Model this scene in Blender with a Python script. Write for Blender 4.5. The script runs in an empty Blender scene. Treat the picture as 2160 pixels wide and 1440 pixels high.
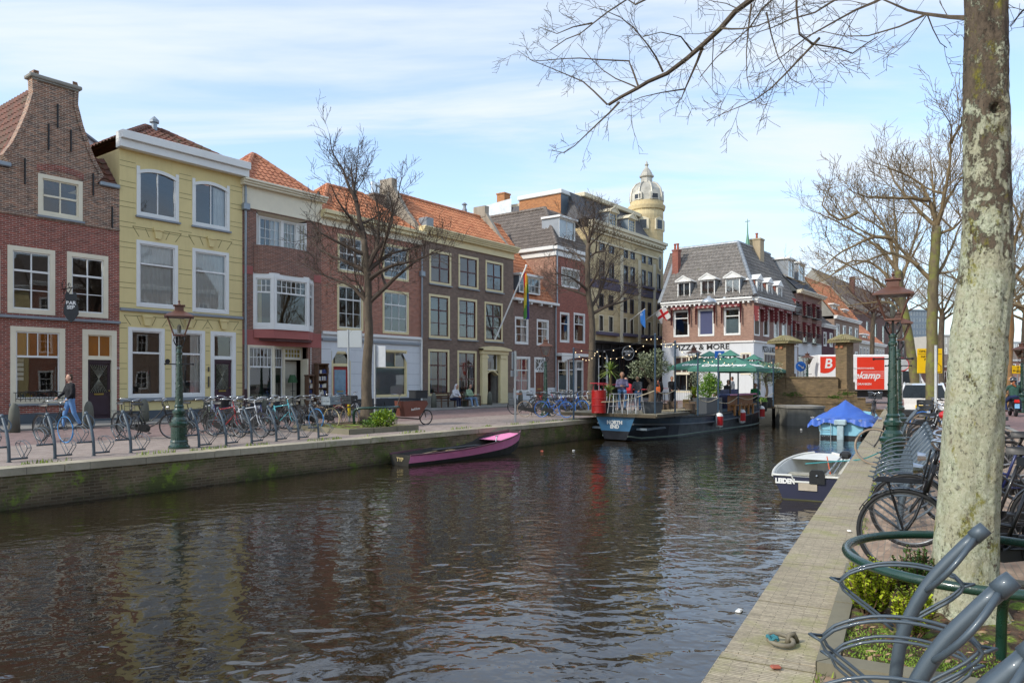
import bpy,bmesh,math,random
from mathutils import Vector,Matrix,noise as mnoise
R=math.radians
random.seed(7)
sc=bpy.context.scene
col=sc.collection
# ------ camera, sky, sun, exposure
CAMZ,FOC,CX,CY=1.62,1560.0,1080.0,800.0
cd=bpy.data.cameras.new('camera');cam=bpy.data.objects.new('camera',cd);col.objects.link(cam)
cam.location=(0,0,CAMZ);cam.rotation_euler=(R(90),0,0)
cd.sensor_width=36;cd.lens=36*FOC/2160;cd.shift_y=80/2160;cd.clip_end=3000;cd.clip_start=.05
sc.camera=cam
SUN_AZ,SUN_EL=(-.86,-.51),37
w=bpy.data.worlds.new('World');sc.world=w;w.use_nodes=True
nt=w.node_tree;nt.nodes.clear();N=nt.nodes.new;L=nt.links.new
def setup_world():
 out=N('ShaderNodeOutputWorld');bg=N('ShaderNodeBackground');bg.inputs[1].default_value=.15
 sky=N('ShaderNodeTexSky');sky.sky_type='NISHITA';sky.sun_disc=False
 sky.sun_elevation=R(SUN_EL);sky.sun_rotation=math.atan2(SUN_AZ[0],SUN_AZ[1])
 sky.air_density=1.0;sky.dust_density=1.2;sky.ozone_density=1.6
 tc=N('ShaderNodeTexCoord');sp=N('ShaderNodeSeparateXYZ');L(tc.outputs['Generated'],sp.inputs[0])
 zz=N('ShaderNodeMath');zz.operation='MAXIMUM';zz.inputs[1].default_value=0;L(sp.outputs[2],zz.inputs[0])
 za=N('ShaderNodeMath');za.operation='ADD';za.inputs[1].default_value=.16;L(zz.outputs[0],za.inputs[0])
 dx=N('ShaderNodeMath');dx.operation='DIVIDE';L(sp.outputs[0],dx.inputs[0]);L(za.outputs[0],dx.inputs[1])
 dy=N('ShaderNodeMath');dy.operation='DIVIDE';L(sp.outputs[1],dy.inputs[0]);L(za.outputs[0],dy.inputs[1])
 cb=N('ShaderNodeCombineXYZ');L(dx.outputs[0],cb.inputs[0]);L(dy.outputs[0],cb.inputs[1])
 mp=N('ShaderNodeMapping');mp.inputs['Rotation'].default_value=(0,0,R(18));mp.inputs['Scale'].default_value=(.55,1.9,1)
 mp.inputs['Location'].default_value=(3.1,1.7,0)
 L(cb.outputs[0],mp.inputs[0])
 n1=N('ShaderNodeTexNoise');n1.inputs['Scale'].default_value=1.1;n1.inputs['Detail'].default_value=9;n1.inputs['Roughness'].default_value=.56;n1.inputs['Distortion'].default_value=.5
 L(mp.outputs[0],n1.inputs[0])
 r1=N('ShaderNodeValToRGB');r1.color_ramp.elements[0].position=.40;r1.color_ramp.elements[1].position=.66
 r1.color_ramp.interpolation='EASE'
 r1.color_ramp.elements[0].color=(.22,)*3+(1,);r1.color_ramp.elements[1].color=(.97,)*3+(1,)
 L(n1.outputs[0],r1.inputs[0])
 hz=N('ShaderNodeMapRange');hz.inputs[1].default_value=0;hz.inputs[2].default_value=.22;hz.inputs[3].default_value=.6;hz.inputs[4].default_value=0
 L(sp.outputs[2],hz.inputs[0])
 ad=N('ShaderNodeMath');ad.operation='MAXIMUM';L(r1.outputs[0],ad.inputs[0]);L(hz.outputs[0],ad.inputs[1])
 mx=N('ShaderNodeMixRGB');L(ad.outputs[0],mx.inputs[0]);tn=N('ShaderNodeMixRGB');tn.blend_type='MULTIPLY';tn.inputs[0].default_value=1;tn.inputs[2].default_value=(.97,1.05,1.09,1);L(sky.outputs[0],tn.inputs[1]);L(tn.outputs[0],mx.inputs[1]);mx.inputs[2].default_value=(3.15,3.42,3.75,1)
 L(mx.outputs[0],bg.inputs[0]);L(bg.outputs[0],out.inputs[0])
setup_world()
sd=bpy.data.lights.new('sun','SUN');sun=bpy.data.objects.new('sun',sd);col.objects.link(sun)
sd.energy=1.7;sd.angle=R(5.0);sd.color=(1,.93,.82)
_a=Vector((SUN_AZ[0],SUN_AZ[1],0)).normalized()*math.cos(R(SUN_EL));_a.z=math.sin(R(SUN_EL))
sun.rotation_euler=_a.to_track_quat('Z','Y').to_euler()
sc.view_settings.view_transform='Standard';sc.view_settings.look='None';sc.view_settings.exposure=.95;sc.view_settings.gamma=1
sc.cycles.max_bounces=8;sc.cycles.transparent_max_bounces=12;sc.cycles.diffuse_bounces=3;sc.cycles.glossy_bounces=4
sc.cycles.use_denoising=True;sc.cycles.caustics_reflective=False;sc.cycles.caustics_refractive=False
sc.cycles.sample_clamp_indirect=4
# ------ materials
def lin(h):
 if isinstance(h,str):
  h=[int(h[i:i+2],16)/255 for i in(0,2,4)]
  return tuple(((c+.055)/1.055)**2.4 if c>.04 else c/12.92 for c in h)
 return tuple(h)
class NT:
 def __init__(s,name):
  s.m=bpy.data.materials.new(name);s.m.use_nodes=True;s.t=s.m.node_tree;s.t.nodes.clear()
  s.out=s.n('ShaderNodeOutputMaterial');s.b=s.n('ShaderNodeBsdfPrincipled');s.l(s.b.outputs[0],s.out.inputs[0])
  s.tc=s.n('ShaderNodeTexCoord')
 def n(s,t,**k):
  x=s.t.nodes.new(t)
  for a,v in k.items():setattr(x,a,v)
  return x
 def l(s,a,b):s.t.links.new(a,b)
 def setv(s,x,**k):
  for a,v in k.items():x.inputs[a.replace('_',' ')].default_value=v
  return x
 def noise(s,scale,detail=4,rough=.55,co=None,dist=0):
  x=s.n('ShaderNodeTexNoise');s.setv(x,Scale=scale,Detail=detail,Roughness=rough,Distortion=dist)
  s.l(co or s.tc.outputs['Object'],x.inputs[0]);return x.outputs[0]
 def map(s,co,scale=(1,1,1),rot=(0,0,0),loc=(0,0,0)):
  x=s.n('ShaderNodeMapping');x.inputs['Scale'].default_value=scale;x.inputs['Rotation'].default_value=rot;x.inputs['Location'].default_value=loc
  s.l(co,x.inputs[0]);return x.outputs[0]
 def ramp(s,f,stops):
  x=s.n('ShaderNodeValToRGB');e=x.color_ramp.elements
  while len(e)<len(stops):e.new(.5)
  for i,(p,c)in enumerate(stops):
   c=(c,)*3 if isinstance(c,(int,float))else lin(c)
   e[i].position=p;e[i].color=(*c,1)
  s.l(f,x.inputs[0]);return x.outputs[0]
 def mix(s,f,a,b,mode='MIX'):
  x=s.n('ShaderNodeMixRGB',blend_type=mode)
  for i,v in((0,f),(1,a),(2,b)):
   if hasattr(v,'is_linked'):s.l(v,x.inputs[i])
   elif i==0:x.inputs[0].default_value=v
   else:x.inputs[i].default_value=(*lin(v),1)
  return x.outputs[0]
 def bump(s,h,strength=.5,dist=.01,prev=None):
  x=s.n('ShaderNodeBump');x.inputs['Strength'].default_value=strength;x.inputs['Distance'].default_value=dist
  s.l(h,x.inputs['Height'])
  if prev:s.l(prev,x.inputs['Normal'])
  return x.outputs[0]
 def fin(s,c=None,rough=.7,normal=None,metal=0,**k):
  if c is not None:
   if hasattr(c,'is_linked'):s.l(c,s.b.inputs['Base Color'])
   else:s.b.inputs['Base Color'].default_value=(*lin(c),1)
  if hasattr(rough,'is_linked'):s.l(rough,s.b.inputs['Roughness'])
  else:s.b.inputs['Roughness'].default_value=rough
  s.b.inputs['Metallic'].default_value=metal
  if normal:s.l(normal,s.b.inputs['Normal'])
  for a,v in k.items():s.b.inputs[a.replace('_',' ')].default_value=v
  return s.m
MC={}
def paint(c,rough=.5,var=.12,scale=3,metal=0,bump=0,name='paint',coat=0,spec=None):
 key=(str(c),rough,var,scale,metal,bump,coat)
 if key in MC:return MC[key]
 s=NT(name);c=lin(c)
 f=s.noise(scale,6,.65)
 lo=tuple(x*(1-var)for x in c);hi=tuple(min(1,x*(1+var))for x in c)
 cc=s.ramp(f,[(.3,lo),(.7,hi)])
 nm=s.bump(s.noise(scale*12,3),.4,bump)if bump else None
 rr=s.ramp(s.noise(scale*2,3),[(.3,max(0,rough-.08)),(.7,min(1,rough+.1))])
 m=s.fin(cc,rr,nm,metal,Coat_Weight=coat)
 MC[key]=m;return m
def brick(name,c1,c2,mortar,bw=.21,bh=.065,mw=.008,var=.35,patches=None,stain=.25,bump=.006,big=.5,rows=True):
 s=NT(name);uv=s.tc.outputs['UV']
 bt=s.n('ShaderNodeTexBrick');s.setv(bt,Scale=1.0,Mortar_Size=mw,Brick_Width=bw,Row_Height=bh,Bias=0,Mortar_Smooth=.2)
 bt.inputs['Color1'].default_value=(*lin(c1),1);bt.inputs['Color2'].default_value=(*lin(c2),1);bt.inputs['Mortar'].default_value=(*lin(mortar),1)
 s.l(uv,bt.inputs[0])
 uvb=s.map(uv,(1/bw*.93,1/bh*.51,1))
 nz=s.noise(1.0,2,.5,uvb)
 c=s.mix(.9,bt.outputs[0],s.ramp(nz,[(.25,1-var),(.5,1.0),(.78,1+var*.8)]),'MULTIPLY')
 big_n=s.noise(big,6,.65)
 c=s.mix(1.0,c,s.ramp(big_n,[(.25,1-stain),(.6,1.0),(.85,1+stain*.7)]),'MULTIPLY')
 if patches:
  c=s.mix(s.ramp(s.noise(2.2,7,.7),[(patches[1],0.),(patches[1]+.07,.75)]),c,patches[0])
 nm=s.bump(bt.outputs['Fac'],-.6,bump);nm=s.bump(s.noise(40,3,.6,uv),.3,bump,nm)
 return s.fin(c,.85,nm)
def stucco(name,c,stain=.12,streak=.0):
 s=NT(name);f=s.noise(.8,8,.65)
 c0=lin(c);cc=s.ramp(f,[(.25,tuple(x*(1-stain)for x in c0)),(.7,tuple(min(1,x*(1+stain*.6))for x in c0))])
 if streak:
  st=s.noise(1.0,6,.7,s.map(s.tc.outputs['Object'],(4,4,.35)))
  cc=s.mix(s.ramp(st,[(.45,0.),(.75,streak)]),cc,tuple(x*.35 for x in c0))
 return s.fin(cc,.8,s.bump(s.noise(25,4),.25,.006))
def tile_mat(name,c1,c2,moss='5c5330',mf=.62):
 s=NT(name);uv=s.tc.outputs['UV']
 a=s.noise(1.0,2,.5,s.map(uv,(3.7,2.9,1)))
 c=s.ramp(a,[(.3,c1),(.7,c2)])
 c=s.mix(.7,c,s.ramp(s.noise(.9,7,.7),[(.25,.65),(.75,1.25)]),'MULTIPLY')
 c=s.mix(s.ramp(s.noise(1.4,8,.75),[(mf,0.),(mf+.12,.8)]),c,moss)
 return s.fin(c,.75,s.bump(s.noise(30,3),.3,.004))
def glass_mat():
 s=NT('window_glass');s.t.nodes.remove(s.b)
 g=s.n('ShaderNodeBsdfGlossy');g.inputs['Roughness'].default_value=.01;g.inputs['Color'].default_value=(.95,.97,1,1)
 t=s.n('ShaderNodeBsdfTransparent');t.inputs['Color'].default_value=(.92,.94,.94,1)
 fr=s.n('ShaderNodeLayerWeight');fr.inputs['Blend'].default_value=.36
 nm=s.bump(s.noise(.7,1),.22,.012);s.l(nm,g.inputs['Normal'])
 mp=s.n('ShaderNodeMath',operation='MULTIPLY_ADD');mp.inputs[1].default_value=1.15;mp.inputs[2].default_value=.04;s.l(fr.outputs[0],mp.inputs[0])
 mx=s.n('ShaderNodeMixShader');s.l(mp.outputs[0],mx.inputs[0]);s.l(t.outputs[0],mx.inputs[1]);s.l(g.outputs[0],mx.inputs[2])
 s.l(mx.outputs[0],s.out.inputs[0]);return s.m
GLASS=glass_mat()
WHITE=paint('dcdcd8',.45,.05,2,name='white_paint')
CREAM=paint('dcd3bb',.5,.06,2,name='cream_paint')
CREAM2=paint('d6c79a',.5,.06,2,name='yellow_cream_paint')
GREYP=paint('6f747a',.5,.08,2,name='grey_paint')
DARK=paint('1d1f22',.45,.15,3,name='dark_paint')
MAROON=paint('45161a',.4,.1,3,name='maroon_paint')
AUB=paint('33222c',.4,.15,3,name='aubergine_paint')
REDP=paint('a3191b',.35,.08,3,name='red_paint')
ZINC=paint('8a9299',.4,.12,2,metal=.4,name='zinc')
LEAD=paint('848a90',.5,.12,2,metal=.2,name='lead')
ROOM=paint('5a5047',.9,.4,.5,name='interior')
ROOMW=paint('8a8478',.9,.3,.6,name='pale_interior')
BLACK=paint('101113',.4,.2,5,name='black_paint')
RUBBER=paint('17181a',.75,.15,9,name='rubber')
STEEL=paint('a9adb0',.25,.1,9,metal=.9,name='steel')
CHROME=paint('cfd2d4',.18,.05,9,metal=1,name='chrome')
RACKM=paint('46525b',.45,.06,6,metal=.2,coat=.15,name='grey_blue_coating')
GREEN=paint('14352a',.28,.15,6,coat=.5,bump=.004,name='dark_green_enamel')
COPPER=paint('6a4a3e',.45,.2,6,metal=.35,name='copper')
WOOD=paint('5b4230',.7,.3,4,name='wood')
WOODL=paint('8f8266',.8,.25,3,name='grey_wood')
CURT=paint('eeeee8',.9,.08,2,name='curtain')
STONE=paint('8b8880',.85,.2,2,bump=.01,name='stone')
# ------ mesh builder
class MB:
 def __init__(s):s.v=[];s.f=[];s.mi=[];s.cur=0
 def add(s,vs,fs):
  o=len(s.v);s.v.extend(vs);s.f.extend([tuple(i+o for i in f)for f in fs]);s.mi.extend([s.cur]*len(fs));return s
 def quad(s,a,b,c,d):return s.add([a,b,c,d],[(0,1,2,3)])
 def poly(s,pts):return s.add(list(pts),[tuple(range(len(pts)))])
 def box(s,x0,x1,y0,y1,z0,z1,M=None):
  v=[(x,y,z)for x in(x0,x1)for y in(y0,y1)for z in(z0,z1)]
  if M is not None:v=[tuple(M@Vector(p))for p in v]
  return s.add(v,[(0,1,3,2),(4,6,7,5),(0,4,5,1),(2,3,7,6),(0,2,6,4),(1,5,7,3)])
 def bbox(s,x0,x1,y0,y1,z0,z1,b=.01,M=None):
  xs=[x0,x0+b,x1-b,x1];ys=[y0,y0+b,y1-b,y1];zs=[z0,z0+b,z1-b,z1]
  pts=[]
  for sx in(0,1):
   for sy in(0,1):
    for sz in(0,1):
     X,Xi=(xs[0],xs[1])if not sx else(xs[3],xs[2])
     Y,Yi=(ys[0],ys[1])if not sy else(ys[3],ys[2])
     Z,Zi=(zs[0],zs[1])if not sz else(zs[3],zs[2])
     pts+=[(X,Yi,Zi),(Xi,Y,Zi),(Xi,Yi,Z)]
  bm=bmesh.new()
  for p in pts:bm.verts.new(M@Vector(p)if M is not None else p)
  bmesh.ops.convex_hull(bm,input=bm.verts)
  bm.verts.index_update()
  v=[tuple(q.co)for q in bm.verts];f=[tuple(q.index for q in fc.verts)for fc in bm.faces];bm.free()
  return s.add(v,f)
 def prism(s,pts,a,b,axis='y'):
  n=len(pts)
  def P(p,t):return{'y':(p[0],t,p[1]),'x':(t,p[0],p[1]),'z':(p[0],p[1],t)}[axis]
  v=[P(p,a)for p in pts]+[P(p,b)for p in pts]
  return s.add(v,[tuple(range(n)),tuple(range(2*n-1,n-1,-1))]+[(i,i+n,(i+1)%n+n,(i+1)%n)for i in range(n)])
 def tube(s,pts,r,n=8,closed=False,cap=True):
  pts=[Vector(p)for p in pts];m=len(pts)
  rr=r if isinstance(r,(list,tuple))else[r]*m
  vs=[];up=None
  for i,p in enumerate(pts):
   a=pts[(i-1)%m]if(i>0 or closed)else p;b=pts[(i+1)%m]if(i<m-1 or closed)else p
   t=(b-a);
   if t.length<1e-9:t=Vector((0,0,1))
   t.normalize()
   if up is None:
    up=Vector((0,0,1))if abs(t.z)<.9 else Vector((1,0,0))
   x=up-t*up.dot(t)
   if x.length<1e-6:x=t.orthogonal()
   x.normalize();up=x;y=t.cross(x)
   for k in range(n):
    an=2*math.pi*k/n
    q=p+(x*math.cos(an)+y*math.sin(an))*rr[i];vs.append((q.x,q.y,q.z))
  fs=[]
  for i in range(m if closed else m-1):
   j=(i+1)%m
   for k in range(n):fs.append((i*n+k,i*n+(k+1)%n,j*n+(k+1)%n,j*n+k))
  if cap and not closed:fs.append(tuple(range(n-1,-1,-1)));fs.append(tuple((m-1)*n+k for k in range(n)))
  return s.add(vs,fs)
 def lathe(s,prof,n=16,c=(0,0,0),cap=True):
  vs=[];fs=[]
  for r,z in prof:
   for k in range(n):
    a=2*math.pi*k/n;vs.append((c[0]+r*math.cos(a),c[1]+r*math.sin(a),c[2]+z))
  m=len(prof)
  for i in range(m-1):
   for k in range(n):fs.append((i*n+k,i*n+(k+1)%n,(i+1)*n+(k+1)%n,(i+1)*n+k))
  if cap:fs.append(tuple(range(n-1,-1,-1)));fs.append(tuple((m-1)*n+k for k in range(n)))
  return s.add(vs,fs)
 def ball(s,c,r,n=8,sq=(1,1,1)):
  pr=[(max(.001,math.sin(math.pi*i/n)),-math.cos(math.pi*i/n))for i in range(n+1)]
  o=len(s.v);s.lathe(pr,n+2,(0,0,0))
  for i in range(o,len(s.v)):
   v=s.v[i];s.v[i]=(c[0]+v[0]*r*sq[0],c[1]+v[1]*r*sq[1],c[2]+v[2]*r*sq[2])
  return s
 def grid(s,fn,nu,nv,closeu=False):
  vs=[fn(i/nu,j/nv)for j in range(nv+1)for i in range(nu+1)]
  return s.add(vs,[(j*(nu+1)+i,j*(nu+1)+i+1,(j+1)*(nu+1)+i+1,(j+1)*(nu+1)+i)for j in range(nv)for i in range(nu)])
 def build(s,name,mats,parent=None,smooth=False,M=None,fixn=False):
  if M is not None:s.v=[tuple(M@Vector(p))for p in s.v]
  me=bpy.data.meshes.new(name);me.from_pydata(s.v,[],s.f)
  if not isinstance(mats,(list,tuple)):mats=[mats]
  for m in mats:me.materials.append(m)
  me.polygons.foreach_set('material_index',s.mi)
  if fixn:
   bm=bmesh.new();bm.from_mesh(me);bmesh.ops.recalc_face_normals(bm,faces=bm.faces);bm.to_mesh(me);bm.free()
  uv=me.uv_layers.new(name='UVMap');data=uv.data;vs=s.v
  for p in me.polygons:
   n=p.normal
   if abs(n.z)>.93:
    for li,vi in zip(p.loop_indices,p.vertices):data[li].uv=(vs[vi][0],vs[vi][1])
   else:
    h=math.hypot(n.x,n.y)or 1;tx,ty=-n.y/h,n.x/h
    if tx<-.001 or(abs(tx)<.001 and ty<0):tx,ty=-tx,-ty
    for li,vi in zip(p.loop_indices,p.vertices):data[li].uv=(vs[vi][0]*tx+vs[vi][1]*ty,vs[vi][2]/h)
  if smooth:
   me.polygons.foreach_set('use_smooth',[True]*len(me.polygons))
  me.update()
  o=bpy.data.objects.new(name,me);col.objects.link(o)
  if parent is not None:o.parent=parent
  return o
def tag(o,label=None,cat=None,group=None,kind=None):
 if label:o['label']=label
 if cat:o['category']=cat
 if group:o['group']=group
 if kind:o['kind']=kind
 return o
def empty(name,loc=(0,0,0),rz=0,label=None,cat=None,group=None):
 o=bpy.data.objects.new(name,None);o.empty_display_size=.2;col.objects.link(o)
 o.location=loc;o.rotation_euler=(0,0,rz);return tag(o,label,cat,group)
CH={}
def kids(o):
 return[c for c in bpy.data.objects if c.parent is o]
def copy_tree(o,loc,rz,label=None,group=None,tree=None,rx=0,ry=0):
 c=o.copy();col.objects.link(c);c.location=loc;c.rotation_euler=(rx,ry,rz)
 if label:c['label']=label
 if group:c['group']=group
 for k,sub in tree:
  d=k.copy();col.objects.link(d);d.parent=c
  for g in sub:e=g.copy();col.objects.link(e);e.parent=d
 return c
def tree_of(o):return[(k,kids(k))for k in kids(o)]
def text(body,size,mat,parent=None,M=None,name='lettering',ext=.006,align='CENTER',sx=1,shear=0,bold=0,space=1,lsp=.95):
 c=bpy.data.curves.new(name,'FONT');c.body=body;c.size=size;c.extrude=ext;c.align_x=align;c.align_y='CENTER'
 c.shear=shear;c.offset=bold;c.space_character=space;c.space_line=lsp
 o=bpy.data.objects.new(name,c);col.objects.link(o);bpy.context.view_layer.update()
 me=bpy.data.meshes.new_from_object(o.evaluated_get(bpy.context.evaluated_depsgraph_get()))
 bpy.data.objects.remove(o);me.name=name
 me.transform(Matrix.Diagonal((sx,1,1,1)))
 me.transform(M if M is not None else Matrix())
 me.materials.clear();me.materials.append(mat)
 o=bpy.data.objects.new(name,me);col.objects.link(o)
 if parent is not None:o.parent=parent
 return o
TXT=Matrix.Rotation(R(90),4,'X')
# ------ measuring helpers: where a thing seen in the photo stands in the world
def ray(px,py):return Vector(((px-CX)/FOC,1,(CY-py)/FOC))
def gnd(px,py,z=0.0):
 d=(CAMZ-z)*FOC/(py-CY);return Vector(((px-CX)/FOC*d,d,z))
def dep(px,py,d):r=ray(px,py);return Vector((r.x*d,d,CAMZ+r.z*d))
D=Vector((.6016,.7988,0));NL=Vector((.7988,-.6016,0));LANG=math.atan2(.7988,.6016)
DR=Vector((.468,.883,0)).normalized();NR=Vector((.883,-.468,0)).normalized();RANG=math.atan2(DR.y,DR.x)
FACN,QUAYN=-29.08,-15.35
def lpt(s,off,z=0):p=NL*off+D*s;return Vector((p.x,p.y,z))
def lpx(px,off,z=0):
 r=(px-CX)/FOC;s=(r*(NL.y*off)-NL.x*off)/(D.x-D.y*r);return lpt(s,off,z)
QR0=Vector((1.04,3.95,0))
def rpt(s,off,z=0):p=QR0+DR*s+NR*off;return Vector((p.x,p.y,z))
def rpx(px,off,z=0):
 r=(px-CX)/FOC;b=QR0+NR*off;s=(r*b.y-b.x)/(DR.x-DR.y*r);return rpt(s,off,z)
class Frame:
 def __init__(s,o,ang):
  s.o=Vector((o[0],o[1],0));s.a=ang;s.x=Vector((math.cos(ang),math.sin(ang),0));s.y=Vector((-math.sin(ang),math.cos(ang),0))
 def hit(s,px,py,y0=0):
  r=ray(px,py);c=Vector((0,0,CAMZ));b=s.o+s.y*y0
  t=(b-c).dot(s.y)/r.dot(s.y);p=c+r*t
  return(p-s.o).dot(s.x),p.z
 def u(s,px,y0=0):return s.hit(px,CY,y0)[0]
 def z(s,px,py,y0=0):return s.hit(px,py,y0)[1]
 # ------ the setting
WZ=-.75
def water_mat():
 s=NT('canal_water');co=s.tc.outputs['Object']
 sw=s.noise(1.0,1,.4,s.map(co,(.5,.9,1),(0,0,R(-25))),.3)
 a=s.noise(1.0,1.2,.45,s.map(co,(2.5,3.3,1),(0,0,R(-24))),.5)
 b=s.noise(1.0,1.0,.4,s.map(co,(7.2,7.8,1),(0,0,R(12))),.6)
 c=s.noise(1.0,2,.5,s.map(co,(17,24,1),(0,0,R(-30))),.3)
 gate=s.ramp(s.noise(.13,3,.5,co),[(.35,.3),(.65,1.0)])
 nm=s.bump(sw,.5,.045);nm=s.bump(a,.5,.034,nm);nm=s.bump(s.mix(1,b,gate,'MULTIPLY'),.5,.016,nm);nm=s.bump(s.mix(1,c,gate,'MULTIPLY'),.4,.002,nm)
 colr=s.ramp(s.noise(.3,4),[(.3,(.014,.0095,.004)),(.7,(.022,.015,.0065))])
 return s.fin(colr,.0,nm,IOR=1.52,Specular_IOR_Level=.85)
WATER=water_mat()
w_=MB();w_.quad((-90,-25,WZ),(75,-25,WZ),(75,62,WZ),(-90,62,WZ));tag(w_.build('water',WATER),kind='structure')
def paving(name,c1,c2,mortar,bw,bh,rot,mw=.006,extra=None,joint=.5,stain=.2,herr=False):
 s=NT(name);co=s.map(s.tc.outputs['Object'],(1,1,1),(0,0,rot))
 bt=s.n('ShaderNodeTexBrick');s.setv(bt,Scale=1.0,Mortar_Size=mw,Brick_Width=bw,Row_Height=bh,Bias=0,Mortar_Smooth=.3)
 for k,v in(('Color1',c1),('Color2',c2),('Mortar',mortar)):bt.inputs[k].default_value=(*lin(v),1)
 s.l(co,bt.inputs[0])
 c=s.mix(.8,bt.outputs[0],s.ramp(s.noise(1,2,.5,s.map(co,(.93/bw,.51/bh,1))),[(.25,.72),(.75,1.25)]),'MULTIPLY')
 c=s.mix(1,c,s.ramp(s.noise(.5,8,.7),[(.25,1-stain),(.75,1+stain)]),'MULTIPLY')
 c=s.mix(.5,c,s.ramp(s.noise(9,6,.7),[(.3,.75),(.7,1.2)]),'MULTIPLY')
 if extra:c=s.mix(s.ramp(s.noise(extra[2],8,.75),[(extra[1],0.),(extra[1]+.1,.85)]),c,extra[0])
 nm=s.bump(bt.outputs['Fac'],-joint,.006);nm=s.bump(s.noise(60,3),.25,.003,nm)
 return s.fin(c,.8,nm)
P_ROADL=paving('red_brick_road','8c7570','78625d','6a6059',.2,.1,-LANG,stain=.12)
P_WALKL=paving('pink_grey_pavers','a3948a','8d7d73','7d746a',.2,.07,-LANG,stain=.15,extra=('8d8262',.68,1.4))
P_STEP=paving('grey_stoep','8a8883','7d7b76','6a6864',.6,.4,-LANG,stain=.15)
P_EDGEL=paving('stone_coping','aaa08a','9b917c','6f6a58',1.1,5,-LANG,stain=.2,extra=('6f7a35',.56,1.1))
P_ROADR=paving('mauve_brick_road','93736c','7d615c','5f5450',.2,.1,-RANG+R(90),stain=.15)
P_WALKR=paving('worn_clay_pavers','a9917a','8f7763','867866',.19,.055,-RANG,stain=.18,extra=('8a8250',.7,2.0),joint=.7)
def ridged_stone():
 s=NT('ridged_quay_stone');co=s.map(s.tc.outputs['Object'],(1,1,1),(0,0,-RANG))
 wv=s.noise(1,5,.7,s.map(co,(48,2.5,1)),.4)
 c=s.ramp(s.noise(.8,8,.7),[(.25,'8a806c'),(.55,'ada28c'),(.8,'c2b8a2')])
 rb=s.n('ShaderNodeTexBrick');s.setv(rb,Scale=1.0,Mortar_Size=.0035,Mortar_Smooth=.6,Brick_Width=.17,Row_Height=.024,Bias=0);rb.inputs['Color1'].default_value=(1.1,1.08,1.04,1);rb.inputs['Color2'].default_value=(.78,.77,.74,1);rb.inputs['Mortar'].default_value=(.42,.4,.36,1)
 wo=s.n('ShaderNodeVectorMath',operation='ADD');wn=s.n('ShaderNodeTexNoise');s.setv(wn,Scale=9,Detail=3);s.l(co,wn.inputs[0]);wsc=s.n('ShaderNodeVectorMath',operation='SCALE');wsc.inputs[3].default_value=.03;s.l(wn.outputs['Color'],wsc.inputs[0]);s.l(s.map(co,(1,1,1),(0,0,R(90))),wo.inputs[0]);s.l(wsc.outputs[0],wo.inputs[1]);s.l(wo.outputs[0],rb.inputs[0])
 c=s.mix(1,c,rb.outputs[0],'MULTIPLY')
 c=s.mix(.3,c,s.ramp(wv,[(.38,.6),(.58,1.15)]),'MULTIPLY')
 c=s.mix(.7,c,s.ramp(s.noise(45,5,.8),[(.35,.6),(.6,1.2)]),'MULTIPLY')
 c=s.mix(s.ramp(s.noise(1.6,9,.72),[(.5,0.),(.68,.75)]),c,'7f8040')
 c=s.mix(s.ramp(s.noise(7,6,.7),[(.64,0.),(.72,.6)]),c,'5e5546')
 bt=s.n('ShaderNodeTexBrick');s.setv(bt,Scale=1.0,Mortar_Size=.012,Brick_Width=1.25,Row_Height=9,Bias=0);s.l(co,bt.inputs[0])
 bt.inputs['Color1'].default_value=bt.inputs['Color2'].default_value=(1,1,1,1);bt.inputs['Mortar'].default_value=(.6,.58,.45,1)
 c=s.mix(1,c,bt.outputs[0],'MULTIPLY')
 nm=s.bump(rb.outputs['Fac'],-.8,.008);nm=s.bump(s.noise(90,3),.5,.005,nm);nm=s.bump(bt.outputs['Fac'],-.8,.02,nm)
 return s.fin(c,.88,nm)
P_EDGER=ridged_stone()
def quay_brick():
 s=NT('mossy_quay_wall');uv=s.tc.outputs['UV']
 bt=s.n('ShaderNodeTexBrick');s.setv(bt,Scale=1.0,Mortar_Size=.008,Brick_Width=.21,Row_Height=.06,Bias=0)
 for k,v in(('Color1','75644c'),('Color2','554732'),('Mortar','7a6e58')):bt.inputs[k].default_value=(*lin(v),1)
 s.l(uv,bt.inputs[0])
 c=s.mix(1,bt.outputs[0],s.ramp(s.noise(.7,7,.7),[(.3,.55),(.7,1.35)]),'MULTIPLY')
 m=s.noise(1.0,9,.75,None,.3)
 c=s.mix(s.ramp(m,[(.46,0.),(.58,.85)]),c,'4a5420')
 c=s.mix(s.ramp(s.noise(2.1,9,.75),[(.56,0.),(.64,.9)]),c,'72862c')
 c=s.mix(s.ramp(s.noise(.5,6,.65),[(.6,0.),(.75,.7)]),c,'978a72')
 sp=s.n('ShaderNodeSeparateXYZ');s.l(s.tc.outputs['Object'],sp.inputs[0])
 wet=s.n('ShaderNodeMapRange');wet.inputs[1].default_value=WZ;wet.inputs[2].default_value=WZ+.22;wet.inputs[3].default_value=.45;wet.inputs[4].default_value=1
 s.l(sp.outputs[2],wet.inputs[0])
 c=s.mix(1,c,wet.outputs[0],'MULTIPLY')
 nm=s.bump(bt.outputs['Fac'],-.8,.01);nm=s.bump(m,.8,.03,nm)
 return s.fin(c,.85,nm)
QUAYM=quay_brick()
def strip_l(name,a,b,z,m,s0=-60,s1=110):
 mb=MB();n=40
 for i in range(n):
  p,q=s0+(s1-s0)*i/n,s0+(s1-s0)*(i+1)/n
  mb.quad(lpt(p,a,z),lpt(p,b,z),lpt(q,b,z),lpt(q,a,z))
 return tag(mb.build(name,m,fixn=False),kind='structure')
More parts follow.
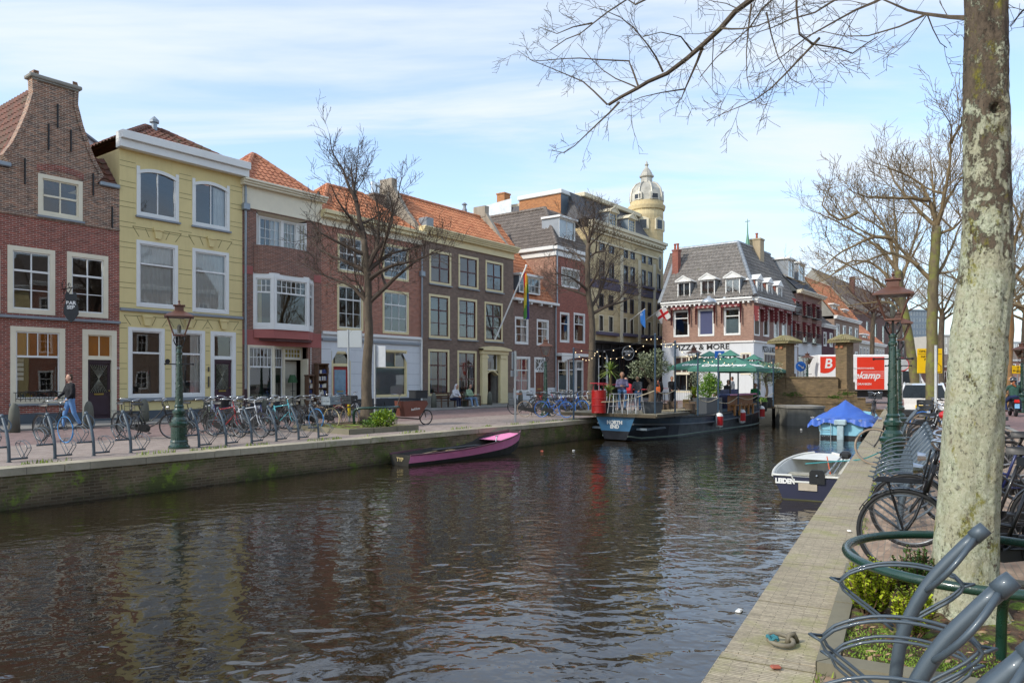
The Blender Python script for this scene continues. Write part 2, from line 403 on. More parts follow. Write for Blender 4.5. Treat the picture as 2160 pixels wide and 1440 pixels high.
def up(o):
 bm=bmesh.new();bm.from_mesh(o.data);bmesh.ops.recalc_face_normals(bm,faces=bm.faces)
 if sum(f.normal.z for f in bm.faces)<0:bmesh.ops.reverse_faces(bm,faces=bm.faces)
 bm.to_mesh(o.data);bm.free();return o
LEND=44.0
mb=MB();mb.poly([lpt(-60,QUAYN-.45,-.012),lpt(-60,-90,-.012),lpt(130,-90,-.012),lpt(130,QUAYN-.45,-.012)]);up(tag(mb.build('ground',paint('77705f',.9,.2,.3,name='far_ground')),kind='structure'))
strip_l('quay_pavement',QUAYN-.45,-20.6,0,P_WALKL)
strip_l('road',-20.6,-26.2,.0,P_ROADL)
mb=MB();a,b=-26.2,FACN-.2
mb.quad(lpt(-60,a,.004),lpt(-60,a,.07),lpt(110,a,.07),lpt(110,a,.004));mb.quad(lpt(-60,a,.07),lpt(-60,b,.07),lpt(110,b,.07),lpt(110,a,.07))
up(tag(mb.build('pavement',P_STEP),kind='structure'))
mb=MB()
for i in range(38):
 s0=-14+i*1.55;dz=random.uniform(-.008,.008);dn=random.uniform(-.01,.012)
 a0,a1=QUAYN+.03+dn,QUAYN-.45
 P=[lpt(s0+.006,a1,0),lpt(s0+1.544,a1,0),lpt(s0+1.544,a0,0),lpt(s0+.006,a0,0)]
 mb.add([(p.x,p.y,-.13)for p in P]+[(p.x,p.y,.015+dz)for p in P],[(4,5,6,7),(0,1,5,4),(1,2,6,5),(2,3,7,6),(3,0,4,7)])
tag(mb.build('quay_kerb',P_EDGEL,fixn=True),kind='structure')
mb=MB();n=90
for i in range(n):
 s0,s1=-14+i*.65,-14+(i+1)*.65
 z=[-2.2,-.75,-.4,-.12]
 for k in range(3):
  f=lambda s,zz:tuple(lpt(s,QUAYN+.02*mnoise.noise(Vector((s*1.3,zz*4,0))),zz))
  mb.quad(f(s0,z[k]),f(s1,z[k]),f(s1,z[k+1]),f(s0,z[k+1]))
QW=tag(mb.build('quay_wall',QUAYM),'mossy brick quay wall under the left bank','wall')
def strip_r(name,a,b,z,m,s0=-25,s1=48,z2=None):
 mb=MB();n=24
 for i in range(n):
  p,q=s0+(s1-s0)*i/n,s0+(s1-s0)*(i+1)/n
  mb.quad(rpt(p,a,z),rpt(q,a,z),rpt(q,b,z),rpt(p,b,z))
 return up(tag(mb.build(name,m),kind='structure'))
mb=MB();mb.poly([rpt(-60,.48,-.012),rpt(130,.7,-.012),rpt(130,160,-.012),rpt(-60,160,-.012)]);up(tag(mb.build('ground',paint('77705f',.9,.2,.3,name='far_ground')),kind='structure'))
strip_r('quay_pavement',.5,3.9,0,P_WALKR)
strip_r('road',4.05,12,0,P_ROADR,-25,110)
mb=MB()
P=[rpt(-25,3.9),rpt(90,3.9),rpt(90,4.05),rpt(-25,4.05)]
mb.add([(p.x,p.y,-.05)for p in P]+[(p.x,p.y,.03)for p in P],[(4,5,6,7),(0,1,5,4),(1,2,6,5),(2,3,7,6),(3,0,4,7)])
tag(mb.build('kerb',STONE,fixn=True),kind='structure')
mb=MB()
for i in range(26):
 s0=-12+i*2.5;dz=random.uniform(-.004,.004);dn=random.uniform(-.008,.008)
 P=[rpt(s0+.003,-.02+dn),rpt(s0+2.497,-.02+dn),rpt(s0+2.497,.5),rpt(s0+.003,.5)]
 mb.add([(p.x,p.y,-.16)for p in P]+[(p.x,p.y,.008+dz)for p in P],[(4,5,6,7),(0,1,5,4),(1,2,6,5),(2,3,7,6),(3,0,4,7)])
tag(mb.build('quay_kerb',P_EDGER,fixn=True),kind='structure')
mb=MB()
for i in range(60):mb.quad(rpt(-12+i,0,-2.2),rpt(-11+i,0,-2.2),rpt(-11+i,0,-.15),rpt(-12+i,0,-.15))
tag(mb.build('quay_wall',QUAYM),'brick quay wall under the right bank','wall')
bA,bB=lpx(1440,QUAYN-2),dep(1905,800,40.2)
bA=dep(1440,800,43.0);bA.z=0;bB.z=0
BX=Vector((bB.x-bA.x,bB.y-bA.y,0)).normalized();BY=Vector((-BX.y,BX.x,0))
mb=MB();p0=bA-BX*60;p1=bB+BX*80
mb.poly([(p0.x,p0.y,-.008),(p1.x,p1.y,-.008),(150,500,-.008),(-200,500,-.008)]);up(tag(mb.build('street',paving('square_paving','8d7a74','7d6b66','6a5f5a',.2,.1,.3),fixn=False),kind='structure'))
BRB=brick('bridge_brick','8a7252','6d5a43','75694f',var=.3,patches=('6e6f2c',.6),stain=.3)
BRD=brick('dark_clinker','5b3d33','47302b','4a4038',var=.35)
bang=math.atan2(BX.y,BX.x)
BF=Frame(bA,bang)
br=empty('bridge',bA,bang,'brown brick bridge parapet with mossy stepped end across the canal','bridge')
def bu(px):return BF.u(px)
def bz(px,py):return BF.z(px,py)
tops=[(1440,798),(1640,797),(1768,797),(1768,820),(1790,820),(1790,826),(1808,826),(1808,840),(1826,840),(1826,853),(1848,853),(1848,866),(1880,866)]
mb=MB();xs=[1440,1618,1634,1664,1768,1790,1808,1826,1848,1885];zt={1440:845,1618:845,1634:797,1664:797,1768:822,1790:828,1808:841,1826:853,1848:866}
for i in range(len(xs)-1):
 a,b=bu(xs[i]),bu(xs[i+1]);z1=bz(xs[i],zt[xs[i]])
 z0=-1.6 if xs[i]not in(1440,1618,1634)else bz(1640,861)
 mb.box(a,b,0,.5,z0,z1)
 mb.box(a,b,-.05,.55,z1+.002,z1+.07)
mb.build('parapet',BRB,br)
mb=MB();mb.box(bu(1440),bu(1470),0.3,9,-1.6,bz(1640,861));mb.box(bu(1662)+.01,bu(1662)+.4,.502,9,-1.6,0);mb.build('abutment',BRD,br)
mb=MB();mb.box(bu(1440),bu(1700),.503,9,bz(1640,861),-.02);mb.build('deck',STONE,br)
mb=MB()
for k,zz in enumerate((.3,.75,1.15)):mb.box(bu(1664)+.02,bu(1800),-.035,-.002,zz-.5,zz-.44)
mb.build('moulding',BRB,br)
def fern(parent,c,r,seed):
 rnd=random.Random(seed);m=MB()
 for k in range(90):
  a=rnd.uniform(0,6.28);q=Vector(c)+Vector((math.cos(a)*r*rnd.random()*1.6,-.05-rnd.random()*.15,rnd.uniform(-.5,.6)*r*.5))
  e=Vector((rnd.uniform(-1,1),rnd.uniform(-1,0),rnd.uniform(-.4,1))).normalized()*.09;s_=e.cross(Vector((0,1,.3))).normalized()*.03
  m.quad(q-s_,q+e*.5-s_*.4,q+e,q+s_)
 return m
for k,(px,py,rr)in enumerate([(1672,832,.42),(1760,838,.28),(1782,830,.35)]):
 o=dep(px,py,bA.y+(px-1440)*(bB.y-bA.y)/465-.25)
 f_=fern(None,(0,0,0),rr,px).build('fern',paint('47651d',.7,.3,6,name='fern_leaf'));f_.location=o;f_.rotation_euler.z=bang
 tag(f_,['bright green ferns growing on the bridge wall right of the terrace boat','small fern tuft on the bridge wall left of the second pillar foot','green fern clump on the bridge wall under the second pillar'][k],'plant','ferns on the bridge wall')
def pillar(px0,px1,pxm,ybot,ytop,label):
 d0=bA.y+(pxm-1440)*(bB.y-bA.y)/465
 c=dep(pxm,ybot,d0);zb=c.z;ztop=dep(pxm,ytop,d0).z;wl=(pxm-px0)/FOC*d0*1.28;wr=(px1-pxm)/FOC*d0*1.28
 r=empty('bridge_pillar',(c.x,c.y,0),R(38),label,'pillar','brick pillars on the bridge')
 m1=MB();
 M1=Matrix.Identity(4)
 m1.box(0,wr,0,wl,zb-.6,ztop);m1.box(-.06,wr+.06,-.06,wl+.06,zb-.6,zb+.25)
 m1.build('shaft',BRB,r)
 m2=MB();hz=ztop
 for k in range(5):m2.box(wr*.14+k*wr*.16,wr*.2+k*wr*.16,-.02,-.004,zb+.3,ztop-.1)if False else None
 m3=MB();ov=.32;e=[(-ov,-ov),(wr+ov,-ov),(wr+ov,wl+ov),(-ov,wl+ov)]
 i=[(wr*.3,wl*.3),(wr*.7,wl*.3),(wr*.7,wl*.7),(wr*.3,wl*.7)]
 m3.add([(x,y,hz)for x,y in e]+[(x,y,hz+.08)for x,y in e]+[(x,y,hz+.42)for x,y in i],[(0,3,2,1)]+[(k,(k+1)%4,4+(k+1)%4,4+k)for k in range(4)]+[(4+k,4+(k+1)%4,8+(k+1)%4,8+k)for k in range(4)]+[(8,9,10,11)])
 for q in range(4):
  A,B_=Vector((*e[q],hz+.1)),Vector((*e[(q+1)%4],hz+.1));Ci,Di=Vector((*i[q],hz+.44)),Vector((*i[(q+1)%4],hz+.44))
  for k in range(8):m3.tube([A.lerp(B_,(k+.5)/8),Ci.lerp(Di,(k+.5)/8)],[.07,.05],6)
 m3.build('tiled_cap',tile_mat('mossy_cap_tile','6f6446','8a8060','7f7c4a',.5),r)
 m4=MB()
 for k in range(2):m4.box(-.062-.004,-.004,.2+k*.28,.36+k*.28,ztop-.3,ztop-.14)
 m4.build('vent',paint('a0684a',.8,name='terracotta'),r)
 return r
pillar(1638,1683,1658,797,724,'brick bridge pillar with mossy tiled cap beside the green parasols')
pillar(1767,1808,1786,815,722,'brick bridge pillar with mossy tiled cap in front of the red and white truck')
pier=empty('bridge_pier',dep(1693,893,38.6)*1,0,'round grey concrete bridge pier standing in the water','pier')
pier.location.z=0
pm=MB();n=14
prof=[(-1.0+1.9*t/n,-.55-.5*math.sin(math.pi*t/n))for t in range(n+1)]+[(.9,1.2),(-1.0,1.2)]
pm.prism([(x,y)for x,y in prof],-2,.14,'z');pm.build('shaft',stucco('pier_concrete','6b6a63',.3,.4),pier,fixn=True)
pm=MB();pm.prism([(x*1.04,y*1.04-.02)for x,y in prof],.142,.26,'z');pm.build('coping',STONE,pier,fixn=True)
# ------ house tools
def win_geo(parent,M,W,H,fc=WHITE,sc_=WHITE,fw=.1,trans=None,up_=(1,1),lo=(1,1),arch=0,curtain=None,sill=None,mt=.028,sw=.05,proud=.02,tth=.07,glass=GLASS,cm=None,name='window',bottom=None,chamfer=0):
 """a window: frame and sash bars one mesh, its pane, curtain and sill below it. local x right, y inward, z up"""
 m=MB();y0,y1=-proud,.11
 m.cur=0
 fb=fw if bottom is None else bottom
 m.box(0,fw,y0,y1,0,H);m.box(W-fw,W,y0,y1,0,H);m.box(fw,W-fw,y0,y1,0,fb)
 if arch:
  n=10;pts=[]
  for i in range(n+1):
   t=i/n;x=t*W;a=arch*(1-(2*t-1)**2)-arch
   pts.append((x,a))
  for i in range(n):
   (xa,za),(xb,zb)=pts[i],pts[i+1]
   m.add([(xa,y0-.012,H+za-fw),(xb,y0-.012,H+zb-fw),(xb,y0-.012,H+zb),(xa,y0-.012,H+za),(xa,y1,H+za-fw),(xb,y1,H+zb-fw),(xb,y1,H+zb),(xa,y1,H+za)],[(0,1,2,3),(0,4,5,1),(3,2,6,7)])
 else:
  m.box(fw,W-fw,y0,y1,H-fw,H)
 m.cur=1;ys,ye=.03,.085;x0,x1,z0,z1=fw,W-fw,fb,H-fw
 m.box(x0-.001,x0+sw,ys,ye,z0,z1+(0 if not arch else 0));m.box(x1-sw,x1+.001,ys,ye,z0,z1)
 m.box(x0+sw,x1-sw,ys,ye,z0-.001,z0+sw);m.box(x0+sw,x1-sw,ys,ye,z1-sw,z1+.001)if not arch else None
 zt=z1-(z1-z0)*trans if trans else None
 if zt:m.box(x0+sw,x1-sw,ys-.012,ye,zt-tth/2,zt+tth/2)
 secs=[(zt+tth/2,z1-sw*(not arch),up_),(z0+sw,zt-tth/2,lo)]if zt else[(z0+sw,z1-sw*(not arch),lo)]
 for za,zb,(c,r)in secs:
  for i in range(1,c):
   x=x0+sw+(x1-x0-2*sw)*i/c;k=mt*(1.6 if c==2 else 1)
   m.box(x-k/2,x+k/2,ys+.006,ye-.006,za,zb)
  for j in range(1,r):
   z=za+(zb-za)*j/r;m.box(x0+sw,x1-sw,ys+.009,ye-.009,z-mt/2,z+mt/2)
 wdw=m.build(name,[fc,sc_],parent,M=M)
 g=MB();g.quad((x0,.06,z0),(x1,.06,z0),(x1,.06,z1+arch*0),(x0,.06,z1));g.build('pane',glass,wdw,M=M)
 if curtain:
  c=MB();cmat=cm or CURT
  def sheet(xa,xb,za,zb,amp=.022,fr=34):c.grid(lambda u,v:(xa+(xb-xa)*u,.15+amp*math.sin(fr*(xa+(xb-xa)*u)+1.3*math.sin(3*u)),za+(zb-za)*v),max(6,int((xb-xa)*40)),1)
  if curtain=='full':sheet(x0-.03,x1+.03,z0-.05,z1+.05)
  elif curtain=='sides':sheet(x0,x0+(x1-x0)*.22,z0,z1);sheet(x1-(x1-x0)*.2,x1,z0,z1)
  elif curtain=='right':sheet(x1-(x1-x0)*.38,x1,z0,z1)
  elif curtain=='left':sheet(x0,x0+(x1-x0)*.35,z0,z1)
  elif curtain=='blind':
   nsl=int((z1-z0)/.06)
   for i in range(nsl):c.quad((x0,.16,z0+i*.06),(x1,.16,z0+i*.06),(x1,.13,z0+i*.06+.052),(x0,.13,z0+i*.06+.052))
  elif curtain=='low':c.quad((x0,.1,z0),(x1,.1,z0),(x1,.1,z0+(z1-z0)*.6),(x0,.1,z0+(z1-z0)*.6))
  elif curtain=='top':c.quad((x0,.1,zt or z0),(x1,.1,zt or z0),(x1,.1,z1),(x0,.1,z1))
  elif curtain=='board':c.quad((x0,.05,z0),(x1,.05,z0),(x1,.05,z1),(x0,.05,z1))
  c.build('curtain' if curtain in('full','sides','right','left')else 'blind',cmat,wdw,M=M,smooth=curtain=='full')
 if sill:
  q=MB();q.box(-.05,W+.05,-.1,.0-proud-.001,-.07,0.0);q.box(0,W,-.04,.1,-.07,-.002);q.build('sill',sill,wdw,M=M)
 return wdw
def T(x,y,z):return Matrix.Translation((x,y,z))
def RZ(a):return Matrix.Rotation(a,4,'Z')
class House:
 def __init__(s,name,label,F,ua,ub,cat='house'):
  s.F,s.ua,s.W=F,ua,ub-ua;p=F.o+F.x*ua
  s.root=empty(name,p,F.a,label,cat);s.holes=[];s.F2=Frame(p,F.a);s.sp=[]
 def u(s,px,y0=0):return s.F2.u(px,y0)
 def z(s,px,py,y0=0):return s.F2.z(px,py,y0)
 def win(s,x0,yt,x1,yb,y0=0,hole=True,**k):
  ua,zt=s.F2.hit(x0,yt,y0);ub=s.u(x1,y0);zb=s.z(x0,yb,y0)
  if hole:s.holes.append((ua,ub,zb,zt))
  if k.get('arch'):s.sp.append((ua,ub,zt,k['arch']))
  return win_geo(s.root,T(ua,y0,zb),ub-ua,zt-zb,**k)
 def door(s,x0,yt,x1,yb,fan=None,fc=WHITE,dm=MAROON,fw=.1,upc=1,glassy=False,panels=2,recess=.1,fancur=None,fancm=None,z0=.1,fanrows=1,leaf=True,arch=0,inner=None):
  ua,zt=s.F2.hit(x0,yt);ub=s.u(x1);zb=z0;W=ub-ua;s.holes.append((ua,ub,zb,zt))
  zf=s.z(x0,fan)if fan else None
  m=MB();m.box(0,fw,-.02,.12,0,zt-zb);m.box(W-fw,W,-.02,.12,0,zt-zb);m.box(fw,W-fw,-.02,.12,zt-zb-fw,zt-zb)
  if zf:m.box(fw,W-fw,-.02,.12,zf-zb-.05,zf-zb+.05)
  fr=m.build('door_frame',fc,s.root,M=T(ua,0,zb))
  if zf:win_geo(s.root,T(ua+fw+.001,.02,zf+.05),W-2*fw-.002,zt-zf-fw-.052,fc=fc,sc_=fc,fw=.025,sw=.02,lo=(upc,fanrows),curtain=fancur,cm=fancm,name='fanlight',proud=.0)
  top=(zf-.05 if zf else zt-fw)-zb
  if not leaf:return fr
  m=MB();a,b=fw+.002,W-fw-.002;m.box(a,b,recess,recess+.05,.002,top)
  w_=b-a
  m.cur=0
  def panel(xa,xb,za,zb_):m.bbox(xa,xb,recess-.02,recess+.001,za,zb_,.012)
  if glassy:
   panel(a+.08,b-.08,.12,top*.38)
   for xa,xb,za,zb_ in((a,a+.09,0,top),(b-.09,b,0,top)):m.box(xa,xb,recess-.018,recess-.001,za+.003,zb_)
   m.bbox(a,b,recess-.05,recess-.002,top-.14,top,.01)
  else:
   nr=panels;
   for i in range(nr):
    za=.1+(top-.15)*i/nr;panel(a+.07,a+w_/2-.03,za+.04,za+(top-.15)/nr-.04);panel(a+w_/2+.03,b-.07,za+.04,za+(top-.15)/nr-.04)
  d=m.build('door',dm,s.root,M=T(ua,0,zb))
  if glassy:
   g=MB();g.quad((a+.12,recess-.012,top*.44),(b-.12,recess-.012,top*.44),(b-.12,recess-.012,top-.2),(a+.12,recess-.012,top-.2));g.build('door_pane',paint('22241f',.08,.5,14,name='leaded_glass'),d,M=T(ua,0,zb))
   g=MB()
   xx0,xx1,za,zb_=a+.12,b-.12,top*.44,top-.2
   for k in range(9):
    t=k/8;g.tube([(xx0+(xx1-xx0)*t,recess-.02,za),(xx1-(xx1-xx0)*t,recess-.02,zb_)],.006,4)
   g.build('grille',paint('8c8a7a',.4,name='lead_came'),d,M=T(ua,0,zb))
  g=MB();g.ball((b-.06,recess-.05,top*.47),.03,5);g.box(a+w_*.3,b-w_*.3,recess-.035,recess-.021,top*.40,top*.40+.06);g.build('handle',paint('9c8a4c',.35,metal=.8,name='brass'),d,M=T(ua,0,zb))
  return d
 def walls(s,z1,mats,zones=((0,0),),depth=9,lim=None,z0=0,sidez=None,gable=None,left=True,right=True,reveal=.12):
  """zones: (from z, material index)"""
  m=MB();W=s.W
  zs={z0,z1}|{z for z,_ in zones if z0<z<z1};us={0,W}
  H=[(max(a,0),min(b,W),max(c,z0),min(d,z1))for a,b,c,d in s.holes if c<z1]
  for a,b,c,d in H:zs|={c,d};us|={a,b}
  zs=sorted(zs);us=sorted(us)
  def zi(z):
   r=0
   for zz,k in zones:
    if z>=zz-1e-6:r=k
   return r
  for j in range(len(zs)-1):
   za,zb=zs[j],zs[j+1]
   if zb-za<1e-5:continue
   zm=(za+zb)/2;m.cur=zi(zm)
   run=None
   for i in range(len(us)-1):
    um=(us[i]+us[i+1])/2
    solid=not any(a<um<b and c<zm<d for a,b,c,d in H)
    if solid and run is None:run=us[i]
    if not solid and run is not None:m.quad((run,0,za),(us[i],0,za),(us[i],0,zb),(run,0,zb));run=None
   if run is not None:m.quad((run,0,za),(W,0,za),(W,0,zb),(run,0,zb))
  for a,b,c,d in H:
   m.cur=zi((c+d)/2);y=reveal
   m.quad((a,0,c),(a,0,d),(a,y,d),(a,y,c));m.quad((b,0,d),(b,0,c),(b,y,c),(b,y,d))
   m.quad((a,0,d),(b,0,d),(b,y,d),(a,y,d));m.quad((b,0,c),(a,0,c),(a,y,c),(b,y,c))
  for a,b,zt,ar in s.sp:
   m.cur=zi(zt-.01);n=10
   for i in range(n):
    t0,t1=i/n,(i+1)/n;f=lambda t:zt+ar*(1-(2*t-1)**2)-ar
    m.quad((a+(b-a)*t0,-.001,f(t0)),(a+(b-a)*t1,-.001,f(t1)),(a+(b-a)*t1,-.001,zt+.002),(a+(b-a)*t0,-.001,zt+.002))
  m.cur=zi(z1-.01)
  if gable:m.poly([(x,0,z)for x,z in gable])
  sz=sidez or z1
  if left:m.quad((0,depth,0),(0,0,0),(0,0,sz),(0,depth,sz))
  if right:m.quad((W,0,0),(W,depth,0),(W,depth,sz),(W,0,sz))
  m.quad((W,depth,0),(0,depth,0),(0,depth,sz),(W,depth,sz))
  wl=m.build('wall',mats,s.root)
  r=MB();r.quad((0,2.4,0),(W,2.4,0),(W,2.4,z1),(0,2.4,z1))
  z=3.4
  while z<z1:r.quad((.02,.45,z),(W-.02,.45,z),(W-.02,2.4,z),(.02,2.4,z));z+=3.1
  r.quad((.02,.2,0),(.02,2.4,0),(.02,2.4,z1),(.02,.2,z1));r.quad((W-.02,.2,0),(W-.02,2.4,0),(W-.02,2.4,z1),(W-.02,.2,z1))
  r.build('interior',ROOM,wl)
  return wl
 def cornice(s,z0,z1,m,out=.35,ext=.05,frieze=None,fm=None,steps=3,dent=0,left=0,right=0):
  b=MB();W=s.W
  for i in range(steps):
   t0,t1=i/steps,(i+1)/steps;o=out*(.45+.55*t1)
   b.bbox(-ext-left,W+ext+right,-o,.05,z0+(z1-z0)*t0+.0005,z0+(z1-z0)*t1,.012)
  if dent:
   x=.1
   while x<W:b.box(x,x+.12,-out*.75,-.01,z0-.14,z0-.001);x+=dent
  c=b.build('cornice',m,s.root)
  if frieze:
   f=MB();f.box(0.002,W-.002,-.05,-.002,frieze,z0-.0005);f.box(-.02,W+.02,-.09,-.051,frieze,frieze+.07);f.build('frieze',fm or m,s.root)
  return c
 def band(s,z0,z1,m,out=.06,name='ledge',x0=None,x1=None):
  b=MB();b.bbox(0 if x0 is None else x0,s.W if x1 is None else x1,-out,-.002,z0,z1,.01);return b.build(name,m,s.root)
 def pipe(s,x,z0,z1,m=ZINC,hop=None,y=-.1,foot=None):
  b=MB();b.tube([(x,y,z0),(x,y,z1)],.05,8)
  for z in(z0+1,(z0+z1)/2,z1-.5):b.tube([(x,y,z),(x,y,z+.06)],.062,8)
  if hop:b.bbox(x-.16,x+.16,y-.14,y+.09,hop-.3,hop,.03)
  d=b.build('downpipe',m,s.root)
  return d
def tiles(mb,P0,U,V,Wd,Ln,inside=None,tw=.27,th=.34,amp=.06,nu=4):
 P0,U,V=Vector(P0),Vector(U).normalized(),Vector(V).normalized();Nn=U.cross(V)
 cu=max(1,int(Wd/tw));tw=Wd/cu;rv=max(1,int(Ln/th));th=Ln/rv
 pts=[];rows=[]
 for j in range(rv):
  for t in(0,1):rows.append((j*th+t*th*.999,amp*(1-t)*.55,j))
 o=len(mb.v);nc=cu*nu+1
 for v,h,j in rows:
  for i in range(nc):
   ph=2*math.pi*i/nu;q=P0+U*(i*tw/nu)+V*v+Nn*(h+amp*(.5+.5*math.cos(ph))+.008*mnoise.noise(Vector((i//nu*3.1,j*2.7,0))))
   mb.v.append((q.x,q.y,q.z))
 for a in range(len(rows)-1):
  for i in range(nc-1):
   if inside and not inside((i+.5)*tw/nu,(rows[a][0]+rows[a+1][0])/2):continue
   mb.f.append((o+a*nc+i,o+a*nc+i+1,o+(a+1)*nc+i+1,o+(a+1)*nc+i));mb.mi.append(mb.cur)
 return mb
def ridge(mb,a,b,r=.12,seg=.35):
 a,b=Vector(a),Vector(b);n=max(2,int((b-a).length/seg))
 for k in range(n):mb.tube([a.lerp(b,k/n),a.lerp(b,(k+1.05)/n)],[r*1.08,r*.95],7)
def front_roof(H,z0,rise,run,m,hipl=0,hipr=0,over=.2,back=True,name='roof',ridgem=None):
 """roof with its eave along the street; hips given as metres of ridge set in"""
 W=H.W;Ln=math.hypot(rise,run);V=(0,run,rise);mb=MB()
 ins=lambda u,v:(hipl*v/Ln)<=u+.05 and u-.05<=W-hipr*v/Ln
 tiles(mb,(0,-over*0+.0,z0),(1,0,0),V,W,Ln,ins)
 L_,R_=hipl,W-hipr
 mb.poly([(W,2*run,z0),(0,2*run,z0),(L_,run,z0+rise),(R_,run,z0+rise)])
 if hipl:
  vv=Vector((hipl,0,rise));l2=vv.length
  tiles(mb,(0,2*run,z0),(0,-1,0),vv,2*run,l2,lambda u,v:run*v/l2<=u+.05 and u-.05<=2*run-run*v/l2)
 if hipr:
  vv=Vector((-hipr,0,rise));l2=vv.length
  tiles(mb,(W,0,z0),(0,1,0),vv,2*run,l2,lambda u,v:run*v/l2<=u+.05 and u-.05<=2*run-run*v/l2)
 rf=mb.build(name,m,H.root)
 rb=MB();ridge(rb,(L_,run,z0+rise+.04),(R_,run,z0+rise+.04))
 if hipl:ridge(rb,(0,0,z0+.05),(L_,run,z0+rise+.05));ridge(rb,(0,2*run,z0+.05),(L_,run,z0+rise+.05))
 if hipr:ridge(rb,(W,0,z0+.05),(R_,run,z0+rise+.05))
 rb.build('ridge',ridgem or m,rf)
 if not hipl or not hipr:
  g=MB()
  if not hipl:g.poly([(.001,0,z0),(.001,run,z0+rise),(.001,2*run,z0)])
  if not hipr:g.poly([(W-.001,0,z0),(W-.001,run,z0+rise),(W-.001,2*run,z0)])
  g.build('gable_wall',STONE,H.root)
 return rf
def chimney(H,x,y,w_,d_,z0,z1,m,pots=0,parent=None):
 b=MB();b.box(x,x+w_,y,y+d_,z0,z1);b.box(x-.05,x+w_+.05,y-.05,y+d_+.05,z1,z1+.12)
 c=b.build('chimney',m,parent or H.root)
 if pots:
  q=MB()
  for k in range(pots):q.lathe([(.1,0),(.09,.4),(.13,.42),(.12,.5)],8,(x+w_*(k+.5)/pots,y+d_/2,z1+.12))
  q.build('chimney_pot',paint('a0563a',.7,name='terracotta_pot'),c)
 return c
def dormer(H,x0,x1,z0,z1,yf,depth,fc=WHITE,cheek=LEAD,pediment=False,lo=(2,2),trans=None,cur=None,up_=(2,1)):
 r=MB();W=x1-x0;r.quad((x0,yf,z0),(x0,yf+depth,z0),(x0,yf+depth,z1),(x0,yf,z1));r.quad((x1,yf+depth,z0),(x1,yf,z0),(x1,yf,z1),(x1,yf+depth,z1))
 r.quad((x0,yf+.4,z0),(x1,yf+.4,z0),(x1,yf+.4,z1),(x0,yf+.4,z1))
 d=r.build('dormer',cheek,H.root)
 t=MB()
 if pediment:
  xm=(x0+x1)/2;o=.12
  t.prism([(x0-o,z1+.08),(x1+o,z1+.08),(xm,z1+.08+W*.3)],yf-.15,yf+depth,'y');t.bbox(x0-o-.02,x1+o+.02,yf-.18,yf+depth,z1,z1+.08,.01)
  t.prism([(x0-o-.06,z1+.09),(xm,z1+.16+W*.32),(xm,z1+.07+W*.32),(x0-o+.1,z1+.085)],yf-.2,yf-.151,'y');t.prism([(x1+o+.06,z1+.09),(xm,z1+.16+W*.32),(xm,z1+.07+W*.32),(x1+o-.1,z1+.085)],yf-.2,yf-.151,'y')
 else:t.bbox(x0-.14,x1+.14,yf-.2,yf+depth,z1,z1+.16,.02)
 t.build('dormer_roof',fc,d,fixn=True)
 win_geo(H.root,T(x0+.002,yf,z0),W-.004,z1-z0-.001,fc=fc,sc_=fc,fw=.06,sw=.035,lo=lo,up_=up_,trans=trans,curtain=cur,name='dormer_window')
 return d
 # ------ the houses on the left bank
LF=Frame(lpt(0,FACN),LANG)
def LU(px):return LF.u(px)
B1=brick('red_brick','95493a','783a31','ab9a8c',var=.35,stain=.18)
B1U=brick('old_mixed_brick','94674f','604c44','b8ab98',var=.5,stain=.15)
B3=brick('purple_brown_brick','8a5a48','704a3e','998b80',var=.3,bh=.06,stain=.15)
B4=brick('orange_red_brick','a8634a','8d5040','b3a392',var=.35,patches=('b9a99a',.66),stain=.2)
B5=brick('dark_brown_brick','7c6354','634f44','8d8277',var=.25,patches=('8d8178',.74),stain=.2)
B6=brick('speckled_brown_brick','84665a','6e534a','7c6f66',var=.35,patches=('b5aca0',.7),stain=.2)
B7=brick('red_house_brick','9a5546','86463a','8a7468',var=.2,patches=('b98f7c',.66),stain=.15)
B7S=brick('sidewall_brick','b08670','966a58','9c8677',var=.25,patches=('c9a48c',.58),stain=.25)
BORG=brick('orange_new_brick','b3703f','9a5c34','a58c6a',var=.25,stain=.08)
YEL=stucco('yellow_ochre_stucco','d8c68e',.08,.12);YLINE=paint('7f7850',.8,name='groove_paint')
T_RED=tile_mat('red_roof_tile','9c5f46','bd8160','7a5a40',.66)
T_ORG=tile_mat('orange_roof_tile','aa6644','cc8c64','7a5a40',.7)
T_DRK=tile_mat('old_dark_tile','55392f','7c4a38','4b4630',.5)
T_GRY=tile_mat('grey_brown_tile','5c544e','766c64','5b5a48',.75)
SLATE=tile_mat('slate','4a4b4f','5b5c60','6b6450',.7)
PLINB=paint('4c545b',.7,.12,2,name='blue_grey_plinth')
PLIND=paint('33353a',.7,.15,2,name='dark_plinth')
WALLW=stucco('white_painted_wall','cfd2d4',.07,.1)
PINK=stucco('pink_red_plaster','a3605a',.15)
ORBL=paint('c9780c',.7,.15,3,name='orange_blind')
BRN=paint('4c1c19',.4,.1,3,name='brown_red_sash')
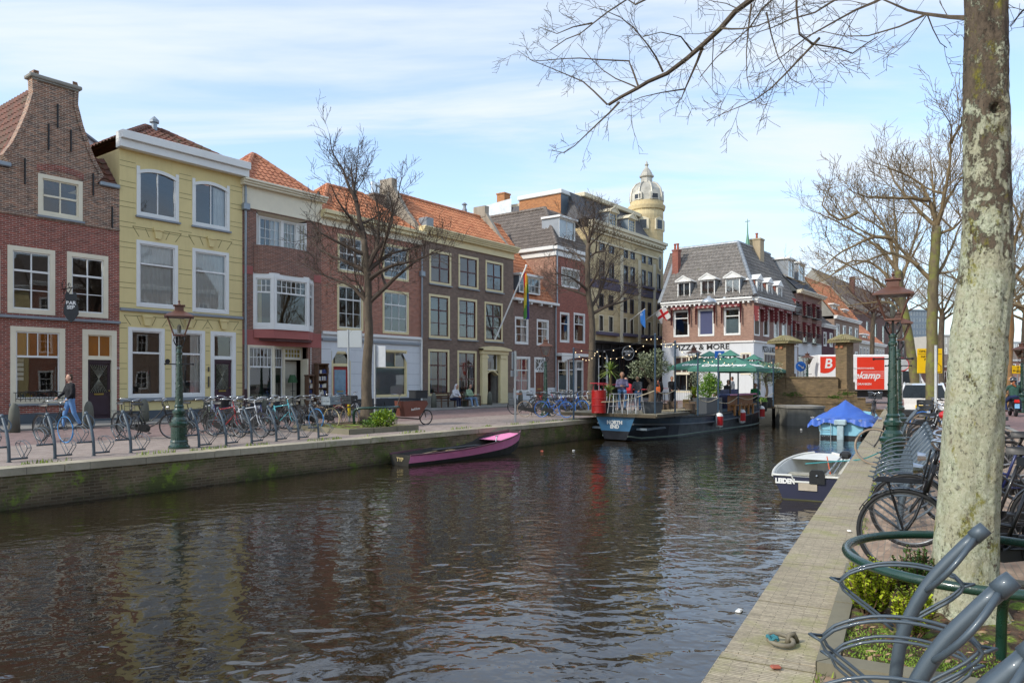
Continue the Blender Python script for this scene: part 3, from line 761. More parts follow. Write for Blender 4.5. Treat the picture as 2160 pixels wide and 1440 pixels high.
# --- 1: brick spout-gable house
H=House('gabled_house','red brown brick house with tall spout gable, leftmost of the row',LF,LU(-130),LU(252))
ox=H.u
zsh=8.95
H.win(15.6,516,116,659,fc=CREAM,sc_=WHITE,fw=.16,trans=.335,up_=(2,1),lo=(2,2))
H.win(141,530,228,666,fc=CREAM,sc_=WHITE,fw=.16,trans=.335,up_=(2,1),lo=(2,2))
H.win(80,365,174,453,fc=CREAM,sc_=CREAM,fw=.14,trans=.5,up_=(2,1),lo=(2,1),sill=LEAD)
sw_=H.win(21.5,687,137,852,fc=CREAM,sc_=WHITE,fw=.17,trans=.37,up_=(4,1),lo=(1,1),curtain='top',cm=ORBL,sill=LEAD)
H.win(-90,516,0,655,fc=CREAM,sc_=WHITE,fw=.16,trans=.335,up_=(2,1),lo=(2,2))
H.door(173.6,694,246,885,fan=755,fc=CREAM,dm=AUB,fw=.19,upc=2,glassy=True,fancur='board',fancm=paint('8a5208',.7,name='amber_blind'),z0=.16)
def gz(px,py):return H.u(px),H.z(px,py)
gl=[]
ctop=(H.u(80)+H.u(156))/2;zt_=H.z(118,190)
half=[(zsh,(H.u(242)-H.u(22))/2),(9.3,2.05),(9.8,1.68),(10.4,1.38),(11.0,1.12),(11.7,.9),(12.3,.74),(12.5,.68),(zt_+.15,.68)]
cx_=ctop-.02;sc0=half[0][1]/2.2
half=[(z,x*(sc0 if i<6 else 1))for i,(z,x)in enumerate(half)]
outl=[(cx_-x,z)for z,x in half]+[(cx_+x,z)for z,x in reversed(half)]
zs_=7.32
H.walls(zsh,[PLINB,B1,B1U],zones=((0,0),(.42,1),(zs_,2)),gable=outl,depth=9)
g=MB()
for k in range(len(outl)-1):
 (xa,za),(xb,zb)=outl[k],outl[k+1]
 g.quad((xa,0,za),(xb,0,zb),(xb,.35,zb),(xa,.35,za))
 if k!=len(half)-1:
  sg=1 if k<len(half)else-1
  g.add([(xa,-.035,za),(xb,-.035,zb),(xb+sg*.13,-.035,zb),(xa+sg*.13,-.035,za),(xa-sg*.03,-.035,za),(xb-sg*.03,-.035,zb),(xa-sg*.03,.36,za+.02),(xb-sg*.03,.36,zb+.02)],[(0,1,2,3),(4,5,1,0),(4,5,7,6)])
g.poly([(x,.35,z)for x,z in outl])
g.build('gable',B1U,H.root)
g=MB();zt2=half[-1][0];g.bbox(cx_-.86,cx_+.86,-.12,.45,zt2+.06,zt2+.2,.03);g.bbox(cx_-.76,cx_+.76,-.07,.4,zt2,zt2+.06,.015);g.build('coping',STONE,H.root)
H.band(zs_-.02,zs_+.07,B1U,.05,'ledge');H.band(3.74,3.84,LEAD,.12,'string_course')
a=MB()
for_anchor=1
for px,y0_,y1_ in((52,335,389),(102,262,316),(121,220,270),(149,274,320),(196,366,413),(236,436,482)):
 x=H.u(px);a=MB();a.box(x-.02,x+.02,-.06,-.003,H.z(px,y1_),H.z(px,y0_));a.build('wall_anchor',BLACK,H.root)
a=MB();xa,xb=H.u(77),H.u(177);zb_=H.z(80,360)
for k in range(22):
 t=(k+.5)/22;x=xa+(xb-xa)*t;z=zb_+.14*(1-(2*t-1)**2)
 a.box(x-.034,x+.034,-.012,-.002,z-.02,z+.21)
a.build('soldier_arch',B1,H.root)
mb=MB();V=Vector((half[0][1],0,12.45-zsh));tiles(mb,(cx_-half[0][1]-.1,9,zsh),(0,-1,0),V,8.7,V.length)
mb.build('roof',T_DRK,H.root)
mb=MB();mb.quad((cx_+half[0][1],.3,zsh),(cx_+half[0][1],9,zsh),(cx_,9,12.4),(cx_,.3,12.4));mb.build('roof',T_DRK,H.root)
mb=MB();xr=H.u(190);tiles(mb,(xr+.3,.1,zsh+.02),(1,0,0),(0,1.2,1.3),H.W-xr-.32,1.75);mb.build('side_roof',T_DRK,H.root)
mb=MB();mb.bbox(H.W-.75,H.W-.02,-.14,.2,zsh-.06,zsh+.1,.03);mb.build('gutter',ZINC,H.root);mb=MB();mb.bbox(H.u(22)-.6,H.u(22),-.14,.2,zsh-.06,zsh+.1,.03);mb.build('gutter',ZINC,H.root)
mb=MB();x=H.u(190,5);mb.prism([(x-.3,8.9),(x+3.2,8.9),(x+3.2,10.4),(x-.3,12.3)],5,5.3);mb.build('rear_gable',WALLW,H.root)
mb=MB();mb.tube([(x-.4,4.95,12.35),(x+3.3,4.95,10.35)],.07,6);mb.build('bargeboard',LEAD,H.root)
text('15',.13,WHITE,H.root,T(H.u(249),-.012,2.05)@TXT,'house_number')
g=MB()
xa,xb=H.u(28),H.u(135);z0,z1=H.z(28,847),H.z(28,828)
g.tube([(xa,-.22,z1),(xb,-.22,z1)],.014,5);g.tube([(xa,-.22,z0+.1),(xb,-.22,z0+.1)],.012,5)
for k in range(12):
 x=xa+(xb-xa)*k/11;g.tube([(x,-.22,z1),(x,-.22,z0)],.01,4)
 if k%2:g.tube([(x+.1*math.cos(t),-.22,(z0+z1)/2+.1*math.sin(t))for t in[i*.7 for i in range(10)]],.007,4,True)
for x in(xa,xb):g.tube([(x,-.22,z1),(x,0,z1)],.012,4)
g.build('window_rail',BLACK,H.root)
g=MB()
for k in range(5):g.box(H.u(40),H.u(58),.34,.35,H.z(40,762+10*k),H.z(40,755+10*k))
g.build('price_cards',WHITE,H.root)
g=MB();x=H.u(66);g.ball((x,.22,1.02),.12,6,(1,1,.8));g.ball((x+.95,.22,1.02),.13,6,(1,1,.7));g.build('bouquet',paint('b9a52c',.8,.4,9,name='yellow_flowers'),H.root)
hs=empty('hanging_sign',LF.o+LF.x*(LU(130)),LANG,'black shield shaped BAR SEB sign hanging from a scrolled iron bracket on the gabled house','sign')
zz=H.z(150,648)
g=MB();g.tube([(0,0,zz+.62),(0,-.95,zz+.62)],.018,6);g.tube([(0,0,zz+.15),(0,-.45,zz+.35),(0,-.8,zz+.6)],.014,5)
for r_,yy,zz2 in((.16,-.3,.45),(.1,-.62,.72),(.2,-.2,.75)):g.tube([(0,yy+r_*(1-i*.03)*math.cos(i*.55),zz+zz2+r_*(1-i*.03)*math.sin(i*.55))for i in range(15)],.01,4)
g.build('bracket',BLACK,hs)
sh=[(-.2,.35),(-.14,.5),(-.05,.4),(.05,.4),(.14,.5),(.2,.35),(.17,.15),(.24,-.1),(.25,-.3),(.12,-.5),(0,-.62),(-.12,-.5),(-.25,-.3),(-.24,-.1),(-.17,.15)]
SM=T(0,-.78,zz)@RZ(R(-35));bd=MB();bd.prism([(x*.95,z)for x,z in sh],-.02,.02);board=bd.build('board',DARK,hs,M=SM)
text('BAR\nSEB',.17,WHITE,board,SM@T(0,-.024,-.0)@TXT,'lettering',bold=.006,lsp=.9)
# --- 2: yellow stucco house
H=House('yellow_house','yellow ochre stucco house with white sash windows and cornice',LF,LU(252)+.004,LU(511))
zc=H.z(253,313)
for q in((288,349,377,454),(405.5,375,484,475)):H.win(*q,fc=WHITE,sc_=WHITE,fw=.13,lo=(2,1),arch=.2,sill=LEAD,curtain='right' if q[0]>400 else None)
for q in((287.5,505,375,646),(405.5,522.6,482.6,657)):H.win(*q,fc=WHITE,sc_=WHITE,fw=.13,trans=.33,curtain='full')
H.win(270,689,347,841,fc=WHITE,fw=.14,trans=.34)
H.win(362,694,432,838.5,fc=WHITE,fw=.14,trans=.34,curtain='right')
H.door(444,698,497,878,fan=755,fc=WHITE,dm=paint('3b1a2c',.4,name='plum_paint'),fw=.17,glassy=True,z0=.18)
H.walls(zc,[PLINB,YEL],zones=((0,0),(.4,1)),depth=9)
H.cornice(zc,zc+.62,WHITE,.5,.12,frieze=zc-.02,fm=YEL,steps=2)
H.band(4.26,4.37,LEAD,.1,'string_course');
for xa,xb in((0,443),(498,511)):H.band(.76,.9,LEAD,.09,'sill_course',None if xa==0 else H.u(xa),H.u(xb)if xb<511 else None)
g=MB()
occ=[(H.u(a),H.u(b),H.z(a,c_),H.z(a,d_))for a,d_,b,c_ in((286,330,378,474),(404,352,486,500),(286,500,377,668),(404,514,484,682),(268,680,349,848),(360,685,434,846),(442,690,499,900))]
zz=1.25
while zz<zc-.5:
 for dz in(0,.2):
  segs=[(0.0,H.W)]
  for a,b,c,d in occ:
   if c-.05<zz+dz<d+.02:
    ns=[]
    for p,q in segs:
     if b<=p or a>=q:ns.append((p,q))
     else:
      if a>p:ns.append((p,a))
      if b<q:ns.append((b,q))
    segs=ns
  for p,q in segs:
   if q-p>.05:g.box(p,q,-.006,-.001,zz+dz,zz+dz+.018)
 zz+=.78
g.build('groove',YLINE,H.root)
g=MB();g2=MB()
for px0,px1,py in((288,375,490),(405,483,508),(270,347,677),(362,432,682),(444,497,686)):
 a,b=H.u(px0),H.u(px1);z=H.z(px0,py)
 for(p,q)in(((a-.15,z+.22),(a+.1,z-.15)),((b+.15,z+.22),(b-.1,z-.15)),((a-.15,z+.22),(b+.15,z+.22)),((a+.35,z+.2),(a+.5,z-.12)),((b-.35,z+.2),(b-.5,z-.12))):
  g.tube([(p[0],-.004,p[1]),(q[0],-.004,q[1])],.011,4)
 c=(a+b)/2;g2=MB();g2.prism([(c-.17,z+.22),(c+.17,z+.22),(c+.1,z-.14),(c-.1,z-.14)],-.09,-.002);g2.box(c-.2,c+.2,-.12,-.001,z+.18,z+.28);g2.build('keystone',YEL,H.root)
g.build('groove',YLINE,H.root)
front_roof(H,zc+.45,1.5,2.6,T_DRK,2.3,2.3)
g=MB();x,z=H.u(357,5),0;g.lathe([(.12,0),(.12,.5),(.2,.52),(.2,.62),(.02,.8)],8,(H.W*.5,2.5,zc+1.7));g.build('flue',ZINC,H.root)
g=MB();g.tube([(H.u(353),-.01,2.35),(H.u(353),-.03,2.35)],.1,10);g.build('plaque',BLACK,H.root);g=MB();g.bbox(H.u(438),H.u(441),-.05,-.002,1.3,1.75,.01);g.build('plaque',paint('4b463c',.5,name='bronze'),H.root);g=MB();g.bbox(H.u(438),H.u(441),-.05,-.002,1.95,2.15,.01);g.build('plaque',paint('4b463c',.5,name='bronze'),H.root)
g=MB();v=H.u(290,.3);g.lathe([(.12,0),(.12,.04),(.05,.08),(.05,.3),(.18,.42),(.2,.5)],10,(v+.1,.35,.95));g.build('urn',STONE,H.root)
# --- 3: brick house with bow window and shop
H=House('shop_house','purple brown brick house with projecting bay window and small shop below',LF,LU(511)+.004,LU(678))
W=H.W;zc=H.z(515,408)
ua,ub=H.u(541),H.u(647);z1,z0=H.z(541,445),H.z(541,521)
H.holes.append((ua,ub,z0,z1))
c=.32;LM=1.0
rec=MB();rec.quad((ua,0,z0),(ub,0,z0),(ub-c,c,z0-.02),(ua+c,c,z0-.02));rec.quad((ua,0,z1),(ub,0,z1),(ub-c,c,z1-.1),(ua+c,c,z1-.1));rec.build('reveal',CREAM,H.root)
hh=z1-z0-.1
win_geo(H.root,T(ua,0.0,z0)@RZ(R(45)),c*1.41,hh,fc=WHITE,fw=.06,lo=(1,3))
win_geo(H.root,T(ub-c,c,z0)@RZ(R(-45)),c*1.41,hh,fc=WHITE,fw=.06,lo=(2,3),curtain='full',cm=paint('b9b08f',.9,name='ochre_curtain'))
mid=ub-ua-2*c
win_geo(H.root,T(ua+c,c,z0),mid*.6,hh,fc=WHITE,fw=.07,lo=(4,3),curtain='right');win_geo(H.root,T(ua+c+mid*.6,c,z0),mid*.4,hh,fc=WHITE,fw=.07,lo=(3,3),curtain='full',cm=paint('b9b08f',.9,name='ochre_curtain'))
ba,bb=H.u(534),H.u(661);zb0,zb1=H.z(537,688),H.z(537,581);pr=.55;bc=.7
zt_=H.z(535,516)
plan=[(ba,0),(ba+bc,-pr),(bb-bc,-pr),(bb,0)]
bm_=MB()
def curveplan(t):
 x=ba+(bb-ba)*t;return x,-pr*(1-abs(2*t-1)**3.2)
for k in range(16):
 (xa,ya),(xb,yb)=curveplan(k/16),curveplan((k+1)/16)
 bm_.quad((xa,ya-.03,zb1+.1),(xb,yb-.03,zb1+.1),(xb,yb-.03,zt_),(xa,ya-.03,zt_));bm_.add([(xa,ya-.03,zt_),(xb,yb-.03,zt_),((xa+xb)/2,.05,zt_)],[(0,1,2)])
bm_.build('bay_wall',B3,H.root)
b2=MB();b2.prism(plan[::-1],zb1,zb1+.14,'z');b2.build('bay_head',WHITE,H.root,fixn=True);b2=MB();b2.prism([(x*1,y*1.08)for x,y in plan[::-1]],zb0-.12,zb0,'z');b2.build('bay_frame',WHITE,H.root,fixn=True)
cw=math.hypot(bc,pr);an=math.atan2(pr,bc)
H.holes.append((ba+.05,bb-.05,zb0,zb1))
for M_,w2,lc in((T(ba,0,zb0)@RZ(-an),cw,3),(T(ba+bc,-pr,zb0),bb-ba-2*bc,6),(T(bb-bc,-pr,zb0)@RZ(an),cw,3)):
 win_geo(H.root,M_,w2,zb1-zb0,fc=WHITE,fw=.12,trans=.3,up_=(lc,2),lo=(1,1),curtain='left' if lc==3 else None,cm=paint('b9a878',.9,name='beige_curtain'))
b3=MB();zp=H.z(520,697);zp0=H.z(520,725)
b3.prism([(x,y*.9-.03)for x,y in plan[::-1]],zp-.3,zb0-.121,'z');b3.build('bay_base',PINK,H.root,fixn=True)
b3=MB();b3.prism([(ba+.3,.0),(bb-.1,0),(bb-.5,-pr*.8),(ba+.9,-pr*.8)],zp-.42,zp-.301,'z');b3.build('awning_box',paint('54302d',.6,name='awning'),H.root,fixn=True)
sa,sb=H.u(522),H.u(606)
xa,zt3=H.F2.hit(522,727);zb3=H.z(522,848)
H.holes.append((xa,H.u(650),.12,zt3))
win_geo(H.root,T(xa,0,zb3),H.u(578)-xa,zt3-zb3,fc=CREAM,fw=.09,trans=.37,up_=(6,2),lo=(1,1))
win_geo(H.root,T(H.u(578),0,zb3)@RZ(R(28)),.95,zt3-zb3,fc=CREAM,fw=.09,trans=.37,up_=(3,2),lo=(1,1))
st=MB();st.quad((xa,0,.12),(H.u(578),0,.12),(H.u(578),0,zb3),(xa,0,zb3));st.quad((H.u(578),0,.12),(H.u(578)+.84,.45,.12),(H.u(578)+.84,.45,zb3),(H.u(578),0,zb3));st.build('stall_riser',PLIND,H.root)
dx0=H.u(578)+.84;dx1=H.u(650)
win_geo(H.root,T(dx0,.45,2.55),dx1-dx0,zt3-2.55,fc=CREAM,fw=.07,lo=(5,2),name='fanlight',cm=paint('8a7a2c',.5,name='stained'),curtain='board')
st=MB();st.box(dx0,dx0+.08,.44,.52,.12,2.55);st.box(dx1-.06,dx1,-.02,.5,.12,2.6);st.build('door_frame',CREAM,H.root)
st=MB();st.bbox(dx0+.1,dx1-.1,.75,.8,.12,2.5,.01);st.bbox(dx0+.2,dx1-.2,.74,.751,.4,1.2,.004);dd=st.build('door',paint('b9b5a6',.5,name='pale_door'),H.root);
st=MB();st.ball((dx0+.2,.7,1.2),.03,5);st.build('handle',STEEL,dd)
st=MB();st.quad((xa,0,zt3),(dx1,0,zt3),(dx1,.8,zt3),(xa,.8,zt3));st.build('ceiling',CREAM,H.root)
st=MB()
for k in range(34):st.ball((dx1+.12,-.05,.3+k*.085),.035,4)
st.build('bead_edging',WHITE,H.root)
H.walls(zc-.01,[PLIND,B3,PINK],zones=((0,0),(.35,1),(zt3,2),(zp+.05,1),(H.z(515,565),1)),depth=9)
H.cornice(zc+.35,zc+.62,CREAM,.45,.1,frieze=H.z(513,437),fm=CREAM);
r_=MB()
for a_,b_ in((0.02,ba-.02),(bb+.02,W-.02)):r_.bbox(a_,b_,-.015,-.001,H.z(520,577),H.z(520,560),.004)
r_.build('red_panel',PINK,H.root)
H.pipe(.1,1.2,zc+.4,ZINC,hop=zc-.45);
g=MB();g.tube([(.1,-.1,.05),(.1,-.1,1.2)],.06,8);g.build('downpipe',AUB,H.root)
front_roof(H,zc+.5,2.1,2.4,T_RED,2.1,2.1)
g=MB()
rs=random.Random(3)
for k in range(14):g.lathe([(.05,0),(.08,.1),(.03,.2),(.05,.25)],7,(xa+.2+k*.11,.35+.1*rs.random(),zb3+.08))
g.build('shop_goods',paint('a9b5a0',.3,.4,9,name='ceramics'),H.root)
fl=empty('floor_lamp',lpt(0,0),LANG,'floor lamp with green shade standing in the shop doorway','lamp')
p=H.F2.o+H.F2.x*((dx0+dx1)/2-.1)+H.F2.y*.35;fl.location=(p.x,p.y,.12)
g=MB();g.tube([(0,0,0),(0,0,1.5)],.02,6);g.lathe([(.16,0),(.14,.03),(.03,.06)],10);g.tube([(-.12,0,.5),(.12,0,.5)],.012,4);g.tube([(-.12,0,.95),(.12,0,.95)],.012,4);g.build('stand',BLACK,fl)
g=MB();g.lathe([(.23,1.35),(.2,1.5),(.12,1.72)],12,cap=False);g.build('lamp_shade',paint('39583b',.9,.15,6,name='green_cloth'),fl)
for nm,px,y_,wd,ht,lab in(('bookcase',668,-.35,.62,2.25,'brown open bookcase of blue and white china outside the shop'),('bookcase',647,-.2,.34,1.7,'narrow dark bookcase full of books in the shop doorway')):
 p=H.F2.o+H.F2.x*H.u(px)+H.F2.y*y_
 bk=empty(nm,(p.x,p.y,.075),LANG,lab,'bookcase')
 g=MB();g.box(-wd/2,-wd/2+.05,-.15,.15,0,ht);g.box(wd/2-.05,wd/2,-.15,.15,0,ht);g.box(-wd/2,wd/2,.13,.15,0,ht);g.bbox(-wd/2-.04,wd/2+.04,-.18,.17,ht,ht+.07,.02);g.build('case',WOOD,bk)
 n=6
 for k in range(n):g=MB();g.box(-wd/2+.05,wd/2-.05,-.14,.13,.1+k*(ht-.2)/n,.13+k*(ht-.2)/n);g.build('shelf',WOOD,bk)
 g=MB();g2=MB()
 for k in range(n):
  x=-wd/2+.07
  while x<wd/2-.1:
   w2=rs.uniform(.03,.07);(g if rs.random()<.5 else g2).box(x,x+w2,-.1,.1,.131+k*(ht-.2)/n,.131+k*(ht-.2)/n+rs.uniform(.12,.25));x+=w2+.012
 g.build('contents',paint('24356b',.4,.3,9,name='blue_china'),bk);g2.build('contents',paint('cfc9b8',.5,.2,9,name='white_china'),bk)
 # --- 4: red brick house over a white shopfront
H=House('white_fronted_house','red brick house with white painted ground floor and red door',LF,LU(678)+.004,LU(888));W=H.W
zc=H.z(680,470)
for q in((712,492,767,572),(807,512,862,587)):H.win(*q,fc=CREAM2,sc_=WHITE,fw=.12,trans=.5,up_=(3,2),lo=(3,2))
for q in((711,597,766,695),(807,610,862,702.5)):H.win(*q,fc=CREAM2,sc_=WHITE,fw=.12,trans=.31,up_=(3,1),lo=(3,2))
H.win(789,736,858,838,fc=CREAM2,sc_=CREAM2,fw=.09,trans=.36,up_=(3,1),lo=(1,1),curtain='blind',cm=paint('b9c0c6',.6,.05,name='venetian'))
H.door(699.5,740,739,858,fan=770,fc=CREAM2,dm=REDP,fw=.09,upc=1,fancur=None,panels=1,z0=.14)
g=MB();ua,ub=H.u(699.5)+.17,H.u(739)-.17;g.quad((ua+.06,.075,.75),(ub-.06,.075,.75),(ub-.06,.075,2.1),(ua+.06,.075,2.1));g.build('door_pane',paint('6f8ca0',.1,.2,4,name='pale_glass'),H.root)
zw=H.z(680,700)
H.walls(zc+.2,[PLIND,WALLW,B4],zones=((0,0),(.62,1),(zw-.05,2)),depth=9)
H.cornice(zc+.25,zc+.62,CREAM2,.42,.08,frieze=zc-.1,fm=CREAM,steps=2)
H.band(zw-.1,zw+.05,WHITE,.12,'shop_cornice');H.band(zw-.42,zw-.28,LEAD,.09,'ledge')
H.pipe(W-.05,.1,zw-.1,WHITE);H.pipe(W-.02,zw,zc-.5,ZINC,hop=H.z(885,572))
g=MB()
for zz in(1.3,1.9,2.5,3.1):
 for a_,b_ in((0.02,H.u(698)),(H.u(741),H.u(787)),(H.u(860),W-.12)):g.box(a_,b_,-.005,-.001,zz,zz+.014)
g.build('groove',paint('8f959a',.8,name='joint'),H.root)
for xs in((H.u(699.5),H.u(739)),(H.u(789),H.u(858))):
 g=MB();zt_=H.z(700,740)
 for s_,x in((1,xs[0]),(-1,xs[1])):g.prism([(x,zt_),(x+s_*.34,zt_),(x,zt_-.5)],-.035,-.005);
 g.build('corner_bracket',WALLW,H.root,fixn=True)
g=MB();g.bbox(H.u(688),H.u(693),-.04,-.002,1.9,2.2,.01);g.build('plaque',paint('6b5236',.5,name='bronze_plate'),H.root)
front_roof(H,zc+.45,2.2,2.4,T_ORG,2.3,2.3)
chx=H.u(785,2.6);chimney(H,chx,2.4,.75,.7,zc+.5,H.z(785,412,2.6),B5,0)
g=MB()
for k in range(2):g.lathe([(.13,0),(.13,.55),(.17,.56),(.17,.7),(.1,.75)],10,(chx+.2+k*.36,2.75,H.z(785,412,2.6)+.1))
g.build('flue',CHROME,H.root)
g=MB();g.lathe([(.1,0),(.14,.25),(.1,.5),(.06,.9)],8,(H.u(672,2),2.0,zc+1.2));g.build('finial',DARK,H.root)
# --- 5: wide dark brick house
H=House('dark_brick_house','wide dark brown brick house with nine brown framed windows and cream portal',LF,LU(888)+.004,LU(1083));W=H.W
zc=H.z(888,503)
for x0,yt,x1,yb in((905.5,525.5,951.5,597),(967,536,1009,605.5),(1024,548,1061,613)):H.win(x0,yt,x1,yb,fc=CREAM2,sc_=BRN,fw=.13,trans=.5,up_=(2,1),lo=(2,1),sill=LEAD,mt=.05)
for x0,yt,x1,yb in((904.5,619,948.7,712),(965.5,627,1006,715.5),(1022,635.5,1060,719)):H.win(x0,yt,x1,yb,fc=CREAM2,sc_=BRN,fw=.13,trans=.34,up_=(2,1),lo=(2,2),sill=LEAD,mt=.05,curtain='right' if x0==965.5 else None,cm=paint('6c6f86',.9,name='grey_curtain'))
for x0,yt,x1,yb in((903,735.6,947.5,835),(964.7,738.7,1005,833)):H.win(x0,yt,x1,yb,fc=CREAM2,sc_=BRN,fw=.13,trans=.33,up_=(2,1),lo=(2,2),mt=.05,curtain='sides',cm=paint('2f4560',.9,.3,4,name='blue_curtain'))
dxa,dxb=H.u(1024),H.u(1050);H.holes.append((dxa,dxb,.12,H.z(1024,744)))
H.walls(zc+.1,[STONE,B5],zones=((0,0),(.75,1)),depth=9)
P=MB();pa,pb=H.u(1012),H.u(1066);ztp=H.z(1012,735)
P.bbox(pa,dxa-.02,-.22,-.002,.1,ztp-.35,.02);P.bbox(dxb+.02,pb,-.22,-.002,.1,ztp-.35,.02)
P.bbox(pa-.05,pb+.05,-.26,-.002,ztp-.35,ztp-.1,.03)
for k in range(12):
 t0,t1=k/12,(k+1)/12;f=lambda t:ztp+.16*(1-(2*t-1)**2);X=lambda t:pa-.15+(pb-pa+.3)*t
 P.add([(X(t0),-.42,ztp-.1),(X(t1),-.42,ztp-.1),(X(t1),-.42,f(t1)),(X(t0),-.42,f(t0)),(X(t0),0,f(t0)+.03),(X(t1),0,f(t1)+.03),(X(t0),0,ztp-.1),(X(t1),0,ztp-.1)],[(0,1,2,3),(3,2,5,4),(6,7,1,0)])
for x in(pa,dxb+.02):P.bbox(x-.04,x+(dxa-pa)+.02,-.26,-.221,ztp-.6,ztp-.45,.01);P.bbox(x-.04,x+(dxa-pa)+.02,-.26,-.221,.1,.45,.01)
P.build('portal',CREAM2,H.root)
win_geo(H.root,T(dxa,.0,H.z(1024,782)),dxb-dxa,H.z(1024,744)-H.z(1024,782),fc=CREAM2,fw=.05,lo=(1,1),name='fanlight')
P=MB();zf=H.z(1024,782)
for k in range(10):
 t0,t1=k/10,(k+1)/10;X=lambda t:dxa+(dxb-dxa)*t;f=lambda t:zf-.3+.28*math.sin(math.pi*t)
 P.add([(X(t0),-.05,f(t0)),(X(t1),-.05,f(t1)),(X(t1),-.05,f(t1)+.1),(X(t0),-.05,f(t0)+.1),(X(t0),.3,f(t0)),(X(t1),.3,f(t1))],[(0,1,2,3),(0,4,5,1)])
P.build('arch_moulding',CREAM2,H.root)
P=MB();P.bbox(dxa+.02,dxb-.02,.55,.6,.12,zf,.01);P.bbox(dxa+.15,dxb-.15,.53,.551,.4,1.1,.01);P.bbox(dxa+.15,dxb-.15,.53,.551,1.3,zf-.3,.01);dd=P.build('door',paint('32150f',.4,name='dark_red_door'),H.root)
P=MB();P.ball((dxb-.2,.5,1.15),.03,5);P.build('handle',STEEL,dd)
P=MB();P.quad((dxa,0,.1),(dxa,.7,.1),(dxa,.7,zf),(dxa,0,zf));P.quad((dxb,0,.1),(dxb,.7,.1),(dxb,.7,zf),(dxb,0,zf));P.box(dxa,dxb,-.3,.7,.04,.12);P.build('porch',STONE,H.root)
H.cornice(zc+.32,zc+.68,CREAM2,.5,.15,frieze=zc-.08,fm=CREAM2,steps=4)
front_roof(H,zc+.5,2.5,2.7,T_ORG)
P=MB()
for x,s_ in((-.12,1),(W-.22,1)):
 P.prism([(-.1,zc+.4),(1.1,zc+1.7),(2.0,zc+3.0),(2.2,zc+3.3),(3.2,zc+3.3),(3.4,zc+3.0),(5.5,zc+.4)],x,x+.3,'x');P.box(x-.03,x+.4,2.2,3.2,zc+3.0,zc+3.75)
P.build('fire_gable',stucco('weathered_plaster','9d9384',.2,.6),H.root,fixn=True)
P=MB();P.lathe([(.16,0),(.16,.5),(.1,.6),(.1,.8),(.2,.82),(.05,.95)],8,(H.u(980,2.8),2.8,zc+2.8));P.build('flue',LEAD,H.root)
P=MB();P.bbox(.4,1.0,-.05,.6,zc+.7,zc+1.3,.03);P.build('dormer_box',LEAD,H.root)
fp=empty('flag_pole',H.F2.o+H.F2.x*H.u(1044)+Vector((0,0,H.z(1042,716))),LANG,'white pole leaning out of the dark brick house with a rainbow flag hanging','flagpole')
tip=Vector((.75,-1.9,4.55))
P=MB();P.tube([(0,0,0),tip],.05,8);P.ball(tip+Vector((0,0,.05)),.08,6);P.build('pole',WHITE,fp)
P=MB()
def fl_(u,v):
 y=tip.y*(1-.08);base=tip*.96
 return(base.x-.02+(.5*u+.12*math.sin(u*9+v*2))*(.35+.6*v)*.8,base.y+.14*math.sin(u*13),base.z-.1-3.0*v-.35*u*(1-v))
P.grid(fl_,16,30)
for i in range(len(P.mi)):P.mi[i]=int(min(5,((i%16)/16*3.2+(i//16)/30*3.2)))
P.build('rainbow_flag',[paint(c_,.8,.05,name='flag_cloth')for c_ in('b8262f','d08a2a','cdb83c','4f8a3f','30609f','5b3f86')],fp,smooth=True)
# --- 6: low house with dormer
H=House('low_house','low speckled brick house with orange roof and grey dormer',LF,LU(1083)+.004,LU(1172));W=H.W
ze=H.z(1084,634)
for q in((1086,667,1114,725),(1132,672.6,1157,728)):H.win(*q,fc=WHITE,fw=.12,trans=.33,up_=(2,1),lo=(2,2),curtain='right')
H.win(1084,751,1118,829,fc=WHITE,fw=.14,trans=.36,up_=(2,1),lo=(2,2),curtain='full',cm=paint('b03b45',.9,.1,name='red_curtain'))
H.door(1127,753,1151,846,fan=783,fc=WHITE,dm=paint('6d3220',.4,name='brown_door'),fw=.12,panels=2,z0=.14)
P=MB();fa,fb=H.u(1127)+.15,H.u(1151)-.15;fz0,fz1=H.z(1127,781),H.z(1127,758)
for k in range(4):
 t=k/3;P.tube([(fa+(fb-fa)*t,.03,fz0),(fa+(fb-fa)*(1-t),.03,fz1)],.03,4)
P.build('fan_lattice',WHITE,H.root)
H.walls(ze,[WALLW,B6],zones=((0,0),(1.05,1)),depth=8)
P=MB();P.bbox(-.1,W+.12,-.3,-.02,ze+.02,ze+.2,.03);
for k in range(4):P.box(.5+k*W/4.2,.62+k*W/4.2,-.26,-.003,ze-.12,ze+.019)
P.build('gutter',WHITE,H.root)
front_roof(H,ze+.1,6.2,5.0,T_ORG)
u0,zt_=H.u(1083),H.z(1095,578)
dormer(H,H.u(1095,.1),H.u(1139,.1),H.z(1095,616,.1),H.z(1095,580,.1),.1,2.6,lo=(5,2),cheek=paint('66737d',.5,name='blue_grey_cheek'))
H.pipe(W-.1,.1,ze,ZINC)
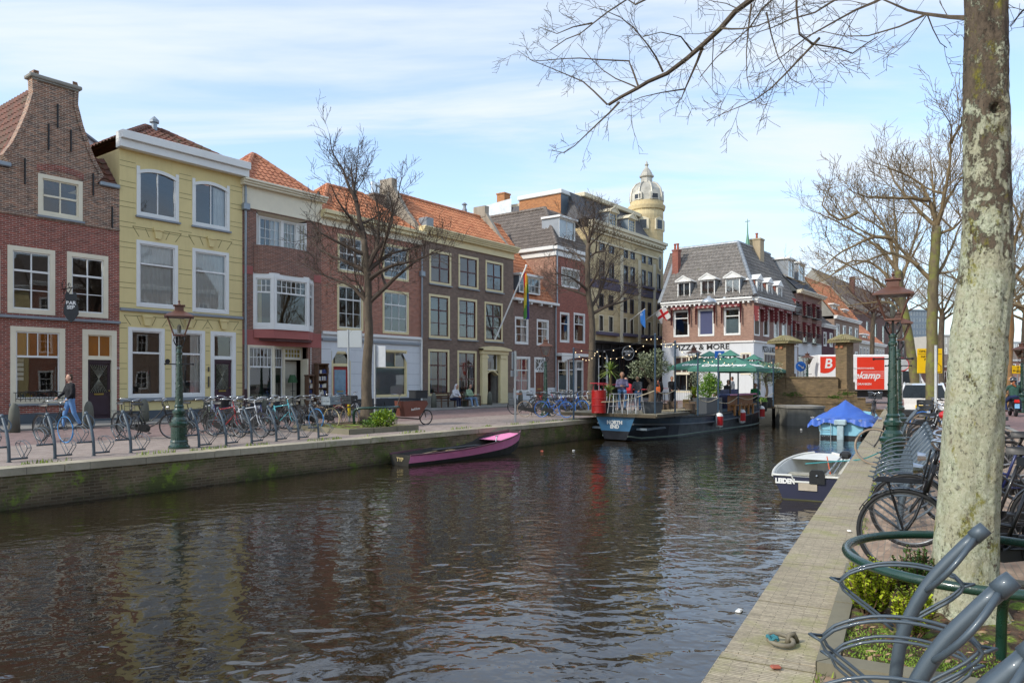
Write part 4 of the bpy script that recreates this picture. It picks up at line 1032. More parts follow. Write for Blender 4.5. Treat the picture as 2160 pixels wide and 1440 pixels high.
# --- 7: red house with grey tiled hipped roof
H=House('red_corner_house','tall red brick house with grey tiled hipped roof and white cornice',LF,LU(1172)+.004,LU(1243));W=H.W
zc=H.z(1172,527)
H.win(1181,657.7,1200.6,721.5,fc=WHITE,fw=.12,trans=.36);H.win(1210,659,1233.7,722.6,fc=WHITE,fw=.12,trans=.36,up_=(2,1))
H.win(1184,562,1222,604,fc=WHITE,fw=.1,lo=(4,2),curtain='full')
H.win(1176.5,759,1198,838,fc=WHITE,fw=.1,trans=.25,curtain='low',cm=paint('8f9a9c',.4,name='frosted'));H.win(1200,759,1214,838,fc=WHITE,fw=.08,trans=.25,curtain='low',cm=paint('8f9a9c',.4,name='frosted'))
H.door(1215,759,1230,846,fan=779,fc=WHITE,dm=paint('23282c',.4,name='anthracite'),fw=.1,z0=.14)
H.walls(zc,[B7],depth=11,sidez=zc)
P=MB();P.quad((-.01,11,0),(-.01,0,0),(-.01,0,zc),(-.01,11,zc));P.build('side_wall',B7S,H.root)
P=MB();zq=H.z(1176,748);P.bbox(.1,W-.3,-.5,-.002,zq-.1,zq+.12,.03)
for k in range(8):
 t=k/8;P.box(.1+t*(W-.4)*.6,.1+(t+.126)*(W-.4)*.6,-.48,-.46,zq-.1-.35*(1-t)**2-.05,zq-.101)
P.build('canopy',WHITE,H.root)
P=MB();P.bbox(-.25,W,-.32,0.01,zc+.02,zc+.28,.03);P.bbox(-.1,W,-.1,0.0,zc-.4,zc-.02,.02);P.bbox(-.32,0.005,.012,11,zc+.02,zc+.28,.03);P.bbox(-.1,0,.012,11,zc-.4,zc-.02,.02);P.build('cornice',WHITE,H.root)
rt=T_GRY;rise,run=3.4,5.5
mb=MB();W2=W
vv=Vector((2.4,0,rise));tiles(mb,(-.2,11,zc+.25),(0,-1,0),vv,11.2,vv.length,lambda u,v:u<11.3-2.6*v/vv.length)
vf=Vector((0,2.6,rise));tiles(mb,(-.2,-.2,zc+.25),(1,0,0),vf,W+.2,vf.length,lambda u,v:u>2.4*v/vf.length-.1)
mb.quad((2.1,2.4,zc+.25+rise),(W,2.4,zc+.25+rise),(W,11,zc+.25+rise),(2.1,11,zc+.25+rise));rf=mb.build('roof',rt,H.root)
rb=MB();ridge(rb,(-.2,-.2,zc+.3),(2.2,2.4,zc+.3+rise),.14);ridge(rb,(2.2,2.4,zc+.3+rise),(2.2,11,zc+.3+rise),.14);rb.build('ridge',rt,rf)
dormer(H,H.u(1179,.3),H.u(1213,.3),H.z(1179,500,.3),H.z(1179,458,.3),.3,1.5,lo=(2,1),cur='full')
H.pipe(.06,ze,zc,ZINC)
chx=H.u(1056,9);chimney(H,chx,8.6,.8,.8,zc+1,H.z(1063,412,9),BORG)
P=MB();xa=H.u(1183,2.7);yb=5.0
while H.u(1100,yb)<xa and yb<20:yb+=.25
zt_=H.z(1183,408,2.7);P.box(xa,xa+3.2,2.7,yb,zc,zt_);P.build('penthouse',BORG,H.root)
P=MB();P.bbox(xa-.15,xa+3.3,2.55,yb+.1,zt_+.002,zt_+.35,.05);P.build('parapet',WHITE,H.root)
P=MB();P.quad((xa,2.69,zc),(xa+3.2,2.69,zc),(xa+3.2,2.69,zt_),(xa,2.69,zt_));P.build('slate_face',paint('6d7b86',.5,.15,5,name='slate_grey'),H.root)
P=MB();P.quad((2.2,9.5,zc+3.0),(2.2,5.6,zc+3.0),(2.2,5.6,zc+4.9),(2.2,9.5,zc+4.6));P.build('terrace_screen',paint('c9d0d4',.3,name='screen'),H.root)
# --- 8: sandstone corner building with tower, pub below
SAND=brick('sandstone_ashlar','cfbe96','bba77d','9f8d6a',bw=1.1,bh=.42,mw=.006,var=.22,stain=.22,bump=.003,big=.35)
SANDP=stucco('pale_sandstone','d3c9ae',.12);PURP=stucco('purple_band','5c5668',.12)
PUBD=paint('15171a',.35,.3,3,name='black_pub_front')
H=House('sandstone_building','long sandstone building of five floors with slate mansard, domed corner tower and black pub front',LF,LU(1243)+.004,LU(1397),'building');W=H.W
O=(1140,420);K=1/4.8
def q(x0,y0,x1,y1):return(O[0]+x0*K,O[1]+y0*K,O[0]+x1*K,O[1]+y1*K)
wm=paint('4a4650',.4,name='violet_sash')
for x0,y0,x1,yb in((595,430,650,520),(692,460,745,545),(842,498,885,592),(910,515,955,605),(1025,550,1065,645),(1090,570,1130,660)):H.win(*q(x0,y0,x1,yb),fc=wm,sc_=DARK,fw=.05,lo=(2,4))
for x0,y0,x1,yb in((595,612,650,780),(692,640,745,800),(842,668,885,835),(910,682,955,848),(1025,712,1065,875),(1088,730,1130,885),(1180,755,1215,915)):H.win(*q(x0,y0,x1,yb),fc=wm,sc_=DARK,fw=.06,lo=(2,1),curtain='full')
for x0,y0,x1,yb in((592,950,640,1090),(688,970,738,1120),(838,995,878,1148),(905,1010,945,1158),(1020,1030,1058,1175),(1085,1042,1122,1185),(1180,1060,1212,1200)):H.win(*q(x0,y0,x1,yb),fc=wm,sc_=DARK,fw=.06,lo=(2,4))
for x0,y0,x1,yb in((590,1165,640,1340),(688,1178,738,1348),(835,1195,875,1360),(905,1205,945,1368),(1020,1220,1058,1385),(1085,1235,1122,1390),(1180,1245,1212,1395)):H.win(*q(x0,y0,x1,yb),fc=SANDP,sc_=DARK,fw=.08,lo=(1,1),curtain='full',cm=paint('9a9a94',.9,name='net_curtain'))
zc=H.z(1244,478);zpub=H.z(1244,722)
pubh=[]
for x0,x1,yt in((1262,1282,738),(1306,1322,740),(1342,1356,743),(1368,1380,746)):
 u0,zt_=H.F2.hit(x0,yt);u1=H.u(x1);H.holes.append((u0,u1,.75,zt_));pubh.append((u0,u1,zt_))
H.walls(zc,[PUBD,SAND],zones=((0,0),(zpub,1)),depth=12)
for k,(u0,u1,zt_)in enumerate(pubh):
 win_geo(H.root,T(u0,0,.75),u1-u0,zt_-.75,fc=WHITE if k==0 else DARK,sc_=WHITE if k==0 else DARK,fw=.1,trans=.4,lo=(2,2),up_=(2,1))
 P=MB()
 for s_,x in((1,u0),(-1,u1)):
  for j in range(6):
   a0,a1=j/6*math.pi/2,(j+1)/6*math.pi/2;w2=(u1-u0)/2
   f=lambda a:(x+s_*(w2-w2*math.cos(a)),zt_-w2*1.2+w2*1.2*math.sin(a))
   P.quad((f(a0)[0],-.025,f(a0)[1]),(f(a1)[0],-.025,f(a1)[1]),(f(a1)[0],-.025,zt_+.01),(f(a0)[0],-.025,zt_+.01))
 P.build('arch_spandrel',PUBD,H.root)
H.band(zpub,zpub+.18,PUBD,.4,'pub_fascia');P=MB()
for k in range(9):x=.5+k*W/9;P.bbox(x-.12,x+.12,-.1,-.002,.1,zpub-.02,.02)
P.build('pilaster',PUBD,H.root)
zb1,zb2=H.z(1244,604),H.z(1244,588)
H.band(zb1,zb2+.05,PURP,.05,'purple_band')
for x0,x1,y in((560,770,1355),(828,960,1372),(1015,1132,1390),(1178,1226,1402)):
 P=MB();u0,z_=H.F2.hit(O[0]+x0*K,O[1]+y*K);P.bbox(u0,H.u(O[0]+x1*K),-.3,-.002,z_-.12,z_+.14,.03);P.build('sill',PURP,H.root)
for x0,x1,y in((595,775,795),(835,960,850),(1020,1138,885),(1178,1228,920)):
 P=MB();u0,z_=H.F2.hit(O[0]+x0*K,O[1]+y*K);P.bbox(u0,H.u(O[0]+x1*K),-.2,-.002,z_-.1,z_+.1,.02);P.build('sill',PURP,H.root)
P=MB()
for px in(820,1000,1150):u_=H.u(O[0]+px*K);P.bbox(u_-.25,u_+.25,-.06,-.002,zpub+.2,zc-1.5,.02)
P.build('pilaster',SANDP,H.root)
H.cornice(zc,zc+.5,SANDP,.55,.05,dent=.55,steps=2);H.band(zc-1.0,zc-.85,SANDP,.08,'ledge');H.band(zc-.3,zc-.15,SANDP,.15,'ledge')
mb=MB();rz=zc+.7;hgt=2.2;inn=1.6
def man(u,v):return(u*W,.2+inn*(v**.55),rz+hgt*v)
mb.grid(man,10,8);mb.grid(lambda u,v:(inn*(v**.55)*.9,12-11.8*u if False else .2+inn*(v**.55)+(12-inn)*u,rz+hgt*v),8,8)
mb.build('mansard',SLATE,H.root,smooth=True)
P=MB();P.bbox(1.8,W-.2,inn-.1,10,rz+hgt,rz+hgt+.35,.04);P.build('parapet',SANDP,H.root)
for px,yt,x1,yb in((1288,447,1299,474),(1327.5,461,1338,487)):
 dormer(H,H.u(px-2,.35),H.u(x1+2,.35),H.z(px,yb+2,.35),H.z(px,yt,.35),.35,2.4,fc=SANDP,cheek=paint('76838c',.5,.1,5,name='slate_cheek'),pediment=True,lo=(3,4))
tw=empty('tower',(0,0,0),0,'round sandstone corner tower with silver lead dome and lantern','tower')
TD=67.5;tc_=dep(1364,600,TD);tr=34.5/FOC*TD;tw.location=(tc_.x,tc_.y,0);tw.rotation_euler.z=LANG
def tz(py):return dep(1364,py,TD).z
P=MB();P.lathe([(tr,tz(660)),(tr,tz(447)),(tr*1.08,tz(446)),(tr*1.13,tz(440)),(tr*1.13,tz(437)),(tr*1.0,tz(436)),(tr*1.0,tz(428))],28);P.build('shaft',SAND,tw,smooth=False)
DOME=NT('lead_dome');c_=DOME.ramp(DOME.noise(1.2,6,.7),[(.3,'8d8a80'),(.6,'bdb9ad'),(.8,'cfc7b2')]);DOME=DOME.fin(c_,.5,DOME.bump(DOME.noise(6,3),.3,.03),.25)
P=MB();P.lathe([(tr*.97,tz(428)),(tr*.98,tz(415)),(tr*.9,tz(402)),(tr*.68,tz(392)),(tr*.42,tz(387)),(tr*.36,tz(386))],8,cap=False)
P.build('dome',DOME,tw)
P=MB()
for k in range(8):
 a=k*math.pi/4;P.tube([(r_*tr*math.cos(a),r_*tr*math.sin(a),tz(y_))for r_,y_ in((.99,428),(1.0,415),(.92,402),(.69,391.5),(.42,386.5))],.09,5)
P.build('dome_rib',DOME,tw)
P=MB();P.lathe([(tr*.36,tz(387)),(tr*.34,tz(376)),(tr*.44,tz(374)),(tr*.44,tz(371)),(tr*.36,tz(370)),(tr*.34,tz(366)),(tr*.2,tz(358)),(tr*.08,tz(353)),(tr*.07,tz(351)),(tr*.13,tz(348)),(tr*.07,tz(345)),(tr*.02,tz(340))],12);P.build('lantern',DOME,tw,smooth=False)
for k in range(6):
 a=R(-95+60*k);M_=RZ(a)@T(0,-tr*.99,0)if False else Matrix.Rotation(a,4,'Z')
 P=MB();P.prism([(-.42,tz(427)),(.42,tz(427)),(.42,tz(414)),(0,tz(406)),(-.42,tz(414))],-tr*1.02,-tr*.7);d_=P.build('dome_window',DOME,tw,M=M_)
 P=MB();P.box(-.3,.3,-tr*1.03,-tr*1.02,tz(425),tz(416));P.build('pane',paint('23262b',.15,name='dark_pane'),d_,M=M_)
 M_=Matrix.Rotation(a+R(20),4,'Z')
 P=MB();P.prism([(-.5,tz(490)),(.5,tz(490)),(.5,tz(468)),(0,tz(463)),(-.5,tz(468))],-tr*1.03,-tr*.9);d_=P.build('tower_window',SANDP,tw,M=M_)
 P=MB();P.box(-.3,.3,-tr*1.045,-tr*1.03,tz(488),tz(470));P.build('pane',paint('23262b',.15,name='dark_pane'),d_,M=M_)
 P=MB();P.prism([(.32*math.cos(t),.32*math.sin(t))for t in[i*.785 for i in range(8)]],-.1,0);
P=MB();u_,z_=H.F2.hit(O[0]+1203*K,O[1]+648*K);P.prism([(u_+.42*math.cos(t),z_+.75*math.sin(t))for t in[i*.3927 for i in range(16)]],-.08,-.002);o_=P.build('oval_window',SANDP,H.root)
P=MB();P.prism([(u_+.28*math.cos(t),z_+.58*math.sin(t))for t in[i*.3927 for i in range(16)]],-.1,-.081);P.build('pane',DARK,o_)
u_,z_=H.F2.hit(1314,745)
ps=empty('pub_sign',H.F2.o+H.F2.x*u_+Vector((0,0,z_)),LANG-R(30),'round black NORTH END pub sign on the black front','sign')
P=MB();P.tube([(0,-.78,0),(0,-.7,0)],.62,24);P.build('disc',BLACK,ps);P=MB();P.tube([(.55*math.cos(t),-.79,.55*math.sin(t))for t in[i*.2618 for i in range(24)]],.02,4,True);P.build('rim',WHITE,ps)
P=MB();P.tube([(0,0,.3),(0,-.72,.3)],.03,5);P.build('bracket',BLACK,ps)
text('NORTH\nEND',.24,WHITE,ps,T(0,-.79,0)@TXT,bold=.006)
# --- 9: corner pizzeria
CP=Vector((17.65,54,0));VL=Vector((.7885,-.615,0));angL=math.atan2(VL.y,VL.x)
W9=7.3;PO=CP-VL*W9
B9=brick('beige_pink_brick','9c7766','876455','a08e80',var=.22,stain=.12)
B9S=brick('brown_pink_brick','8a6659','76544a','8f7f74',var=.22,stain=.12)
PF=Frame(PO,angL)
H=House('pizzeria_building','pinkish brick corner house with white dormers, striped awnings and PIZZA & MORE front',PF,0,W9,'house')
zc=H.z(1590,634);zg=H.z(1589,719)
def awn(H,u0,u1,z1,h,dep_=.4,name='awning'):
 P=MB();n=max(6,int((u1-u0)/.16));
 P.cur=0;P.quad((u0-.08,0,z1),(u1+.08,0,z1),(u1+.08,-dep_,z1-.1),(u0-.08,-dep_,z1-.1))
 for k in range(n):
  a,b=u0-.08+(u1-u0+.16)*k/n,u0-.08+(u1-u0+.16)*(k+1)/n
  P.cur=0;P.quad((a,-dep_,z1-.19),(b,-dep_,z1-.19),(b,-dep_,z1-.1),(a,-dep_,z1-.1))
  P.cur=1 if k%2 else 0;P.poly([(a,-dep_-.002,z1-.22),((a+b)/2,-dep_-.002,z1-.3),(b,-dep_-.002,z1-.22),(b,-dep_-.002,z1-.15),(a,-dep_-.002,z1-.15)])
 for x in(u0-.08,u1+.08):
  P.cur=0;P.poly([(x,0,z1),(x,-dep_,z1-.1),(x,-dep_*.75,z1-h),(x,-dep_*.2,z1-h)])
  m=max(4,int(h/.13))
  for k in range(m):
   P.cur=1 if k%2 else 0;za,zb=z1-.2-(h-.2)*k/m,z1-.2-(h-.2)*(k+1)/m
   P.quad((x+.006,-dep_*.8-.08,za),(x-.006,-dep_*.8+.0,za),(x-.006,-dep_*.8+.0,zb),(x+.006,-dep_*.8-.08,zb))
 P.build(name,[paint('6e2a2c',.8,.1,name='dark_red_canvas'),paint('a58d86',.8,.1,name='pale_canvas')],H.root)
for x0,yt,x1,yb in((1421,655.5,1454,711),(1472.6,652.6,1506.7,709.5),(1527,649.7,1562,707.5)):
 bd_=1472<x0<1480
 H.win(x0,yt,x1,yb,fc=WHITE,fw=.1,trans=.28 if not bd_ else None,curtain='board' if bd_ else('low' if x0>1500 else None),cm=paint('3f4568',.6,.05,name='blue_board')if bd_ else paint('b5c5c4',.5,name='pale_film'))
 u0,u1=H.u(x0),H.u(x1);awn(H,u0,u1,H.z(x0,yt-8),1.45)
for x0,yt,x1,yb in((1421,751,1455,790),(1562,744,1584,790)):H.win(x0,yt,x1,yb,fc=CREAM,fw=.09,lo=(2,2),hole=True,curtain='board',cm=paint('3a2320',.5,.3,3,name='dim_interior'))
u0,u1=H.u(1421),H.u(1475);H.holes=[h for h in H.holes if not(h[0]<u0+.1 and h[2]<3)];H.holes.append((u0,u1,.6,H.z(1421,751)))
D9=10.5
H.walls(zc,[WALLW,B9],zones=((0,0),(zg,1)),depth=D9,right=False)
win_geo(H.root,T(u0,0,.6),u1-u0,H.z(1421,751)-.6,fc=CREAM,sc_=CREAM,fw=.1,trans=.45,up_=(4,2),lo=(2,1))
H.band(zg-.08,zg+.04,WHITE,.1,'shop_cornice')
tm=paint('16181a',.5,name='black_letters')
PW=H.u(1530)-H.u(1431)
text('PIZZA & MORE',.56,tm,H.root,T((H.u(1431)+H.u(1530))/2,-.02,H.z(1431,734))@Matrix.Diagonal((1.2,1,1,1))@TXT,'lettering',bold=.01)
H.cornice(zc+.0,zc+.3,WHITE,.38,0,dent=.38,steps=2)
run=3.4;rise=4.6
mb=MB();vf=Vector((0,run,rise));tiles(mb,(0,-.2,zc+.35),(1,0,0),vf,W9+.2,vf.length,lambda u,v:u<W9+.3-2.6*v/vf.length)
RX=W9+.2-2.6
vv=Vector((-2.6,0,rise));tiles(mb,(W9+.2,-.2,zc+.35),(0,1,0),vv,D9,vv.length,lambda u,v:u>run*v/vv.length-.1)
mb.quad((0,run-.2,zc+.35+rise),(RX,run-.2,zc+.35+rise),(RX,D9,zc+.35+rise),(0,D9,zc+.35+rise));
T_PZ=tile_mat('weathered_grey_tile','625e59','86807a','6d6a50',.58)
rf=mb.build('roof',T_PZ,H.root)
rb=MB();ridge(rb,(0,run-.2,zc+.4+rise),(RX,run-.2,zc+.4+rise),.14);ridge(rb,(W9+.2,-.2,zc+.4),(RX,run-.2,zc+.4+rise),.14);ridge(rb,(RX,run-.2,zc+.4+rise),(RX,D9,zc+.4+rise),.14);rb.build('ridge',LEAD,rf)
P=MB();P.prism([(-.3,zc+.3),(run,zc+.6+rise),(run+.4,zc+.6+rise),(run+.4,zc)],-.28,-.02,'x');P.build('verge',LEAD,H.root,fixn=True)
for x0,yt,x1,yb in((1429,598,1456,619),(1478,593.5,1508,616),(1530,590,1561,613)):
 dormer(H,H.u(x0,0),H.u(x1,0),zc+.31,H.z(x0,yt-2,0),.0,1.6,pediment=True,lo=(2,1),cur='full' if x0>1520 else None)
chimney(H,H.u(1418,1.5),1.5,.5,.5,zc+1.5,H.z(1418,530,1.5),B7,2)
chimney(H,RX-.2,6.2,.9,.9,zc+3.6,zc+5.6,stucco('chimney_plaster','a8987c',.2,.3),1)
P=MB();P.tube([(RX-.2,5.8,zc+4.8),(RX-.2,5.8,zc+6.2)],[.25,.05],6);P.tube([(RX-.2,5.8,zc+6.1),(RX-.2,5.8,zc+7.3)],[.06,.02],5);P.tube([(RX-.4,5.8,zc+7.1),(RX,5.8,zc+7.1)],.025,4);P.build('weather_vane',paint('5f8f77',.6,name='verdigris'),H.root)
RF=Frame(CP,math.atan2(.792,.61))
H2=House('x','x',RF,0,D9,'house');H2.root.parent=H.root;H2.root.name='side_facade';del H2.root['label'],H2.root['category']
bpy.context.view_layer.update()
M9=H.root.matrix_world.inverted()@Matrix.LocRotScale(Vector((CP.x,CP.y,0)),Matrix.Rotation(RF.a,3,'Z'),None)
bpy.data.objects.remove(H2.root)
class Sub(House):
 def __init__(s,root,F,W,M):s.F2=F;s.W=W;s.root=root;s.holes=[];s.sp=[];s.M=M
def sub_build(root,F,W,M,wins,zc,zg,mats,texts=True,awnings=True,ground=()):
 S=Sub(root,F,W,M);m=MB()
 for q_ in wins:
  u0,zt_=F.hit(q_[0],q_[1]);u1=F.u(q_[2]);zb_=F.z(q_[0],q_[3]);S.holes.append((u0,u1,zb_,zt_))
  win_geo(root,M@T(u0,0,zb_),u1-u0,zt_-zb_,fc=WHITE,fw=.1,trans=.3,curtain='full' if q_[0]>1640 else None)
  if awnings:
   st_=H.root;tmp=Sub(root,F,W,M);aw0=len(bpy.data.objects)
   awn(tmp,u0,u1,zt_+.25,1.15,.4);o_=[o for o in root.children if o.name.startswith('awning')][-1]
   o_.data.transform(M)
 for u0,u1,zb_,zt_ in ground:
  S.holes.append((u0,u1,zb_,zt_));win_geo(root,M@T(u0,0,zb_),u1-u0,zt_-zb_,fc=CREAM,fw=.08,lo=(4,3),curtain='board',cm=paint('3a2320',.5,.3,3,name='dim_interior'))
 zs=sorted({0,zg,zc}|{h[2]for h in S.holes}|{h[3]for h in S.holes});us=sorted({0,W}|{h[0]for h in S.holes}|{h[1]for h in S.holes})
 for j in range(len(zs)-1):
  m.cur=0 if zs[j]<zg-.01 else 1
  for i in range(len(us)-1):
   um,zm=(us[i]+us[i+1])/2,(zs[j]+zs[j+1])/2
   if any(a<um<b and c<zm<d for a,b,c,d in S.holes):continue
   m.quad((us[i],0,zs[j]),(us[i+1],0,zs[j]),(us[i+1],0,zs[j+1]),(us[i],0,zs[j+1]))
 m.build('wall',mats,root,M=M)
 return S
S9=sub_build(H.root,RF,D9,M9,[(1590.5,651,1602,707),(1610,652,1622,709),(1632,655,1642.5,712),(1649,660,1659.5,712)],zc,zg,[WALLW,B9S],ground=((.9,1.5,.8,3.0),(2.2,5.2,1.3,RF.z(1606,743)),))
P=MB()
for i in range(2):t1=(i+1)/2;P.bbox(0.02,D9,-.38*(.45+.55*t1),.05,zc+.3*i/2+.0005,zc+.3*t1,.012)
x=.1
while x<D9:P.box(x,x+.12,-.26,-.01,zc-.14,zc-.001);x+=.38
P.build('cornice',WHITE,H.root,M=M9)
P=MB();P.bbox(0,D9,-.1,-.002,zg-.08,zg+.04,.02);P.build('shop_cornice',WHITE,H.root,M=M9)
u0,u1=RF.u(1602),RF.u(1645)
text('PIZZA & MORE',.62,tm,H.root,M9@T((u0+u1)/2,-.02,RF.z(1603,736))@Matrix.Diagonal(((u1-u0)/5.6,1,1,1))@TXT,'lettering',bold=.01)
for k in range(3):
 x0=RF.u((1597,1619,1640)[k]);win_geo(H.root,M9@T(x0,.0,zc+.31),1.1,1.3,fc=WHITE,fw=.09,lo=(2,1),name='dormer_window',curtain='full')
 P=MB();a,b=x0-.05,x0+1.15;P.box(a,b,.15,1.3,zc+.3,zc+1.62);P.build('dormer',B7,H.root,M=M9)
 P=MB();xm=(a+b)/2;P.prism([(a-.12,zc+1.63),(b+.12,zc+1.63),(xm,zc+2.08)],-.1,1.7);P.build('dormer_roof',WHITE if k!=5 else LEAD,H.root,M=M9)
P=MB();P.tube([(RF.u(1668)-.1,-.1,.2),(RF.u(1668)-.1,-.1,zc)],.06,6);P.build('downpipe',ZINC,H.root,M=M9)
# --- 10: house with red shutters next to it
H=House('red_shuttered_house','brown brick house with dark red awnings, small balconies and slate roof, right of the pizzeria',RF,D9+.02,RF.u(1733));W=H.W
zc10=H.z(1676,616);zg10=H.z(1662,719)
for px in(1671,1693.5,1713.5):
 for yt,yb,sl in((636,661,0),(683,719,0)):
  yo=(px-1671)*.26
  H.win(px,yt+yo*(1 if yt<650 else .5),px+8.5,yb+yo*(1 if yt<650 else .5),fc=CREAM,fw=.1,trans=.25)
  u_=H.u(px);z_=H.z(px,yt+yo*(1 if yt<650 else .5));awn(H,u_,H.u(px+8.5),z_+.3,1.3,.3)
  P=MB();zb_=H.z(px,yb+yo*(1 if yt<650 else .5));u1_=H.u(px+8.5)
  for k in range(9):P.tube([(u_-.2+(u1_-u_+.4)*k/8,-.4,zb_),(u_-.2+(u1_-u_+.4)*k/8,-.4,zb_+.8)],.015,4)
  P.tube([(u_-.2,0,zb_+.8),(u_-.2,-.4,zb_+.8),(u1_+.2,-.4,zb_+.8),(u1_+.2,0,zb_+.8)],.02,4);P.box(u_-.2,u1_+.2,-.4,-.002,zb_-.08,zb_);P.build('balcony',DARK,H.root)
sh0,sh1=H.u(1683),H.u(1722);H.holes.append((sh0,sh1,.3,H.z(1683,748)))
H.walls(zc10,[WALLW,B9S],zones=((0,0),(zg10,1)),depth=9)
win_geo(H.root,T(sh0,0,.3),sh1-sh0,H.z(1683,748)-.3,fc=GREYP,sc_=GREYP,fw=.08,trans=.25,up_=(3,1),lo=(3,1))
H.cornice(zc10,zc10+.3,CREAM,.5,.1)
front_roof(H,zc10+.2,3.4,3.2,SLATE,0,0)
for a in(1662,1684):dormer(H,H.u(a,.9),H.u(a+13,.9),zc10+1.5,zc10+3.0,.9,2.0,lo=(2,1),cur='full')
# --- buildings further off
rsb=random.Random(11)
def far_house(name,label,px0,px1,ytop,yroof,d0,brickm,roofm,rows,cols,fc=WHITE,ang=None,gfm=None,cat='house',depth=10,ww=.5,hh=.62,gy=None,roofrun=3):
 p=dep(px0,800,d0);F=Frame(p,RF.a if ang is None else ang);H=House(name,label,F,0,F.u(px1),cat);zc=H.z(px0,ytop);W=H.W
 zg=3.6 if gfm else 0;fh=(zc-zg)/rows
 for r in range(rows):
  for c in range(cols):
   x=W*(c+.5)/cols;w2=W/cols*ww;z0=zg+fh*r+fh*.2
   H.holes.append((x-w2/2,x+w2/2,z0,z0+fh*hh));win_geo(H.root,T(x-w2/2,0,z0),w2,fh*hh,fc=fc,sc_=fc,fw=.1,trans=.35,sw=.06,curtain='full' if rsb.random()<.4 else None)
 if gfm:
  n=max(2,int(W/3))
  for c in range(n):
   x=W*(c+.5)/n;w2=W/n*.7;H.holes.append((x-w2/2,x+w2/2,.4,3.0));win_geo(H.root,T(x-w2/2,0,.4),w2,2.6,fc=fc,fw=.1,trans=.25)
 H.walls(zc,[gfm or brickm,brickm],zones=((0,0),(zg,1))if gfm else((0,1),),depth=depth)
 H.cornice(zc,zc+.35,fc,.35,.05)
 if roofm:
  rise=H.z(px0,yroof,roofrun)-zc
  front_roof(H,zc+.3,rise,roofrun,roofm,0,0)
 return H
MARB=brick('maroon_painted_brick','5b2a33','4a222b','55303a',var=.15)
BB=brick('beige_brick','9c8270','87705f','9a8c7e',var=.2);BC=brick('brown_church_brick','6d4a40','5a3c35','6b574c',var=.25,bw=.3,bh=.1)
far_house('maroon_house','narrow maroon painted house with white sash windows beside the slate roofed house',1733.5,1759,690,655,68.5,MARB,T_GRY,3,2)
h=far_house('beige_house','beige brick house with bright orange roof behind the first bridge pillar',1760,1812,672,615,74,BB,T_ORG,3,4)
dormer(h,1.2,3.2,h.z(1760,665),h.z(1760,640),.5,2,lo=(2,1))
dormer(h,5.5,7.2,h.z(1760,665),h.z(1760,645),.5,2,lo=(2,1))
h=far_house('shop_row','low row of white fronted shops with small orange roof behind the truck',1812,1866,724,690,84,stucco('off_white','b9b2a4',.1),T_RED,1,8,gfm=stucco('grey_shopfront','8d8a84',.1))
dormer(h,4,6.5,h.z(1812,722),h.z(1812,702),.5,2,lo=(2,1))
h=far_house('church','tall brown brick church like hall with steep grey roof behind the bare trees',1800,1912,652,606,112,BC,T_GRY,1,7,fc=STONE,depth=14,hh=.7,ww=.3,roofrun=6,cat='church')
chimney(h,h.u(1802,3),3,.8,.8,h.z(1800,640),h.z(1800,560),BC)
far_house('grey_roofed_house','long house with grey tiled roof and skylights behind the slate roofed house',1700,1790,655,636,100,BB,T_GRY,3,8,roofrun=4)
far_house('office_block','blue grey office tower seen between the tree trunks',1913,1962,655,655,230,paint('6b7680',.4,.1,.1,name='blue_grey_cladding'),None,12,8,ang=R(8),fc=paint('8d979e',.4,name='window_metal'),cat='office building',depth=20)
far_house('apartment_block','pale modern apartment block with flat roof behind the trunk',1966,2050,708,700,190,stucco('pale_concrete','a7a399',.1),None,5,10,ang=R(5),cat='building',depth=20)
far_house('apartment_block','wide glassy white block at the far end of the right street',2052,2250,722,700,210,stucco('white_concrete','a9adae',.1),None,5,22,ang=R(2),cat='building',depth=20)
far_house('gabled_cottage','small pink brick house with grey roof behind the far traffic',1975,2040,775,752,150,brick('pink_far_brick','9a6a5c','87594d','94857a'),T_GRY,1,5,ang=R(10),depth=9)
far_house('terrace_house','pinkish terrace house at the far right edge of the street',2100,2240,762,740,140,brick('pink_far_brick2','a3776a','8d6558','94857a'),T_GRY,2,9,ang=R(4),depth=9)
far_house('back_house','house with orange side wall and dark roof between the tower and the pizzeria',1392,1430,612,545,76,brick('orange_wall','a87250','93603f','a08c74'),T_GRY,3,2,ang=angL+R(6),depth=10)
for k,(s0,wd,hz,bm_,rw)in enumerate(((-34,8,9.5,B4,3),(-26,7,11,WALLW,3),(-19,9,9,B5,3),(-10,6,10.5,B7,3),(-4,8,9,BB,3),(4,7,11,B1,3),(11,9,9.5,YEL,3),(20,8,10,B4,3),(28,9,10.5,BB,3))):
 p=rpt(s0+wd,21);F=Frame(p,RANG+math.pi);H=House('canal_house',('orange brick','white plastered','dark brick','red brick','beige brick','deep red brick','yellow plastered','rough red brick','tall beige brick')[k]+' house on the near bank outside the picture',F,0,wd-.02)
 n=3
 for r in range(rw):
  for c in range(n):
   x=wd*(c+.5)/n;fh=hz/rw;z0=.6+fh*r;H.holes.append((x-.6,x+.6,z0,z0+1.9));win_geo(H.root,T(x-.6,0,z0),1.2,1.9,fc=WHITE,fw=.12,trans=.4,lo=(2,2),up_=(2,1))
 H.walls(hz,[bm_],depth=9);H.cornice(hz,hz+.4,WHITE,.4,.0)
 P=MB();P.quad((0,0,hz+.4),(wd,0,hz+.4),(wd,4.5,hz+3.4),(0,4.5,hz+3.4));P.quad((0,4.5,hz+3.4),(wd,4.5,hz+3.4),(wd,9,hz+.4),(0,9,hz+.4));P.poly([(0,0,hz),(0,4.5,hz+3.4),(0,9,hz)]);P.poly([(wd-.02,0,hz),(wd-.02,4.5,hz+3.4),(wd-.02,9,hz)]);P.build('roof',T_GRY,H.root)
